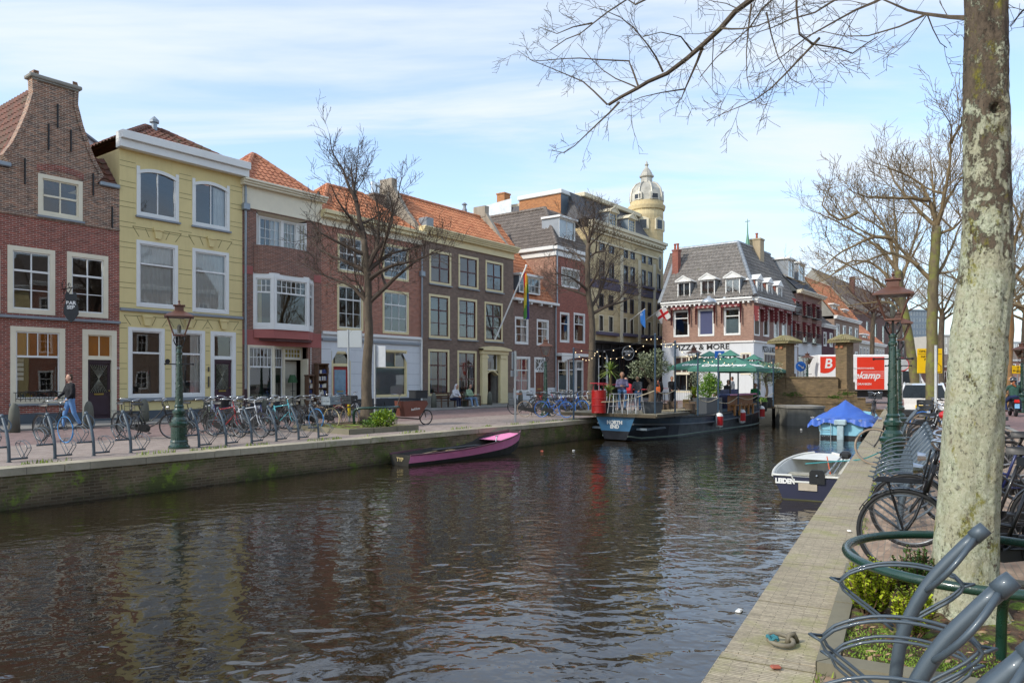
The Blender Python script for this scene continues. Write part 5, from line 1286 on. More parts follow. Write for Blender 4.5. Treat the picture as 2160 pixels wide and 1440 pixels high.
 # ------ trees
def bark(name,c1,c2,moss,amt=.58):
 s=NT(name);n1=s.noise(6,8,.7,s.map(s.tc.outputs['Object'],(1,1,.35)))
 c=s.ramp(n1,[(.3,c1),(.7,c2)])
 c=s.mix(s.ramp(s.noise(1.7,8,.7),[(amt,0.),(amt+.12,.85)]),c,moss)
 return s.fin(c,.85,s.bump(n1,.6,.02))
BARK=bark('grey_brown_bark','3b332b','6a5d4c','6d6a38');BARKG=bark('greenish_bark','4a4233','7a6d50','757a35',.48)
TWIG=paint('4b3f35',.85,.2,3,name='twig');TWIGR=paint('75654a',.85,.2,3,name='olive_twig')
MB.minr=.0058;MB.maxl=2
def path_tube(mb,pts,r0,r1):
 n=len(pts);rs_=[max(mb.minr,r0+(r1-r0)*(i/(n-1))**.8)for i in range(n)]
 mb.tube(pts,rs_,8 if r0>.06 else(5 if r0>.018 else 3),cap=False)
def smooth_path(pts,step=.3,jit=0,rnd=random):
 out=[];n=len(pts)
 for i in range(n-1):
  p0,p1,p2,p3=pts[max(0,i-1)],pts[i],pts[i+1],pts[min(n-1,i+2)]
  k=max(1,int((p2-p1).length/step))
  for j in range(k):
   t=j/k;q=.5*((2*p1)+(p2-p0)*t+(2*p0-5*p1+4*p2-p3)*t*t+(3*p1-p0-3*p2+p3)*t**3)
   out.append(q+Vector((rnd.gauss(0,jit),rnd.gauss(0,jit),rnd.gauss(0,jit)))if i+j else q)
 out.append(pts[-1]);return out
def sprout(mb,path,r0,r1,lev,rnd,dens=1.0,ln=1.5,upb=.25,t0=.15):
 n=len(path);L_=sum((path[i+1]-path[i]).length for i in range(n-1));cnt=max(3,int(L_*dens*(3.6,4.6,6.0,6)[min(lev,3)]))
 for k in range(cnt):
  t=t0+(1-t0)*(k+rnd.random())/cnt;i=min(n-2,int(t*(n-1)));p=path[i].lerp(path[i+1],t*(n-1)-i)
  d=(path[i+1]-path[i]).normalized();a=rnd.uniform(.5,1.1);ax=d.orthogonal();ax.rotate(Matrix.Rotation(rnd.uniform(0,6.283),3,d))
  q=d.copy();q.rotate(Matrix.Rotation(a,3,ax));q.z+=upb*rnd.uniform(.2,1.2);q.normalize()
  l2=ln*rnd.uniform(.35,1.25)*(1-.45*t);rr=max(mb.minr,(r0+(r1-r0)*t)*rnd.uniform(.35,.55));
  rr=min(rr,.0085*l2+mb.minr)
  m=max(4,int(l2/.12))if lev<2 else 4;pts=[p];c=q.copy()
  for j in range(m):
   c=(c+Vector((rnd.gauss(0,.1),rnd.gauss(0,.1),rnd.gauss(.05*upb*4,.09)))).normalized();pts.append(pts[-1]+c*l2/m)
  path_tube(mb,pts,rr,mb.minr)
  if lev<mb.maxl:sprout(mb,pts,rr,mb.minr,lev+1,rnd,dens,ln*.5,upb,.15)
def px_tree(base,trunk,limbs,d,seed,label,mats=(BARK,TWIG),r=(.2,.12),maxl=2,dens=1.0,group=None,dj=1.2,ln=1.5,lr=.085,name='bare_tree',z0=0,cat='tree',limb_d=None):
 rnd=random.Random(seed);b=gnd(*base,z0)if isinstance(base,tuple)else base;D0=b.y
 root=empty(name,(b.x,b.y,z0),0,label,cat,group)
 L0=Vector(b);L0.z=z0
 tp=[Vector((0,0,0))]+[dep(x,y,D0)-L0 for x,y in trunk]
 tp[1:]=tp[1:]
 t=MB();sp_=smooth_path(tp,.25,.006,rnd);n=len(sp_)
 t.tube(sp_,[r[0]*(1+.5*max(0,1-i/n*8))+(r[1]-r[0])*i/(n-1)for i in range(n)],12)
 cr=MB();cr.maxl=maxl
 for li,lb in enumerate(limbs):
  dd=rnd.uniform(-dj,dj);m=len(lb)
  pts=[dep(x,y,D0+dd*(i/(m-1))**1.1)-L0 for i,(x,y)in enumerate(lb)]
  sp_=smooth_path(pts,.25,.012,rnd);q=min(1,sum((pts[i+1]-pts[i]).length for i in range(m-1))/4.5);r0=lr*(.45+.55*q)
  nn=len(sp_);(t if r0>9 else cr).tube(sp_,[max(.006,r0*(1-.9*(i/(nn-1))**.75))for i in range(nn)],7,cap=False)
  sprout(cr,sp_,r0,.01,0,rnd,dens,ln)
  if li%2==0:
   i0=nn//4;dv=Vector((rnd.uniform(-.5,.5),rnd.choice((-1,1))*rnd.uniform(.7,1),rnd.uniform(.3,.9))).normalized();ll=rnd.uniform(1.2,2.4);e=[sp_[i0]+dv*ll*k/8+Vector((0,0,.05*k*k/8))for k in range(9)]
   cr.tube(e,[r0*.6*(1-.85*k/8)for k in range(9)],5,cap=False);sprout(cr,e,r0*.5,.01,0,rnd,dens,ln)
 t.build('trunk',mats[0],root,smooth=True);cr.build('crown',mats[1],root)
 return root
def Z(o,k,pts):return[(o[0]+x/k,o[1]+y/k)for x,y in pts]
o1=(620,260)
z1=lambda*p:Z(o1,3.6,p)
px_tree((775,893),[(773,800),(777,720)]+z1((565,1380),(560,1180),(545,1000),(530,880)),[z1((530,880),(430,720),(395,680),(330,580),(280,470)),z1((530,880),(500,740),(475,600),(420,480),(370,360),(300,240),(285,190),(270,80)),z1((550,1060),(630,940),(640,800),(650,700),(620,580),(600,500)),z1((560,1100),(600,1000),(700,860),(750,700),(790,560),(820,420)),z1((560,1130),(700,1010),(860,960),(1000,920),(1090,890)),z1((565,1190),(720,1090),(880,1050),(1000,1010),(1130,940)),z1((565,1370),(700,1240),(820,1130),(960,1030),(1140,960)),z1((565,1370),(450,1250),(320,1190),(200,1140),(130,1110),(60,1050)),z1((555,1130),(420,1060),(300,1010),(190,960),(140,880)),z1((545,1000),(400,940),(300,880),(200,830),(110,720)),z1((475,600),(440,400),(430,300)),z1((560,1370),(480,1200),(430,1190),(350,1120))],24,5,dens=1.25,label='bare tree in the stone planter before the white fronted house',r=(.2,.1),group='bare trees along the left bank',z0=.12,lr=.12)
z2=lambda*p:Z((1140,420),4.8,p)
px_tree((1246,868),[(1247,800)]+z2((525,1440),(518,1180),(490,1000),(480,850),(478,600),(488,450)),[z2((518,1170),(650,1090),(780,1030),(890,900)),z2((518,1160),(700,1080),(850,1030),(960,970),(1010,950)),z2((510,1100),(600,950),(660,800),(740,600),(830,560)),z2((490,950),(400,850),(250,770),(100,750)),z2((485,980),(380,940),(250,900),(120,860),(30,790)),z2((478,700),(400,600),(330,520),(230,500)),z2((480,600),(560,540),(640,530),(690,430)),z2((488,480),(560,400),(680,310)),z2((488,440),(530,280),(550,100)),z2((488,450),(450,320),(400,200),(370,180)),z2((488,450),(500,300),(515,160)),z2((490,900),(560,780),(620,650))],36,6,dens=1.15,label='bare tree beside the terrace boat in front of the sandstone building',r=(.2,.12),group='bare trees along the left bank',lr=.115,ln=1.7,dj=1.8)
z3=lambda*p:Z((1640,0),2.323,p)
px_tree((1965,915),[(1965,850),(1966,740)]+z3((760,1440),(768,1300),(776,1200),(780,1110)),[z3((780,1110),(805,1030),(830,900),(850,700),(845,600),(790,520)),z3((780,1110),(700,1040),(620,950),(560,860),(530,750)),z3((780,1120),(745,990),(700,900),(640,860),(560,830),(470,800)),z3((740,980),(600,970),(480,965),(410,960),(330,910)),z3((778,1150),(860,1120),(920,1060),(1000,1000)),z3((762,1400),(850,1220),(900,1100),(960,1010)),z3((764,1380),(640,1260),(560,1170),(480,1100),(390,1040),(350,960)),z3((690,1300),(560,1240),(400,1290),(250,1330)),z3((560,1170),(480,1160),(380,1200),(280,1260),(180,1350)),z3((805,1030),(860,930),(920,860),(990,830)),z3((780,1100),(760,900),(750,740)),z3((764,1340),(850,1330),(960,1290)),z3((390,1040),(300,1080),(220,1000),(270,900)),z3((850,700),(900,600),(920,540))],22,8,'mossy bare tree standing between the bicycles and the white car on the right bank',mats=(BARKG,TWIGR),r=(.17,.13),group='bare trees along the right bank',lr=.085,ln=1.7,dj=1.5,dens=1)
px_tree(Vector((tuple(dep(1933,800,33).xy)+(0,))),[(1930,800),(1918,720),(1906,650),(1892,570)],[[(1906,650),(1860,570),(1800,550),(1740,590),(1690,600)],[(1892,570),(1870,490),(1830,430),(1790,400)],[(1900,600),(1925,520),(1945,450),(1950,400)],[(1892,570),(1850,520),(1770,470),(1700,440)],[(1892,570),(1890,480),(1880,380)],[(1906,650),(1860,600),(1790,560),(1720,520)],[(1910,680),(1880,640),(1820,640),(1770,650)]],33,9,'leaning bare tree behind the white car on the right bank',mats=(BARKG,TWIGR),r=(.22,.16),group='bare trees along the right bank',lr=.1,ln=2.2,dj=2.2,dens=.8)
px_tree(Vector((tuple(dep(2128,800,42).xy)+(0,))),[(2126,760),(2130,690),(2126,620),(2134,560)],[[(2134,560),(2100,480),(2060,440),(2010,430)],[(2134,560),(2150,470),(2190,380)],[(2130,600),(2180,540),(2240,480)],[(2126,620),(2070,560),(2010,540)],[(2134,560),(2130,450),(2110,330)],[(2128,640),(2180,610),(2260,600)]],42,10,'bare tree right of the big trunk behind the scooter riders',mats=(paint('8a6a45',.8,.3,2,name='tan_bark'),TWIGR),r=(.25,.2),group='bare trees along the right bank',lr=.13,ln=2.8,dj=2.5,dens=.7)
for k,(px,d,top,lab)in enumerate(((1985,60,560,'distant bare tree just left of the big trunk'),(2090,58,480,'tall distant bare tree behind the big trunk'),(2160,64,400,'distant bare tree at the right edge of the picture'),(2235,40,260,'bare tree on the right road side at the picture edge'),(1840,75,560,'reddish bare tree in front of the church like hall'),(1880,66,540,'dense reddish bare tree left of the leaning tree'))):
 tr_=[(px,720),(px+3,660)];rnd=random.Random(k);lb=[]
 for j in range(7):
  a=-2.6+j*.75+rnd.uniform(-.2,.2);a=math.pi*(.08+.84*j/6);hh=(660-top);lb.append([(px+3,675-j%3*8),(px+3+hh*.4*math.cos(a),660-hh*.4*math.sin(a)),(px+3+hh*.85*math.cos(a),660-hh*.95*math.sin(a)**.8)])
 px_tree(Vector((tuple(dep(px,800,d).xy)+(0,))),tr_,lb,d,30+k,lab,mats=(BARK,paint('5d4338',.85,.2,3,name='reddish_twig')if k>=4 else TWIGR),r=(.25,.2),group='distant bare trees on the right bank',lr=.13,ln=2.6,dj=2.5,dens=.7)
def lichen_bark():
 s=NT('lichen_bark');co=s.tc.outputs['Object'];sp=s.n('ShaderNodeSeparateXYZ');s.l(co,sp.inputs[0])
 bk=s.noise(8,10,.75,s.map(co,(1,1,.3)),.6)
 base=s.ramp(bk,[(.3,'3b3128'),(.55,'6d5f4e'),(.75,'8c7d68')])
 big=s.noise(2.6,8,.7);med=s.noise(13,9,.8,s.map(co,(1,1,.7)))
 def math_(op,a,b,c=None):
  x=s.n('ShaderNodeMath',operation=op)
  for i_,v in enumerate((a,b,c)):
   if v is None:continue
   if hasattr(v,'is_linked'):s.l(v,x.inputs[i_])
   else:x.inputs[i_].default_value=v
  return x.outputs[0]
 hm=s.n('ShaderNodeMapRange');hm.inputs[1].default_value=1.2;hm.inputs[2].default_value=4.2;hm.inputs[3].default_value=.10;hm.inputs[4].default_value=-.10;s.l(sp.outputs[2],hm.inputs[0])
 tot=math_('ADD',math_('MULTIPLY_ADD',med,.75,math_('MULTIPLY',big,.6)),hm.outputs[0])
 f=s.ramp(tot,[(.625,0.),(.66,1.)])
 lic=s.ramp(s.noise(38,6,.75),[(.3,'868c6e'),(.48,'b4b99d'),(.68,'d2d3bd')])
 lic=s.mix(s.ramp(s.noise(5,6,.6),[(.4,0.),(.6,.55)]),lic,'a9a083')
 c=s.mix(f,base,lic)
 yl=s.ramp(s.noise(5,9,.8,s.map(co,(1,1,.6),loc=(3,1,0))),[(.56,0.),(.62,.85)])
 c=s.mix(yl,c,s.ramp(s.noise(40,3),[(.3,'66671f'),(.7,'99922f')]))
 pits=s.ramp(s.noise(55,4,.7,s.map(co,(1,1,.6))),[(.38,.22),(.46,1.)]);c=s.mix(s.ramp(s.noise(3.5,5,.7),[(.35,.15),(.6,.95)]),c,pits,'MULTIPLY');c=s.mix(s.ramp(s.noise(7,9,.85,s.map(co,(1,1,.5),loc=(5,5,5))),[(.57,0.),(.62,.9)]),c,s.ramp(s.noise(40,4),[(.3,'2f261e'),(.7,'6b5a48')]))
 nm=s.bump(bk,.9,.03);nm=s.bump(f,.7,.010,nm);nm=s.bump(med,.9,.02,nm);nm=s.bump(s.noise(60,5,.75),.8,.008,nm)
 return s.fin(c,.92,nm)
LB=lichen_bark()
bt=empty('big_tree',(3.13,5.05,0),0,'big near tree with pale green lichen on its trunk rising out of the green hoop','tree')
prof=[(1400,2030,92),(1330,2034,80),(1270,2036,66),(1230,2036,62),(1100,2042,59),(1000,2047,58),(900,2051,55.5),(820,2054,55),(700,2062,54),(600,2078,53),(540,2082,50),(440,2083,46),(300,2080,43),(200,2079,41),(100,2079,41),(0,2078,40),(-200,2076,38),(-500,2070,35),(-700,2060,32)]
TDp=5.05
def tprof(z):
 y=CY-(z-CAMZ)*FOC/TDp
 for(a,xa,wa),(b,xb,wb)in zip(prof[:-1],prof[1:]):
  if a>=y>=b:t=(a-y)/(a-b);t=t;return xa+(xb-xa)*t,wa+(wb-wa)*t
 return(prof[0][1:]if y>prof[0][0]else prof[-1][1:])
tm_=MB()
def tf(u,v):
 z=-.06+6.4*v;xp,wp=tprof(z);a=2*math.pi*u;cx=(xp-CX)/FOC*TDp-3.13;r_=wp/FOC*TDp
 nn=mnoise.noise(Vector((math.cos(a)*1.1,math.sin(a)*1.1,z*.8)))*.03+mnoise.noise(Vector((math.cos(a)*4,math.sin(a)*4,z*3)))*.02+mnoise.noise(Vector((math.cos(a)*14,math.sin(a)*14,z*14)))*.009
 r_+=nn*.6+(.05*max(0,1-z/.35)**2*(1+.6*math.sin(5*a)))
 kz,ka=3.42,-1.75
 dd=math.hypot((z-kz)/.085,((a-(2*math.pi+ka)+math.pi)%(2*math.pi)-math.pi)*.13/.07)
 r_+=.022*math.exp(-(dd-1.0)**2*3)-(.05 if dd<.35 else 0)
 return(cx+r_*math.cos(a),r_*math.sin(a),z)
tm_.grid(tf,72,420);tm_.build('trunk',LB,bt,smooth=True)
cr=MB();cr.maxl=2;cr.minr=.0019;rnd=random.Random(44)
k3=lambda*p:Z((1080,0),3.484,p)
O_=Vector((3.13,5.05,0))
def limb(pts,d0,d1,r0,r1,ln=.55,dens=1.5,lead=None):
 ln*=1.35
 m=len(pts);P_=[dep(x,y,d0+(d1-d0)*i/(m-1))-O_ for i,(x,y)in enumerate(pts)]
 if lead:P_=[Vector(q)-O_ for q in lead]+P_
 s_=smooth_path(P_,.12,.004,rnd);n=len(s_)
 cr.tube(s_,[max(.0025,.85*(r0+(r1-r0)*(i/(n-1))**.7))for i in range(n)],8 if r0>.03 else 5,cap=False)
 sprout(cr,s_,r0*.6,.003,0,rnd,dens,ln,.05,.12)
top=[(3.1,5.05,5.6),(2.9,5.9,5.9)]
limb(k3((1790,-30),(1640,90),(1530,210),(1400,330),(1280,440),(1140,540),(1000,600),(920,650),(800,720),(710,770)),6.9,7.7,.075,.018,lead=top)
limb(k3((790,750),(720,830),(650,890),(560,980),(460,1070),(380,1120),(290,1105)),7.6,7.8,.014,.004,.35)
limb(k3((700,770),(600,670),(520,600),(340,520),(150,440),(40,370)),7.7,8.0,.013,.003,.35)
limb(k3((930,640),(900,550),(858,455),(700,440),(500,430),(300,440),(130,440)),7.6,7.9,.013,.004,.35)
limb(k3((1110,530),(1060,420),(1000,340),(900,210),(800,130),(640,60)),7.5,7.2,.014,.004,.45)
limb(k3((920,645),(760,570),(600,450),(480,320)),7.6,7.9,.011,.003,.4)
limb(k3((1100,-60),(840,0),(700,90),(590,170),(500,250),(400,290),(280,370)),6.2,6.9,.024,.005,.45,lead=[(2.4,5.7,5.9)])
limb(k3((590,170),(450,200),(330,250),(200,200)),6.8,7.0,.01,.003,.3)
limb(k3((1400,350),(1360,450),(1310,560),(1270,650),(1240,720),(1200,765)),7.2,7.4,.02,.004,.4)
limb(k3((1270,655),(1100,680),(950,720),(850,760)),7.4,7.6,.01,.003,.35)
limb(k3((1330,385),(1240,270),(1100,240),(960,270)),7.3,7.0,.012,.003,.4)
limb(k3((1980,-60),(1840,70),(1750,200),(1640,300),(1500,430),(1380,570)),6.4,7.0,.03,.005,.6,lead=top)
limb(k3((1760,30),(1740,200),(1720,400),(1725,560),(1745,660)),6.8,6.9,.012,.003,.45)
limb(k3((2260,280),(2160,380),(2000,560),(1800,720),(1600,820),(1430,890)),6.0,6.6,.014,.003,.45)
limb(k3((1870,90),(1900,250),(1960,420),(2050,590),(2160,640)),6.6,6.7,.01,.003,.45)
limb(k3((1540,210),(1700,210),(1900,160),(2100,60)),7,6.5,.012,.004,.5)
k4=lambda*p:Z((1640,0),2.323,p)
limb(k4((93,-60),(95,40),(105,170),(170,215),(290,240),(370,262),(440,215),(490,180)),5.6,5.9,.026,.005,.5,lead=[(3.0,5.3,5.6)])
limb(k4((955,90),(840,85),(720,70),(560,20),(450,-30)),5.05,5.6,.022,.006,.5)
limb(k4((720,75),(600,130),(450,170),(330,180),(200,150)),5.2,5.6,.01,.003,.45)
limb(k4((735,75),(760,150),(800,210),(830,235)),5.2,5.3,.006,.003,.25)
limb(k4((550,-30),(300,100),(150,180),(30,270),(-60,330)),5.6,6.2,.016,.004,.5)
limb(k4((330,-30),(180,60),(60,100),(-100,160)),5.9,6.4,.014,.004,.5)
limb(k4((1330,-60),(1250,20),(1200,60),(1140,130)),5,5.4,.02,.004,.4)
cr.build('crown',BARK,bt)
# ------ lamp posts
LT=None
def lamp(loc,label,group='green cast iron street lamps',rz=0):
 global LT
 if LT:return copy_tree(LT[0],loc,rz,label,group,LT[1])
 r=empty('street_lamp',loc,rz,label,'street lamp',group)
 P=MB();P.lathe([(.24,0),(.24,.05),(.2,.08),(.19,.14),(.2,.16),(.185,.2),(.18,.5),(.195,.52),(.215,.55),(.215,.6),(.17,.63),(.165,.68),(.15,.7),(.12,.74),(.125,.8),(.15,.83),(.15,.88),(.115,.91),(.1,.95),(.11,.99),(.085,1.03)],24);P.build('base',GREEN,r,smooth=False)
 P=MB();P.lathe([(.088,1.03),(.08,1.4),(.07,1.9),(.06,2.2),(.075,2.22),(.075,2.26),(.06,2.28),(.055,2.34),(.07,2.36),(.07,2.4),(.03,2.42)],16)
 for k in range(46):
  a=k*2.4;z=1.08+k*.0255;rr=.088-.028*(z-1.03)/1.17
  P.tube([((rr+.004)*math.cos(a+t*.5),(rr+.004)*math.sin(a+t*.5),z+.035*math.sin(t*2))for t in(0,.35,.7,1.05)],.006,4)
 P.build('shaft',GREEN,r)
 P=MB();P.tube([(-.3,0,1.98),(.3,0,1.98)],.014,6);P.ball((-.3,0,1.98),.025,5);P.ball((.3,0,1.98),.025,5);P.build('ladder_bar',BLACK,r)
 P=MB()
 for k in range(4):
  a=k*math.pi/2+math.pi/4;c_,s_=math.cos(a),math.sin(a)
  P.tube([(c_*q,s_*q,z)for q,z in((.05,2.38),(.13,2.46),(.17,2.54),(.15,2.61),(.1,2.6),(.1,2.56))],.013,5)
 P.tube([(0,0,2.4),(0,0,2.66)],.02,6);P.build('scroll_bracket',BLACK,r)
 zb,zt_,wb,wt=2.66,3.07,.115,.25
 P=MB();P.bbox(-wb-.02,wb+.02,-wb-.02,wb+.02,zb-.02,zb+.015,.005)
 cn=[(-1,-1),(1,-1),(1,1),(-1,1)]
 for x,y in cn:P.tube([(x*wb,y*wb,zb),(x*wt,y*wt,zt_)],.016,4)
 P.add([(x*(wt+.07),y*(wt+.07),zt_+.005)for x,y in cn]+[(x*(wt+.07),y*(wt+.07),zt_+.03)for x,y in cn]+[(x*.1,y*.1,zt_+.16)for x,y in cn],[(0,3,2,1)]+[(k,(k+1)%4,4+(k+1)%4,4+k)for k in range(4)]+[(4+k,4+(k+1)%4,8+(k+1)%4,8+k)for k in range(4)])
 P.bbox(-.1,.1,-.1,.1,zt_+.14,zt_+.27,.01);P.bbox(-.13,.13,-.13,.13,zt_+.27,zt_+.3,.005);P.lathe([(.04,0),(.03,.03),(.012,.05),(.03,.08),(.005,.12)],8,(0,0,zt_+.3))
 ln_=P.build('lantern',COPPER,r)
 P=MB()
 for k in range(4):
  (xa,ya),(xb,yb)=cn[k],cn[(k+1)%4];P.quad((xa*wb,ya*wb,zb+.01),(xb*wb,yb*wb,zb+.01),(xb*wt,yb*wt,zt_-.01),(xa*wt,ya*wt,zt_-.01))
 P.build('glass',GLASS,ln_)
 P=MB();P.lathe([(.03,0),(.045,.06),(.045,.16),(.02,.2)],8,(0,0,zb+.05));P.build('bulb',paint('d0cdbf',.4,name='opal_bulb'),ln_)
 LT=(r,tree_of(r));return r
def dloc(px,py):return gnd(px,py)
lamp(dloc(378,945),'green street lamp with copper lantern on the left quay among the bicycles',rz=.42)
lamp(dloc(1151,877),'green street lamp behind the side-on bicycles left of the terrace boat',rz=-.05)
lamp(rpt(10.55,.76),'nearest green street lamp on the right quay with big copper lantern',rz=-.47)
lamp(rpt(18.1,.8),'second green street lamp on the right quay, behind the nearest one',rz=-.4)
lamp(Vector((tuple(dep(1464,800,41).xy)+(0,))),'street lamp in front of the pizzeria left of the parasols',rz=.2)
lamp(Vector((tuple(dep(1703,800,50).xy)+(0,))),'small distant street lamp between the two bridge pillars',rz=.2)
lamp(Vector((tuple(dep(2156,800,36).xy)+(0,))),'street lamp at the right edge beyond the scooter',rz=.2)
# ------ bicycle racks
RT=None
def rack(loc,rz,label,group):
 global RT
 if RT:return copy_tree(RT[0],loc,rz,label,group,RT[1])
 r=empty('bicycle_rack',loc,rz,label,'bicycle rack',group)
 pp=[(0,0,0),(0,.01,.2),(0,.05,.4),(0,.15,.62),(0,.3,.82),(0,.36,.89)]
 sp_=smooth_path([Vector(p)for p in pp],.05);P=MB();P.tube(sp_,.031,14);P.tube([Vector((0,.335,.862)),Vector((0,.36,.89)),Vector((0,.385,.915))],[.036,.036,.034],14);P.lathe([(.05,0),(.05,.012),(.032,.013)],12);P.build('post',RACKM,r,smooth=True)
 for s_ in(-1,1):
  a0,a1=Vector((0,.13,.58)),Vector((0,.345,.875));P=MB();n=12
  P.tube([a0.lerp(a1,t/n)+Vector((s_*.115*math.sin(math.pi*t/n)**.7,0,0))for t in range(n+1)],.0135,8);P.build('locking_hoop',RACKM,r,smooth=True)
 for s_,zb in((1,.06),(-1,.3)):
  P=MB();P.tube([(0,.0 if s_>0 else .04,zb),(s_*.33,.02,zb)],.02,8)
  prof_=[(0,0),(-.1,.09),(-.24,.2),(-.29,.27),(-.25,.31),(-.08,.345),(.1,.33),(.24,.27),(.29,.22),(.27,.18),(.12,.07),(.03,0)]
  for x in(s_*.22,s_*.29):
   q=smooth_path([Vector((x,.02-a,zb+b))for a,b in prof_],.04);P.tube(q,.0075,6)
  for a,b in((-.29,.27),(.29,.22)):P.tube([(s_*.22,.02-a,zb+b),(s_*.255,.02-a*1.16,zb+b+.01),(s_*.29,.02-a,zb+b)],.0075,6)
  P.build('wheel_holder',RACKM,r,smooth=True)
 RT=(r,tree_of(r));return r
for i,px in enumerate((19,116,198,276,420,477,531,583,630,672)):
 lab=['leftmost','second from left','third from the left','fourth from the left','first right of the street lamp','second right of the street lamp','third right of the street lamp','fourth right of the street lamp','fifth right of the street lamp','last before the tree planter'][i]
 rack(lpx(px,-16.55-(0 if i<9 else .0)),LANG,'grey blue leaning bicycle rack on the left quay, '+lab,'bicycle racks on the left quay')
NB=1.25-.36
for i,dd in enumerate((2.17,2.8,3.7,8.0,8.45,8.9,9.4,10.0,10.7,11.4,12.3,18.3,19.0)):
 s_=(dd-3.95)/.883*1.0+.47;p=rpt(s_,NB)
 lab=['cut off at bottom right','second nearest','third nearest, at the planter corner','first behind the trunk','second behind the trunk','third behind the trunk','fourth behind the trunk','fifth behind the trunk','sixth behind the trunk','seventh behind the trunk','last beside the near lamp','first of the far pair','second of the far pair'][i]
 rack(p,RANG+math.pi,'grey blue leaning bicycle rack on the right quay, '+lab,'bicycle racks on the right quay')
 # ------ bicycles
BT={}
def bike_proto(kind,fcol,tyre='17181a',tyre2=None,basket=None,seat='151515',loop=True,panniers=None,rimc=None,guard=None):
 r=empty('bicycle',(0,0,0));fm=paint(fcol,.35,.08,6,coat=.3,name='frame_enamel')
 wr=.33;RH,FH=Vector((-.55,0,.345)),Vector((.57,0,.345));BBk=Vector((-.1,0,.29));ST=Vector((-.27,0,.82));HB,HT=Vector((.42,0,.66)),Vector((.355,0,.9))
 P=MB();P.tube([BBk,ST],.016,8);P.tube([HB,HT],.02,8)
 if loop:P.tube(smooth_path([HB+Vector((0,0,.02)),Vector((.28,0,.52)),Vector((.1,0,.38)),BBk],.06),.018,8);P.tube(smooth_path([HT-Vector((0,0,.06)),Vector((.22,0,.66)),Vector((.02,0,.5)),Vector((-.17,0,.46))],.06),.014,8)
 else:P.tube([HB,BBk],.018,8);P.tube([HT-Vector((0,0,.05)),ST-Vector((0,0,.05))],.015,8)
 for y in(-.05,.05):P.tube([RH+Vector((0,y,0)),BBk+Vector((0,y*.4,0))],.01,6);P.tube([RH+Vector((0,y,0)),ST+Vector((0,y*.3,-.08))],.009,6)
 P.build('frame',fm,r,smooth=True)
 P=MB();crn=HB+Vector((.02,0,-.02))
 P.tube([HT,HT+Vector((-.03,0,.1))],.013,6)
 for y in(-.05,.05):P.tube(smooth_path([crn+Vector((0,y*.7,0)),Vector((.49,y,.48)),FH+Vector((0,y,0))],.06),[.012]*9 if False else .011,6)
 P.build('fork',fm,r,smooth=True)
 for H_,tc_ in((RH,tyre),(FH,tyre2 or tyre)):
  P=MB();n=40;P.tube([H_+Vector((wr*.955*math.cos(t),0,wr*.955*math.sin(t)))for t in[i*2*math.pi/n for i in range(n)]],.011,6,True);P.tube([H_+Vector((0,-.05,0)),H_+Vector((0,.05,0))],.018,8)
  for k in range(28):
   a=k*2*math.pi/28;b=a+(.5 if k%2 else-.5);P.tube([H_+Vector((.018*math.cos(b),.03*(1 if k%4<2 else-1),.018*math.sin(b))),H_+Vector((wr*.94*math.cos(a),0,wr*.94*math.sin(a)))],.0013,3,cap=False)
  w_=P.build('wheel',paint(rimc or '7c7e80',.35,.1,9,metal=.6,name='rim'),r,smooth=True)
  P=MB();P.tube([H_+Vector((wr*math.cos(t),0,wr*math.sin(t)))for t in[i*2*math.pi/44 for i in range(44)]],.019,8,True);P.build('tyre',paint(tc_,.7,.12,6,name='tyre_rubber'),w_,smooth=True)
 for H_,a0,a1 in((RH,10,200),(FH,25,150)):
  P=MB();n=20;rg=wr+.035
  for k in range(n):
   A,B_=R(a0+(a1-a0)*k/n),R(a0+(a1-a0)*(k+1)/n);f=lambda a,y,q:tuple(H_+Vector((q*math.cos(a),y,q*math.sin(a))))
   P.quad(f(A,-.026,rg-.008),f(B_,-.026,rg-.008),f(B_,0,rg),f(A,0,rg));P.quad(f(A,0,rg),f(B_,0,rg),f(B_,.026,rg-.008),f(A,.026,rg-.008))
  for y in(-.03,.03):P.tube([H_+Vector((0,y,0)),H_+Vector((rg*math.cos(R(a0+8)),y*.8,rg*math.sin(R(a0+8))))],.003,4)if H_ is FH else P.tube([H_+Vector((0,y,0)),H_+Vector((rg*math.cos(R(a1-25)),y*.8,rg*math.sin(R(a1-25))))],.003,4)
  P.build('mudguard',paint(guard or '1a1b1d',.35,.1,6,coat=.3,name='mudguard_paint'),r,smooth=True)
 P=MB();P.prism([(BBk.x+.11*math.cos(t),BBk.z+.11*math.sin(t))for t in[R(-90+i*15)for i in range(13)]]+[(RH.x,RH.z+.06),(RH.x-.07,RH.z),(RH.x,RH.z-.06)],-.055,-.03);P.build('chain_case',BLACK,r,fixn=True)
 P=MB();P.tube([BBk+Vector((0,-.09,0)),BBk+Vector((0,.09,0))],.012,6);P.tube([BBk+Vector((0,-.09,0)),BBk+Vector((.12,-.1,-.12))],.009,6);P.tube([BBk+Vector((0,.09,0)),BBk+Vector((-.12,.1,.12))],.009,6)
 P.bbox(BBk.x+.08,BBk.x+.16,-.19,-.1,BBk.z-.135,BBk.z-.11,.006);P.bbox(BBk.x-.16,BBk.x-.08,.1,.19,BBk.z+.11,BBk.z+.135,.006);P.build('crank',DARK,r)
 P=MB();P.tube([ST,ST+Vector((-.03,0,.12))],.012,6)
 sx,sz=-.32,.96;P.grid(lambda u,v:(sx-.14+.28*v,(u-.5)*.19*(1.0 if v<.35 else 1-.8*(v-.35)/.65),sz+.025*math.sin(math.pi*u)-.04*(2*u-1)**2+.02*(1-v)),8,10)
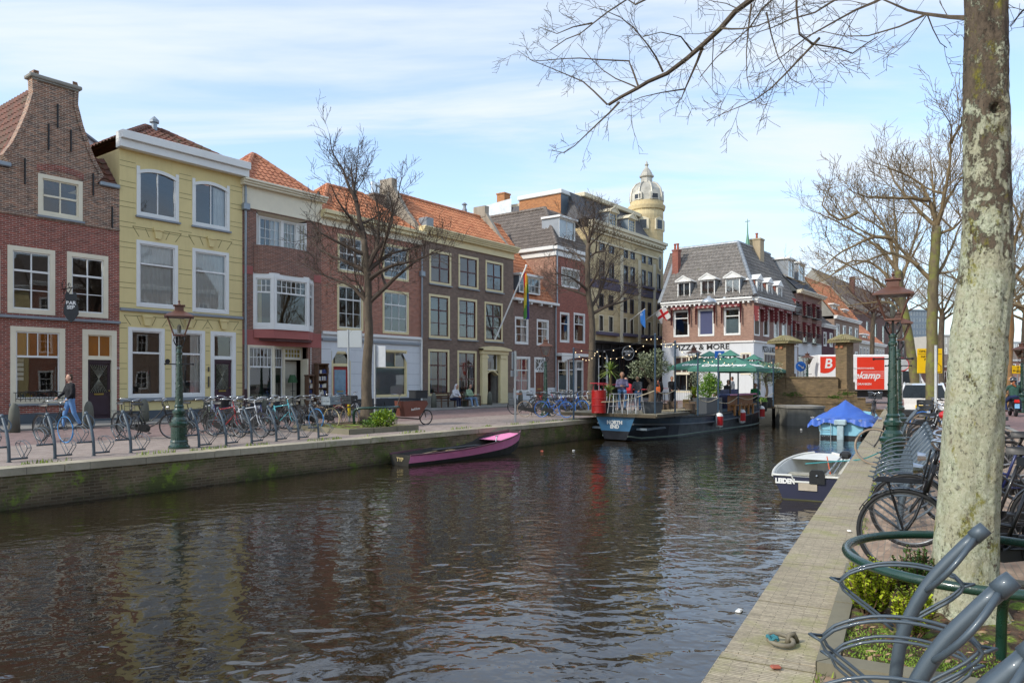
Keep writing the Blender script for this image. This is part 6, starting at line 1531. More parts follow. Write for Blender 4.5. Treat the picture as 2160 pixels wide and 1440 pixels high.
 P.grid(lambda u,v:(sx-.14+.28*v,(.5-u)*.17*(1.0 if v<.35 else 1-.8*(v-.35)/.65),sz-.04),4,6);P.build('saddle',paint(seat,.5,.1,6,name='saddle_leather'),r,smooth=True)
 P=MB();hb=HT+Vector((-.03,0,.11))
 for s_ in(-1,1):P.tube(smooth_path([hb,hb+Vector((.05,s_*.1,.06)),hb+Vector((0,s_*.24,.08)),hb+Vector((-.12,s_*.28,.06)),hb+Vector((-.2,s_*.28,.04))],.05),.0105,7)
 h_=P.build('handlebar',CHROME,r,smooth=True)
 P=MB()
 for s_ in(-1,1):P.tube([hb+Vector((-.1,s_*.28,.06)),hb+Vector((-.22,s_*.28,.038))],.016,7)
 P.build('grip',RUBBER,h_)
 P=MB();P.tube([(HT.x+.08,0,.86),(HT.x+.15,0,.86)],[.03,.045],10);P.build('headlight',CHROME,r)
 P=MB()
 for y in(-.06,-.02,.02,.06):P.tube([(-.82,y,.74),(-.34,y,.74)],.005,5)
 P.tube([(-.82,-.07,.74),(-.82,.07,.74)],.006,5)
 for y in(-.065,.065):P.tube([(-.7,y,.74),RH+Vector((0,y,0))],.005,5)
 P.build('luggage_rack',BLACK,r)
 P=MB();P.tube([(-.22,.04,.26),(-.3,.16,.02)],.009,5);P.build('stand',BLACK,r)
 if basket in('crate','dark_crate'):
  bm_=paint('7b858c' if basket=='crate' else '2b2f33',.6,.08,4,name='plastic_crate');P=MB();x0,x1,y0,y1,z0,z1=.38,.74,-.25,.25,.8,1.06
  P.box(x0,x1,y0,y1,z0,z0+.015);t=.014
  for a in((x0,x0+t,y0,y1),(x1-t,x1,y0,y1),(x0+t,x1-t,y0,y0+t),(x0+t,x1-t,y1-t,y1)):
   P.box(*a,z0+.015,z0+.1);P.box(*a,z0+.13,z0+.2);P.box(a[0]-.008,a[1]+.008,a[2]-.008,a[3]+.008,z1-.05,z1)
  for x in(x0+.01,x1-.02,(x0+x1)/2):
   for y in(y0,y1-.012):P.box(x,x+.03,y-.004,y+.016,z0,z1-.051)
  for y in(y0,0,y1-.03):
   for x in(x0,x1-.012):P.box(x-.004,x+.016,y,y+.03,z0,z1-.051)
  P.build('crate',bm_,r)
  P=MB();P.tube([(.4,-.1,.79),(.45,0,.6)],.008,5);P.tube([(.4,.1,.79),(.45,0,.6)],.008,5);P.tube([(.4,-.15,.785),(.72,-.15,.785)],.008,5);P.tube([(.4,.15,.785),(.72,.15,.785)],.008,5);P.build('front_carrier',BLACK,r)
 elif basket=='carrier':
  P=MB();x0,x1=.44,.78;z0=.76
  for y in(-.2,-.1,0,.1,.2):P.tube([(x0,y,z0),(x1,y,z0),],.006,5)
  P.tube([(x0,-.2,z0),(x0,.2,z0)],.007,5);P.tube([(x1,-.2,z0),(x1,.2,z0)],.007,5)
  P.tube([(x0,-.2,z0),(x0-.06,-.2,z0+.26),(x0-.06,.2,z0+.26),(x0,.2,z0)],.008,5);P.tube([(x0-.03,-.2,z0+.13),(x0-.03,.2,z0+.13)],.006,5)
  for y in(-.07,.07):P.tube([(x0-.06,y,z0+.26),(x0,y,z0)],.006,5)
  for y in(-.08,.08):P.tube([(x0+.25,y,z0),FH+Vector((0,y*.7,0))],.006,5)
  P.build('front_carrier',BLACK,r)
 elif basket=='wicker':
  P=MB();P.lathe([(.13,0),(.17,.2),(.18,.21),(.165,.21),(.12,.02)],14,(.55,0,.8));P.build('basket',DARK,r)
 if panniers:
  P=MB()
  for y in(-1,1):P.bbox(-.8,-.45,y*.11-.05,y*.11+.05,.42,.73,.03)
  P.build('pannier',paint(panniers,.6,.1,5,name='pannier_canvas'),r)
 BT[kind]=[r,tree_of(r),False]
SP=[('black',dict(fcol='141517')),('black_blue',dict(fcol='141517',tyre2='2f78b4')),('carrier',dict(fcol='131416',basket='carrier')),('crate',dict(fcol='1b1c1e',basket='crate',tyre2='cdbd94')),('dark_crate',dict(fcol='151618',basket='dark_crate',tyre='8a7760',tyre2='8a7760')),('teal',dict(fcol='4fa3b0',loop=False)),('blue',dict(fcol='1f58a8',tyre='2b62b0',tyre2='2b6fc0')),('silver',dict(fcol='b9bdc2',loop=False)),('navy',dict(fcol='1e2758')),('red',dict(fcol='8b1d22',loop=False)),('tan',dict(fcol='17181a',tyre='9b8a77',tyre2='9b8a77',loop=False)),('pannier',dict(fcol='1a1b1c',panniers='3a4148',seat='5b3a28')),('green',dict(fcol='3f4a35',basket='wicker'))]
for k,kw in SP:bike_proto(k,**kw)
def bike(kind,loc,ang,label,group,lean=0,z=0):
 b=BT[kind];loc=Vector(loc);loc.z=z
 if not b[2]:
  b[2]=True;o=b[0];o.location=loc;o.rotation_euler=(lean,0,ang);tag(o,label,'bicycle',group);return o
 o=copy_tree(b[0],loc,ang,label,group,b[1],rx=lean);tag(o,cat='bicycle');return o
AN=math.atan2(NL.y,NL.x)
GL='bicycles parked on the left quay'
for px,py,ta,kd,lab,lean in((112,932,8,'black_blue','black bicycle with a blue front tyre parked at the second rack from the left',.03),(262,924,-4,'carrier','black bicycle with an upright front carrier left of the street lamp',-.05),(318,925,42,'carrier','black bicycle turned side-on just left of the street lamp',.06),(415,918,22,'black','black bicycle with brown saddle just right of the street lamp',.05),(448,912,0,'green','dark green bicycle with round basket two places right of the street lamp',-.04),(478,921,5,'red','dark red framed bicycle leaning among the black ones',.04),(508,912,-4,'black','black bicycle with handlebar over the wine coloured one, third right of the lamp',.02),(520,921,12,'silver','silver bicycle squeezed in beside the stained glass shop window',.05),(546,916,3,'black','black bicycle with large bright front wheel before the shop window',-.03),(560,908,-8,'navy','navy bicycle before the shop window',.04),(592,911,6,'teal','teal blue bicycle before the shop doorway',.03),(612,905,-6,'black','black bicycle between the teal one and the blue tyred one',.05),(640,905,5,'black_blue','black bicycle with a blue front tyre before the bookcase',-.04),(672,903,9,'crate','black bicycle with a grey front crate and cream front tyre',.03),(706,899,24,'dark_crate','black bicycle with a dark front crate and tan tyres left of the tree',.04),(492,906,4,'black','black bicycle behind the dark red one',.04),(575,903,4,'black','black bicycle between navy and teal ones',-.04),(655,896,8,'black','black bicycle behind the blue tyred one',.03),(690,893,10,'tan','tan tyred bicycle behind the two crate bicycles',.03),(460,905,6,'navy','navy bicycle behind the dark green one',-.05),(735,880,10,'silver','silver bicycle standing behind the sign post left of the tree',.03)):
 bike(kd,gnd(px,py),AN+R(ta),lab,GL,lean)
G2='bicycles crowded left of the terrace boat'
for px,py,ta,kd,lab,lean in((1133,879,22,'tan','black bicycle with tan tyres standing side-on by the sign post',.05),(1168,880,12,'blue','blue bicycle with bright blue tyres at the foot of the lamp',.03),(1110,874,20,'pannier','black bicycle with grey panniers at the left end of the crowd',.06),(1192,872,30,'silver','silver bicycle standing high at the back of the crowd',.06),(1203,876,5,'blue','blue bicycle with blue tyres raised in the middle of the crowd',-.05),(1180,869,15,'navy','navy bicycle behind the lamp foot',.04),(1216,874,8,'black','black bicycle next to the gangway rail',.05),(1150,868,18,'red','red framed bicycle behind the lamp',.05),(1226,871,-4,'silver','silver bicycle by the gangway rail',.04),(1236,876,4,'green','dark green bicycle at the right end of the crowd',.04)):
 bike(kd,gnd(px,py),AN+R(ta),lab,G2,lean)
GR='bicycles parked on the right quay'
AR=math.atan2(-NR.y,-NR.x)
def rb(kind,d,off,ta,lab,lean=0,z=0,flip=False):
 s_=(d-3.95)/.883+.47;return bike(kind,rpt(s_,off),AR+R(ta)+(math.pi if flip else 0),lab,GR,lean,z)
rb('carrier',5.92,1.5,-2,'nearest black bicycle with front carrier, wheel racked left of the trunk',.04,.05)
b2_=rb('black',7.0,1.55,-3,'black bicycle with shiny rims and red cloth behind the nearest one',-.04,.04)
P=MB();P.tube([(.3,.0,.86),(.2,.03,.78),(.12,.0,.64),(.05,.02,.52),(-.06,0,.44)],[.05,.06,.045,.05,.03],7);P.build('cloth',paint('c0433f',.9,.15,9,name='red_cloth'),b2_)
rb('pannier',8.4,2.0,3,'black bicycle behind the big trunk with brown saddle',.05)
rb('navy',9.6,1.9,-2,'navy framed bicycle behind the row of racks',-.04)
b2_=rb('silver',11.6,1.85,28,'silver bicycle with red bell leaning over the last near racks',.07)
P=MB();P.ball((.42,.1,1.08),.09,10,(1.2,.9,.8));P.build('bell',paint('b31a16',.2,.1,4,coat=.8,name='red_bell'),b2_)
rb('black',13.0,2.0,-5,'black bicycle parked beyond the near street lamp',.04)
rb('tan',13.9,1.0,3,'black bicycle with tan front wheel over the quay edge left of the lamp',.03)
rb('carrier',15.0,1.9,-6,'black bicycle with front carrier by the mossy tree',-.05)
rb('silver',16.2,1.9,4,'silver bicycle standing under the mossy tree',.05)
rb('black',17.2,1.9,-3,'black bicycle next to the second street lamp',.04)
rb('dark_crate',20.5,2.0,2,'tan tyred bicycle with dark crate past the second lamp',.04)
rb('blue',22.0,2.0,2,'blue bicycle with blue tyres past the second lamp',-.04)
rb('black',5.0,3.55,168,'black bicycle cut off by the right edge, its back wheel beside the trunk',.05)
rb('tan',6.9,3.25,172,'black bicycle with saddle showing right of the big trunk',-.04)
o=bike('dark_crate',dep(1842,800,31).xy.to_3d(),R(60),'dark bicycle with grey disc basket standing at the foot of the bridge steps','bicycles parked on the right quay',.05)
for k,b in BT.items():
 if not b[2]:bike(k,rpt(24+len(k),2),AR,k.replace('_',' ')+' bicycle far along the right quay',GR)
 # ------ near planter, hoop and plants
def leaf_cloud(rnd,centre,rad,n,size,mats_n=2,squash=1.0,P=None,upward=.3):
 P=P or MB()
 for k in range(n):
  v=Vector((rnd.gauss(0,1),rnd.gauss(0,1),rnd.gauss(0,1))).normalized()*rad*rnd.random()**.4;v.z*=squash
  c=Vector(centre)+v;e=(v.normalized()+Vector((rnd.uniform(-1,1),rnd.uniform(-1,1),rnd.uniform(-.6,1)+upward))).normalized()*size*rnd.uniform(.6,1.3)
  s_=e.cross(Vector((rnd.uniform(-1,1),rnd.uniform(-1,1),1))).normalized()*size*.3
  P.cur=rnd.randrange(mats_n);P.quad(c-s_*.3,c+e*.5-s_,c+e,c+e*.5+s_)
 return P
def soil_mat():
 s=NT('planter_soil');c=s.ramp(s.noise(14,8,.75),[(.3,'3a2c22'),(.55,'5d4836'),(.75,'7a6450')])
 c=s.mix(s.ramp(s.noise(2.6,9,.75),[(.5,0.),(.58,.95)]),c,s.ramp(s.noise(50,4,.7),[(.3,'4f6a16'),(.7,'93a83a')]))
 return s.fin(c,.95,s.bump(s.noise(40,6,.7),.9,.03))
SOIL=soil_mat()
KERBM=stucco('mossy_kerb_stone','7b7663',.3,.25)
def planter(name,pts,z0,z1,label,wd=.12):
 r=empty(name,pts[0],0,label,'planter');o=pts[0];P=MB();n=len(pts);c=sum((p for p in pts),Vector())/n
 q=[p-o for p in pts];qi=[(p+(c-p).normalized()*wd*1.6)-o for p in pts]
 for k in range(n):
  a,b,bi,ai=q[k],q[(k+1)%n],qi[(k+1)%n],qi[k]
  m=max(1,int((b-a).length/.9))
  for j in range(m):
   t0,t1=j/m+.004,(j+1)/m-.004;A,B_,Ai,Bi=a.lerp(b,t0),a.lerp(b,t1),ai.lerp(bi,t0),ai.lerp(bi,t1);zt=z1+random.uniform(-.006,.006)
   P.add([(p.x,p.y,z)for z in(z0,zt)for p in(A,B_,Bi,Ai)],[(0,1,5,4),(1,2,6,5),(2,3,7,6),(3,0,4,7),(4,5,6,7)])
 P.build('kerb',KERBM,r,fixn=True)
 P=MB();x0,x1=qi[0],qi[1];
 def f(u,v):
  a=qi[0].lerp(qi[1],u);b=qi[3].lerp(qi[2],u);p=a.lerp(b,v);hh=z1-.035+.05*mnoise.noise(Vector((p.x*2.5,p.y*2.5,0)))+.02*mnoise.noise(Vector((p.x*11,p.y*11,3)))
  return(p.x,p.y,hh)
 P.grid(f,60,60);P.build('soil',SOIL,r,smooth=True);return r
planter('tree_planter',[rpt(.40,.5),rpt(.40,2.35),rpt(2.9,2.35),rpt(2.9,.5)],-.02,.07,'low stone edged tree planter with bare soil and moss around the big trunk')
hc=rpt(1.62,1.38)
hp=empty('tree_hoop',hc,0,'dark green round tubular hoop rail around the big tree','tree guard')
P=MB();P.tube([(.8*math.cos(t),.8*math.sin(t),.46)for t in[i*2*math.pi/60 for i in range(60)]],.03,12,True);P.build('rail',GREEN,hp,smooth=True)
for a in(155,245,335,65):
 P=MB();c_,s_=math.cos(R(a)),math.sin(R(a));P.tube(smooth_path([Vector((.78*c_,.78*s_,.45)),Vector((.68*c_,.68*s_,.33)),Vector((.64*c_,.64*s_,.15)),Vector((.64*c_,.64*s_,-.02))],.05),.028,10);P.build('leg',GREEN,hp,smooth=True)
LY=[paint('a3b022',.6,.2,30,name='yellow_green_leaf'),paint('7f961e',.6,.2,30,name='lime_leaf')];LG=[paint('3f5f1e',.6,.2,30,name='green_leaf'),paint('5c7a26',.6,.2,30,name='mid_green_leaf')]
def euonymus(loc,h,w_,n,mats,label,seed):
 rnd=random.Random(seed);r=empty('shrub',loc,0,label,'shrub','shrubs in the near planter');P=MB();S=MB()
 for k in range(n):
  a=rnd.uniform(0,6.28);q=rnd.random()**.5*w_;hh=h*rnd.uniform(.55,1.05)*(1-.35*q/w_);lean=Vector((math.cos(a),math.sin(a),0))*q
  pts=[Vector((lean.x*.4,lean.y*.4,0))+Vector((lean.x*.6*t,lean.y*.6*t,hh*t))+Vector((rnd.gauss(0,.008),rnd.gauss(0,.008),0))for t in[i/6 for i in range(7)]]
  S.tube(pts,.004,3,cap=False);m=int(hh/.0085)
  for j in range(m):
   t=.12+.88*j/m;i=min(5,int(t*6));p=pts[i].lerp(pts[i+1],t*6-i);b=rnd.uniform(0,6.28);sz=.034*rnd.uniform(.7,1.15)*(1-.3*(t>.93))
   e=Vector((math.cos(b),math.sin(b),rnd.uniform(.3,1.1))).normalized()*sz;s_=e.cross(Vector((0,0,1))).normalized()*sz*.42
   P.cur=0 if t>.35+rnd.random()*.3 else 1;P.add([p,p+e*.5-s_,p+e,p+e*.5+s_+Vector((0,0,.004))],[(0,1,2,3)])
 S.build('stem',WOOD,r);P.build('foliage',mats,r)
euonymus(rpt(1.55,.74,.05),.42,.17,110,LY,'bright yellow green leafy shrub left inside the green hoop',1)
euonymus(rpt(1.2,.98,.05),.34,.13,70,LY,'lower yellow green shrub in front, between hoop and racks',2)
euonymus(rpt(1.85,1.0,.05),.46,.16,70,LG,'darker green shrub behind the yellow green ones inside the hoop',3)
euonymus(rpt(2.15,1.25,.05),.5,.1,12,LG,'thin tall dark green sprig by the hoop leg',4)
rnd=random.Random(5);P=MB()
for k in range(9000):
 cx_,cy_=rnd.choice([(.62,.75),(.7,1.1),(.8,1.5),(.62,1.75),(1.0,.68),(1.4,2.0),(.9,1.9)]);s_,of=cx_+rnd.gauss(0,.16),cy_+rnd.gauss(0,.16)
 if not(.5<s_<2.8 and .58<of<2.3):continue
 p=rpt(s_,of,.045);h=rnd.uniform(.003,.014);a=rnd.uniform(0,6.28);e=Vector((math.cos(a)*.01,math.sin(a)*.01,h));q=Vector((-math.sin(a),math.cos(a),0))*.004
 P.cur=rnd.randrange(2);P.quad(p-q,p+q,p+e+q*.3,p+e-q*.3)
tag(P.build('moss',[paint('7f9630',.8,.2,20,name='bright_moss'),paint('5d7a1e',.8,.2,20,name='dark_moss')]),kind='stuff')
P=MB()
for k in range(900):
 p=rpt(rnd.uniform(.5,2.8),rnd.uniform(.6,2.3),.05);a=rnd.uniform(0,6.28);l_=rnd.uniform(.02,.07);e=Vector((math.cos(a),math.sin(a),rnd.uniform(0,.25)))*l_;q=Vector((-math.sin(a),math.cos(a),.3))*l_*.18
 P.cur=rnd.randrange(2);P.quad(p,p+e*.5-q,p+e,p+e*.5+q)
tag(P.build('leaf_litter',[paint('6b4a33',.8,.2,20,name='dead_leaf'),paint('a48a66',.8,.2,20,name='dry_leaf')]),kind='stuff')
P=MB();rnd=random.Random(8)
for k in range(7000):
 if k%3:s_=rnd.uniform(-4,22);p=rpt(s_,.51+abs(rnd.gauss(0,.03)),.005)
 else:s_=rnd.uniform(3,38);p=lpt(s_,QUAYN-.47-abs(rnd.gauss(0,.12)),.005)
 if mnoise.noise(Vector((s_*.9,k%3,0)))<.02:continue
 h=rnd.uniform(.01,.04)*(1 if k%3 else 2.2);a=rnd.uniform(0,6.28);e=Vector((math.cos(a)*.02,math.sin(a)*.02,h));q=Vector((-math.sin(a),math.cos(a),0))*(.005 if k%3 else .012)
 P.cur=rnd.randrange(2);P.quad(p-q,p+q,p+e+q*.2,p+e-q*.2)
tag(P.build('grass',[paint('7e8f2c',.8,.2,20,name='weed_green'),paint('5d7428',.8,.2,20,name='weed_dark')]),kind='stuff')
mr=empty('mooring_ring',rpt(.75,.27,.012),.4,'rusty grey iron mooring ring with a scrap of teal rope on the near quay edge','mooring ring');M_=Matrix.Rotation(R(74),4,'X')
P=MB();P.tube([(.075*math.cos(t),.075*math.sin(t),.03+.012*math.sin(t))for t in[i*.45 for i in range(14)]],.014,8,True);P.build('ring',paint('77705f',.7,.2,20,name='iron'),mr,smooth=True)
P=MB();P.tube([(.05,0,.0),(.07,.0,.05),(.1,.0,.055),(.13,0,.0)],.016,8);P.build('eye',paint('6f6857',.7,.2,20,name='iron_eye'),mr,smooth=True)
P=MB();P.tube([(-.06+.02*math.cos(t),-.0+.03*math.sin(t*.9),.05+.01*math.sin(t*3))for t in[i*.5 for i in range(20)]],.009,6);P.build('rope',paint('2f6f78',.8,name='teal_rope'),mr)
for k,(s_,of,c_,sz,nm,lab)in enumerate(((.35,.3,'96503c',.03,'brick_chip','small red brick chip lying beside the near planter corner'),(4.6,.42,'e8e6e0',.03,'paper_scrap','small white paper scrap on the quay edge beside the near bicycle'))):
 P=MB();P.bbox(-sz,sz,-sz*.7,sz*.7,0,sz*.6,sz*.3);o=P.build(nm,paint(c_,.7,name='scrap'));o.location=rpt(s_,of,.012);o.rotation_euler.z=k*1.3;tag(o,lab,'litter')
 # ------ left planter, hoop bench, posts, bollards
planter('tree_planter',[lpt(14.4,-16.8),lpt(17.2,-16.7),lpt(17.6,-20.0),lpt(14.8,-20.0)],-.02,.16,'grey stone tree planter on the left quay around the bare tree',.1)
hp=empty('hoop_bench',gnd(786,893,.12),LANG,'dark green curved tube rail beside the tree on the left quay','rail')
P=MB();P.tube(smooth_path([Vector((-.9,-.1,.02)),Vector((-.9,-.15,.5)),Vector((-.6,-.6,.56)),Vector((0,-.75,.56)),Vector((.7,-.55,.56)),Vector((.95,-.1,.5)),Vector((.95,0,.02))],.12),.045,8);P.build('rail',GREEN,hp,smooth=True)
rnd=random.Random(12);r=empty('shrub',gnd(808,900,.14),0,'yellowish shrub at the foot of the tree on the left quay','shrub');leaf_cloud(rnd,(0,0,.25),.4,900,.09,2,.7).build('foliage',[LY[1],LG[1]],r)
r=empty('shrub',gnd(783,900,.14),0,'low green weeds left of the yellowish shrub on the left quay','shrub');leaf_cloud(rnd,(0,0,.1),.35,400,.07,2,.4).build('foliage',LG,r)
SIGNB=paint('a4a9ac',.35,.05,2,metal=.5,name='sign_back');BLUE=paint('1f5fb0',.4,.05,2,name='sign_blue')
def post(loc,h,label,signs=(),rad=.04,mat=None,lean=0,rz=0,sleeve=None,group=None):
 r=empty('sign_post',loc,rz,label,'sign post',group);r.rotation_euler.x=lean
 P=MB();P.tube([(0,0,0),(0,0,h)],rad,8);P.build('pole',mat or SIGNB,r)
 for(x0,x1,z0,z1,y,m)in signs:P=MB();P.bbox(x0,x1,y-.015,y+.015,z0,z1,.012);P.build('sign_plate',m,r)
 if sleeve:P=MB();P.tube([(0,0,sleeve[0]),(0,0,sleeve[1])],rad+.02,8);P.build('sleeve',paint('c9b51c',.6,name='yellow_sleeve'),r)
 return r
post(gnd(737,898),3.35,'leaning grey sign post with two sign backs and yellow sleeve',[(-.42,.02,2.72,3.32,.06,SIGNB),(.06,.52,2.72,3.32,-.06,SIGNB)],rz=R(-8),lean=R(2),sleeve=(.35,.75))
post(gnd(791,886),3.0,'straight grey sign post with pale sign boards right of the tree',[(-.02,.42,2.1,2.95,.05,paint('c9cdd0',.5,name='pale_board'))])
post(gnd(1087,890),2.7,'thin grey sign post with narrow rectangular sign backs by the left quay edge',[(-.14,.14,2.0,2.66,.06,SIGNB),(-.2,.2,1.72,1.96,.06,SIGNB)],rz=R(50))
def bollard(px,py,h=.85,lab=''):
 g=gnd(px,py);r=empty('bollard',g,0,lab,'bollard','grey stone bollards along the left house fronts');P=MB();P.lathe([(.16,0),(.15,h*.6),(.13,h*.8),(.08,h*.95),(.03,h)],12);P.build('stone',stucco('bollard_stone','5e5f55',.25),r,smooth=True);return r
for k,(px,py)in enumerate(((30,912),(187,903),(305,893),(437,886),(560,878),(915,862),(981,859),(1033,856),(1098,853))):
 bollard(px,py,.9,'grey stone bollard '+['under the left shop window of the gabled house','left of the purple door of the gabled house','under the first window of the yellow house','in front of the plum door of the yellow house','in front of the bay window house','left of the bench with two people','between bench and portal','right beside the cream portal','in front of the red curtained window'][k])
 # ------ people
def person(name,loc,rz,J,top,leg,label,skin='b98c74',hair='3a2a1e',shoe='2a2a2c',group=None,face=True,hood=None,scale=1,extra=None,hairlen=0,skirt=None):
 """J: joints in local metres, facing +y"""
 r=empty(name,loc,rz,label,'person',group);r.scale=(scale,)*3;V=Vector;g=lambda k:V(J[k])
 def shell(parts,nm,m,vox,par,col_=None):
  P=MB()
  for a,b,r0,r1 in parts:
   a,b=V(a),V(b);n=6;P.tube([a.lerp(b,t/n)for t in range(n+1)],[r0+(r1-r0)*t/n for t in range(n+1)],10);P.ball(a,r0,7);P.ball(b,r1,7)
  o=P.build(nm,m,par,smooth=True);md=o.modifiers.new('remesh','REMESH');md.mode='VOXEL';md.voxel_size=vox;md.use_smooth_shade=True
  sm=o.modifiers.new('smooth','SMOOTH');sm.iterations=3
  dg=bpy.context.evaluated_depsgraph_get();me=bpy.data.meshes.new_from_object(o.evaluated_get(dg));o.modifiers.clear();old=o.data;o.data=me;bpy.data.meshes.remove(old);return o
 hd,nk,ch,pv=g('head'),g('neck'),g('chest'),g('pelvis');f=V(J.get('face',(0,1,0))).normalized();sd_=f.cross(V((0,0,1))).normalized()
 parts=[(hd+V((0,0,.03)),hd+V((0,0,-.02))+f*.012,.088,.078),(hd-V((0,0,.03))+f*.02,hd-V((0,0,.085))+f*.035,.066,.045),(hd-V((0,0,.06)),nk,.055,.058),(nk,ch,.07,.11),(ch,pv,.12,.11),(hd+f*.085-V((0,0,.01)),hd+f*.108-V((0,0,.028)),.013,.016),(hd+sd_*.086,hd+sd_*.09-V((0,0,.02)),.018,.014),(hd-sd_*.086,hd-sd_*.09-V((0,0,.02)),.018,.014),(hd+f*.078-V((0,0,.058)),hd+f*.08-V((0,0,.062)),.022,.02)]
 for s_ in 'lr':
  sh,el,hn,hp_,kn,an,to=(g(k+s_)for k in('sh','el','hn','hp','kn','an','to'))
  parts+=[(sh,el,.045,.036),(el,hn,.034,.024),(hp_,kn,.075,.05),(kn,an,.048,.034)]
  hdv=(hn-el).normalized();lat=hdv.cross(f).normalized()if abs(hdv.dot(f))<.95 else V((1,0,0));pal=hn+hdv*.045
  parts+=[(hn,pal+hdv*.03,.026,.03)]
  nrm=hdv.cross(lat)
  for q,(ox,ln_)in enumerate(((-.03,.062),(-.01,.072),(.01,.068),(.03,.052))):
   b0=pal+hdv*.035+lat*ox;b1=b0+hdv*ln_*.55;b2=b1+(hdv*.7+f*.7).normalized()*ln_*.5
   parts+=[(b0,b1,.0095,.009),(b1,b2,.009,.0075)]
  t0=hn+hdv*.025+lat*-.03;parts+=[(t0,t0+(hdv+lat*-1).normalized()*.05,.012,.009)]
 body=shell(parts,'body',paint(skin,.6,.06,6,name='skin'),.011,r)
 tp=[(nk-V((0,0,.035)),ch,.085,.15),(ch+sd_*.06,pv+sd_*.05+V((0,0,.02)),.135,.13),(ch-sd_*.06,pv-sd_*.05+V((0,0,.02)),.135,.13)]
 for s_ in 'lr':
  sh,el,hn=g('sh'+s_),g('el'+s_),g('hn'+s_);tp+=[(nk+(sh-nk)*.3-V((0,0,.03)),sh,.075,.072),(sh,el,.07,.056),(el,el.lerp(hn,.93),.054,.042)]
 if hood:tp+=[(hd-f*.04+V((0,0,.03)),nk-f*.06,.112,.09)]
 shell(tp,'jacket',paint(top,.85,.12,12,name='cloth'),.02,r)
 lp=[(pv+sd_*.05,pv-sd_*.05,.135,.135)]
 for s_ in 'lr':lp+=[(g('hp'+s_),g('kn'+s_),.095,.073),(g('kn'+s_),g('kn'+s_).lerp(g('an'+s_),.95),.068,.055)]
 shell(lp,'trousers',paint(leg,.85,.15,12,name='trouser_cloth'),.02,r)
 for s_ in 'lr':shell([(g('an'+s_)-V((0,0,.02)),g('to'+s_),.05,.038),(g('an'+s_)-V((0,0,.03))-(g('to'+s_)-g('an'+s_))*.2,g('to'+s_),.04,.03)],'shoe',paint(shoe,.6,.1,9,name='shoe'),.014,r)
 if not hood:
  hp2=[(hd-f*.02+V((0,0,.045)),hd-f*.035+V((0,0,-.02)),.09,.08)]
  if hairlen:hp2.append((hd-f*.04,hd-f*.06-V((0,0,hairlen)),.085,.06))
  shell(hp2,'hair',paint(hair,.7,.2,12,name='hair'),.014,r)
 if face:
  P=MB()
  for q in(-1,1):P.ball(hd+f*.082+sd_*q*.031+V((0,0,.008)),.0085,6)
  P.build('eyes',paint('20180f',.3,name='eye'),body)
 return r
def stand(step=0,armf=0,lean=0,wide=.1):
 J=dict(head=(0,.03,1.68),neck=(0,0,1.5),chest=(0,0,1.3),pelvis=(0,0,.98))
 for s_,q in(('l',-1),('r',1)):
  k=step*q;J['hp'+s_]=(q*.09,0,.93);J['kn'+s_]=(q*.1,k*.24+abs(k)*.04,.52);J['an'+s_]=(q*.1,k*.42-(.08 if k<0 else 0),.09+(.08 if k<-.3 else 0));J['to'+s_]=(q*.11,k*.42+.17-(.06 if k<0 else 0),.04+(.0 if k>-.3 else-.01))
  a=-k*.5+armf;J['sh'+s_]=(q*.19,0,1.43);J['el'+s_]=(q*.25,a*.25-.02,1.17);J['hn'+s_]=(q*.22,a*.55+.06,.97+abs(a)*.12)
 return J
def sit(h=.45,reach=.3,lean=.05,hz=.75,spread=.12,fx=0):
 J=dict(head=(0,.12+lean,h+.78),neck=(0,.04+lean,h+.6),chest=(0,lean,h+.4),pelvis=(0,0,h+.1))
 for s_,q in(('l',-1),('r',1)):
  J['hp'+s_]=(q*.09,.04,h+.08);J['kn'+s_]=(q*spread,.46,h+.08);J['an'+s_]=(q*spread,.48+fx,.09);J['to'+s_]=(q*(spread+.02),.66+fx,.04)
  J['sh'+s_]=(q*.18,lean,h+.52);J['el'+s_]=(q*.24,lean+.1,h+.28);J['hn'+s_]=(q*.07,lean+reach,hz)
 return J
J=stand(.42,.0);J['face']=(0,1,-.05)
J['elr']=(.25,.1,1.17);J['hnr']=(.2,.3,1.03)
pm_=person('person',gnd(148,905),math.atan2(-D.y,-D.x)-R(90),J,'0d0f16','5e86b5','person in a black sweatshirt and light blue jeans walking past the purple door',skin='c49a84',hair='4a3828',shoe='22242a')
J=sit(.45,.32,.16,.62);J['face']=(0,1,-.6)
AF=LANG-R(180)
bn=gnd(968,860)
bch=empty('bench',bn,LANG,'brown wooden bench with arms in front of the dark brick house','bench')
P=MB();
for k in range(4):P.box(-1.7,1.7,-.22+k*.12,-.12+k*.12,.41,.44)
P.build('seat',WOOD,bch);P=MB()
for k in range(3):P.box(-1.7,1.7,.3,.33,.52+k*.13,.61+k*.13)
P.build('backrest',WOOD,bch)
for x in(-1.7,-.6,.55,1.65):
 P=MB();P.box(x,x+.06,-.22,-.16,0,.64);P.box(x,x+.06,.28,.34,0,.9);P.box(x,x+.06,-.22,.3,.62,.66);P.build('leg_frame',WOOD,bch)
p1,p2=lpt(*(lambda v:(v.dot(D),v.dot(NL)))(gnd(957,861))),gnd(984,861)
person('person',bn+D*-.55+NL*.0,AF,sit(.45,.3,.22,.66,.1),'c9c9cd','1c2440','person in a white jacket with dark blue hood and tracksuit trousers hunched on the bench',hood=True,shoe='d8d4c8')
person('person',bn+D*.75,AF,sit(.45,.45,.1,.72,.22,.1),'8fa688','6f87a3','person in a green and white sweater and jeans sitting at the right of the bench',shoe='d8d4c8',hair='2c1f18')
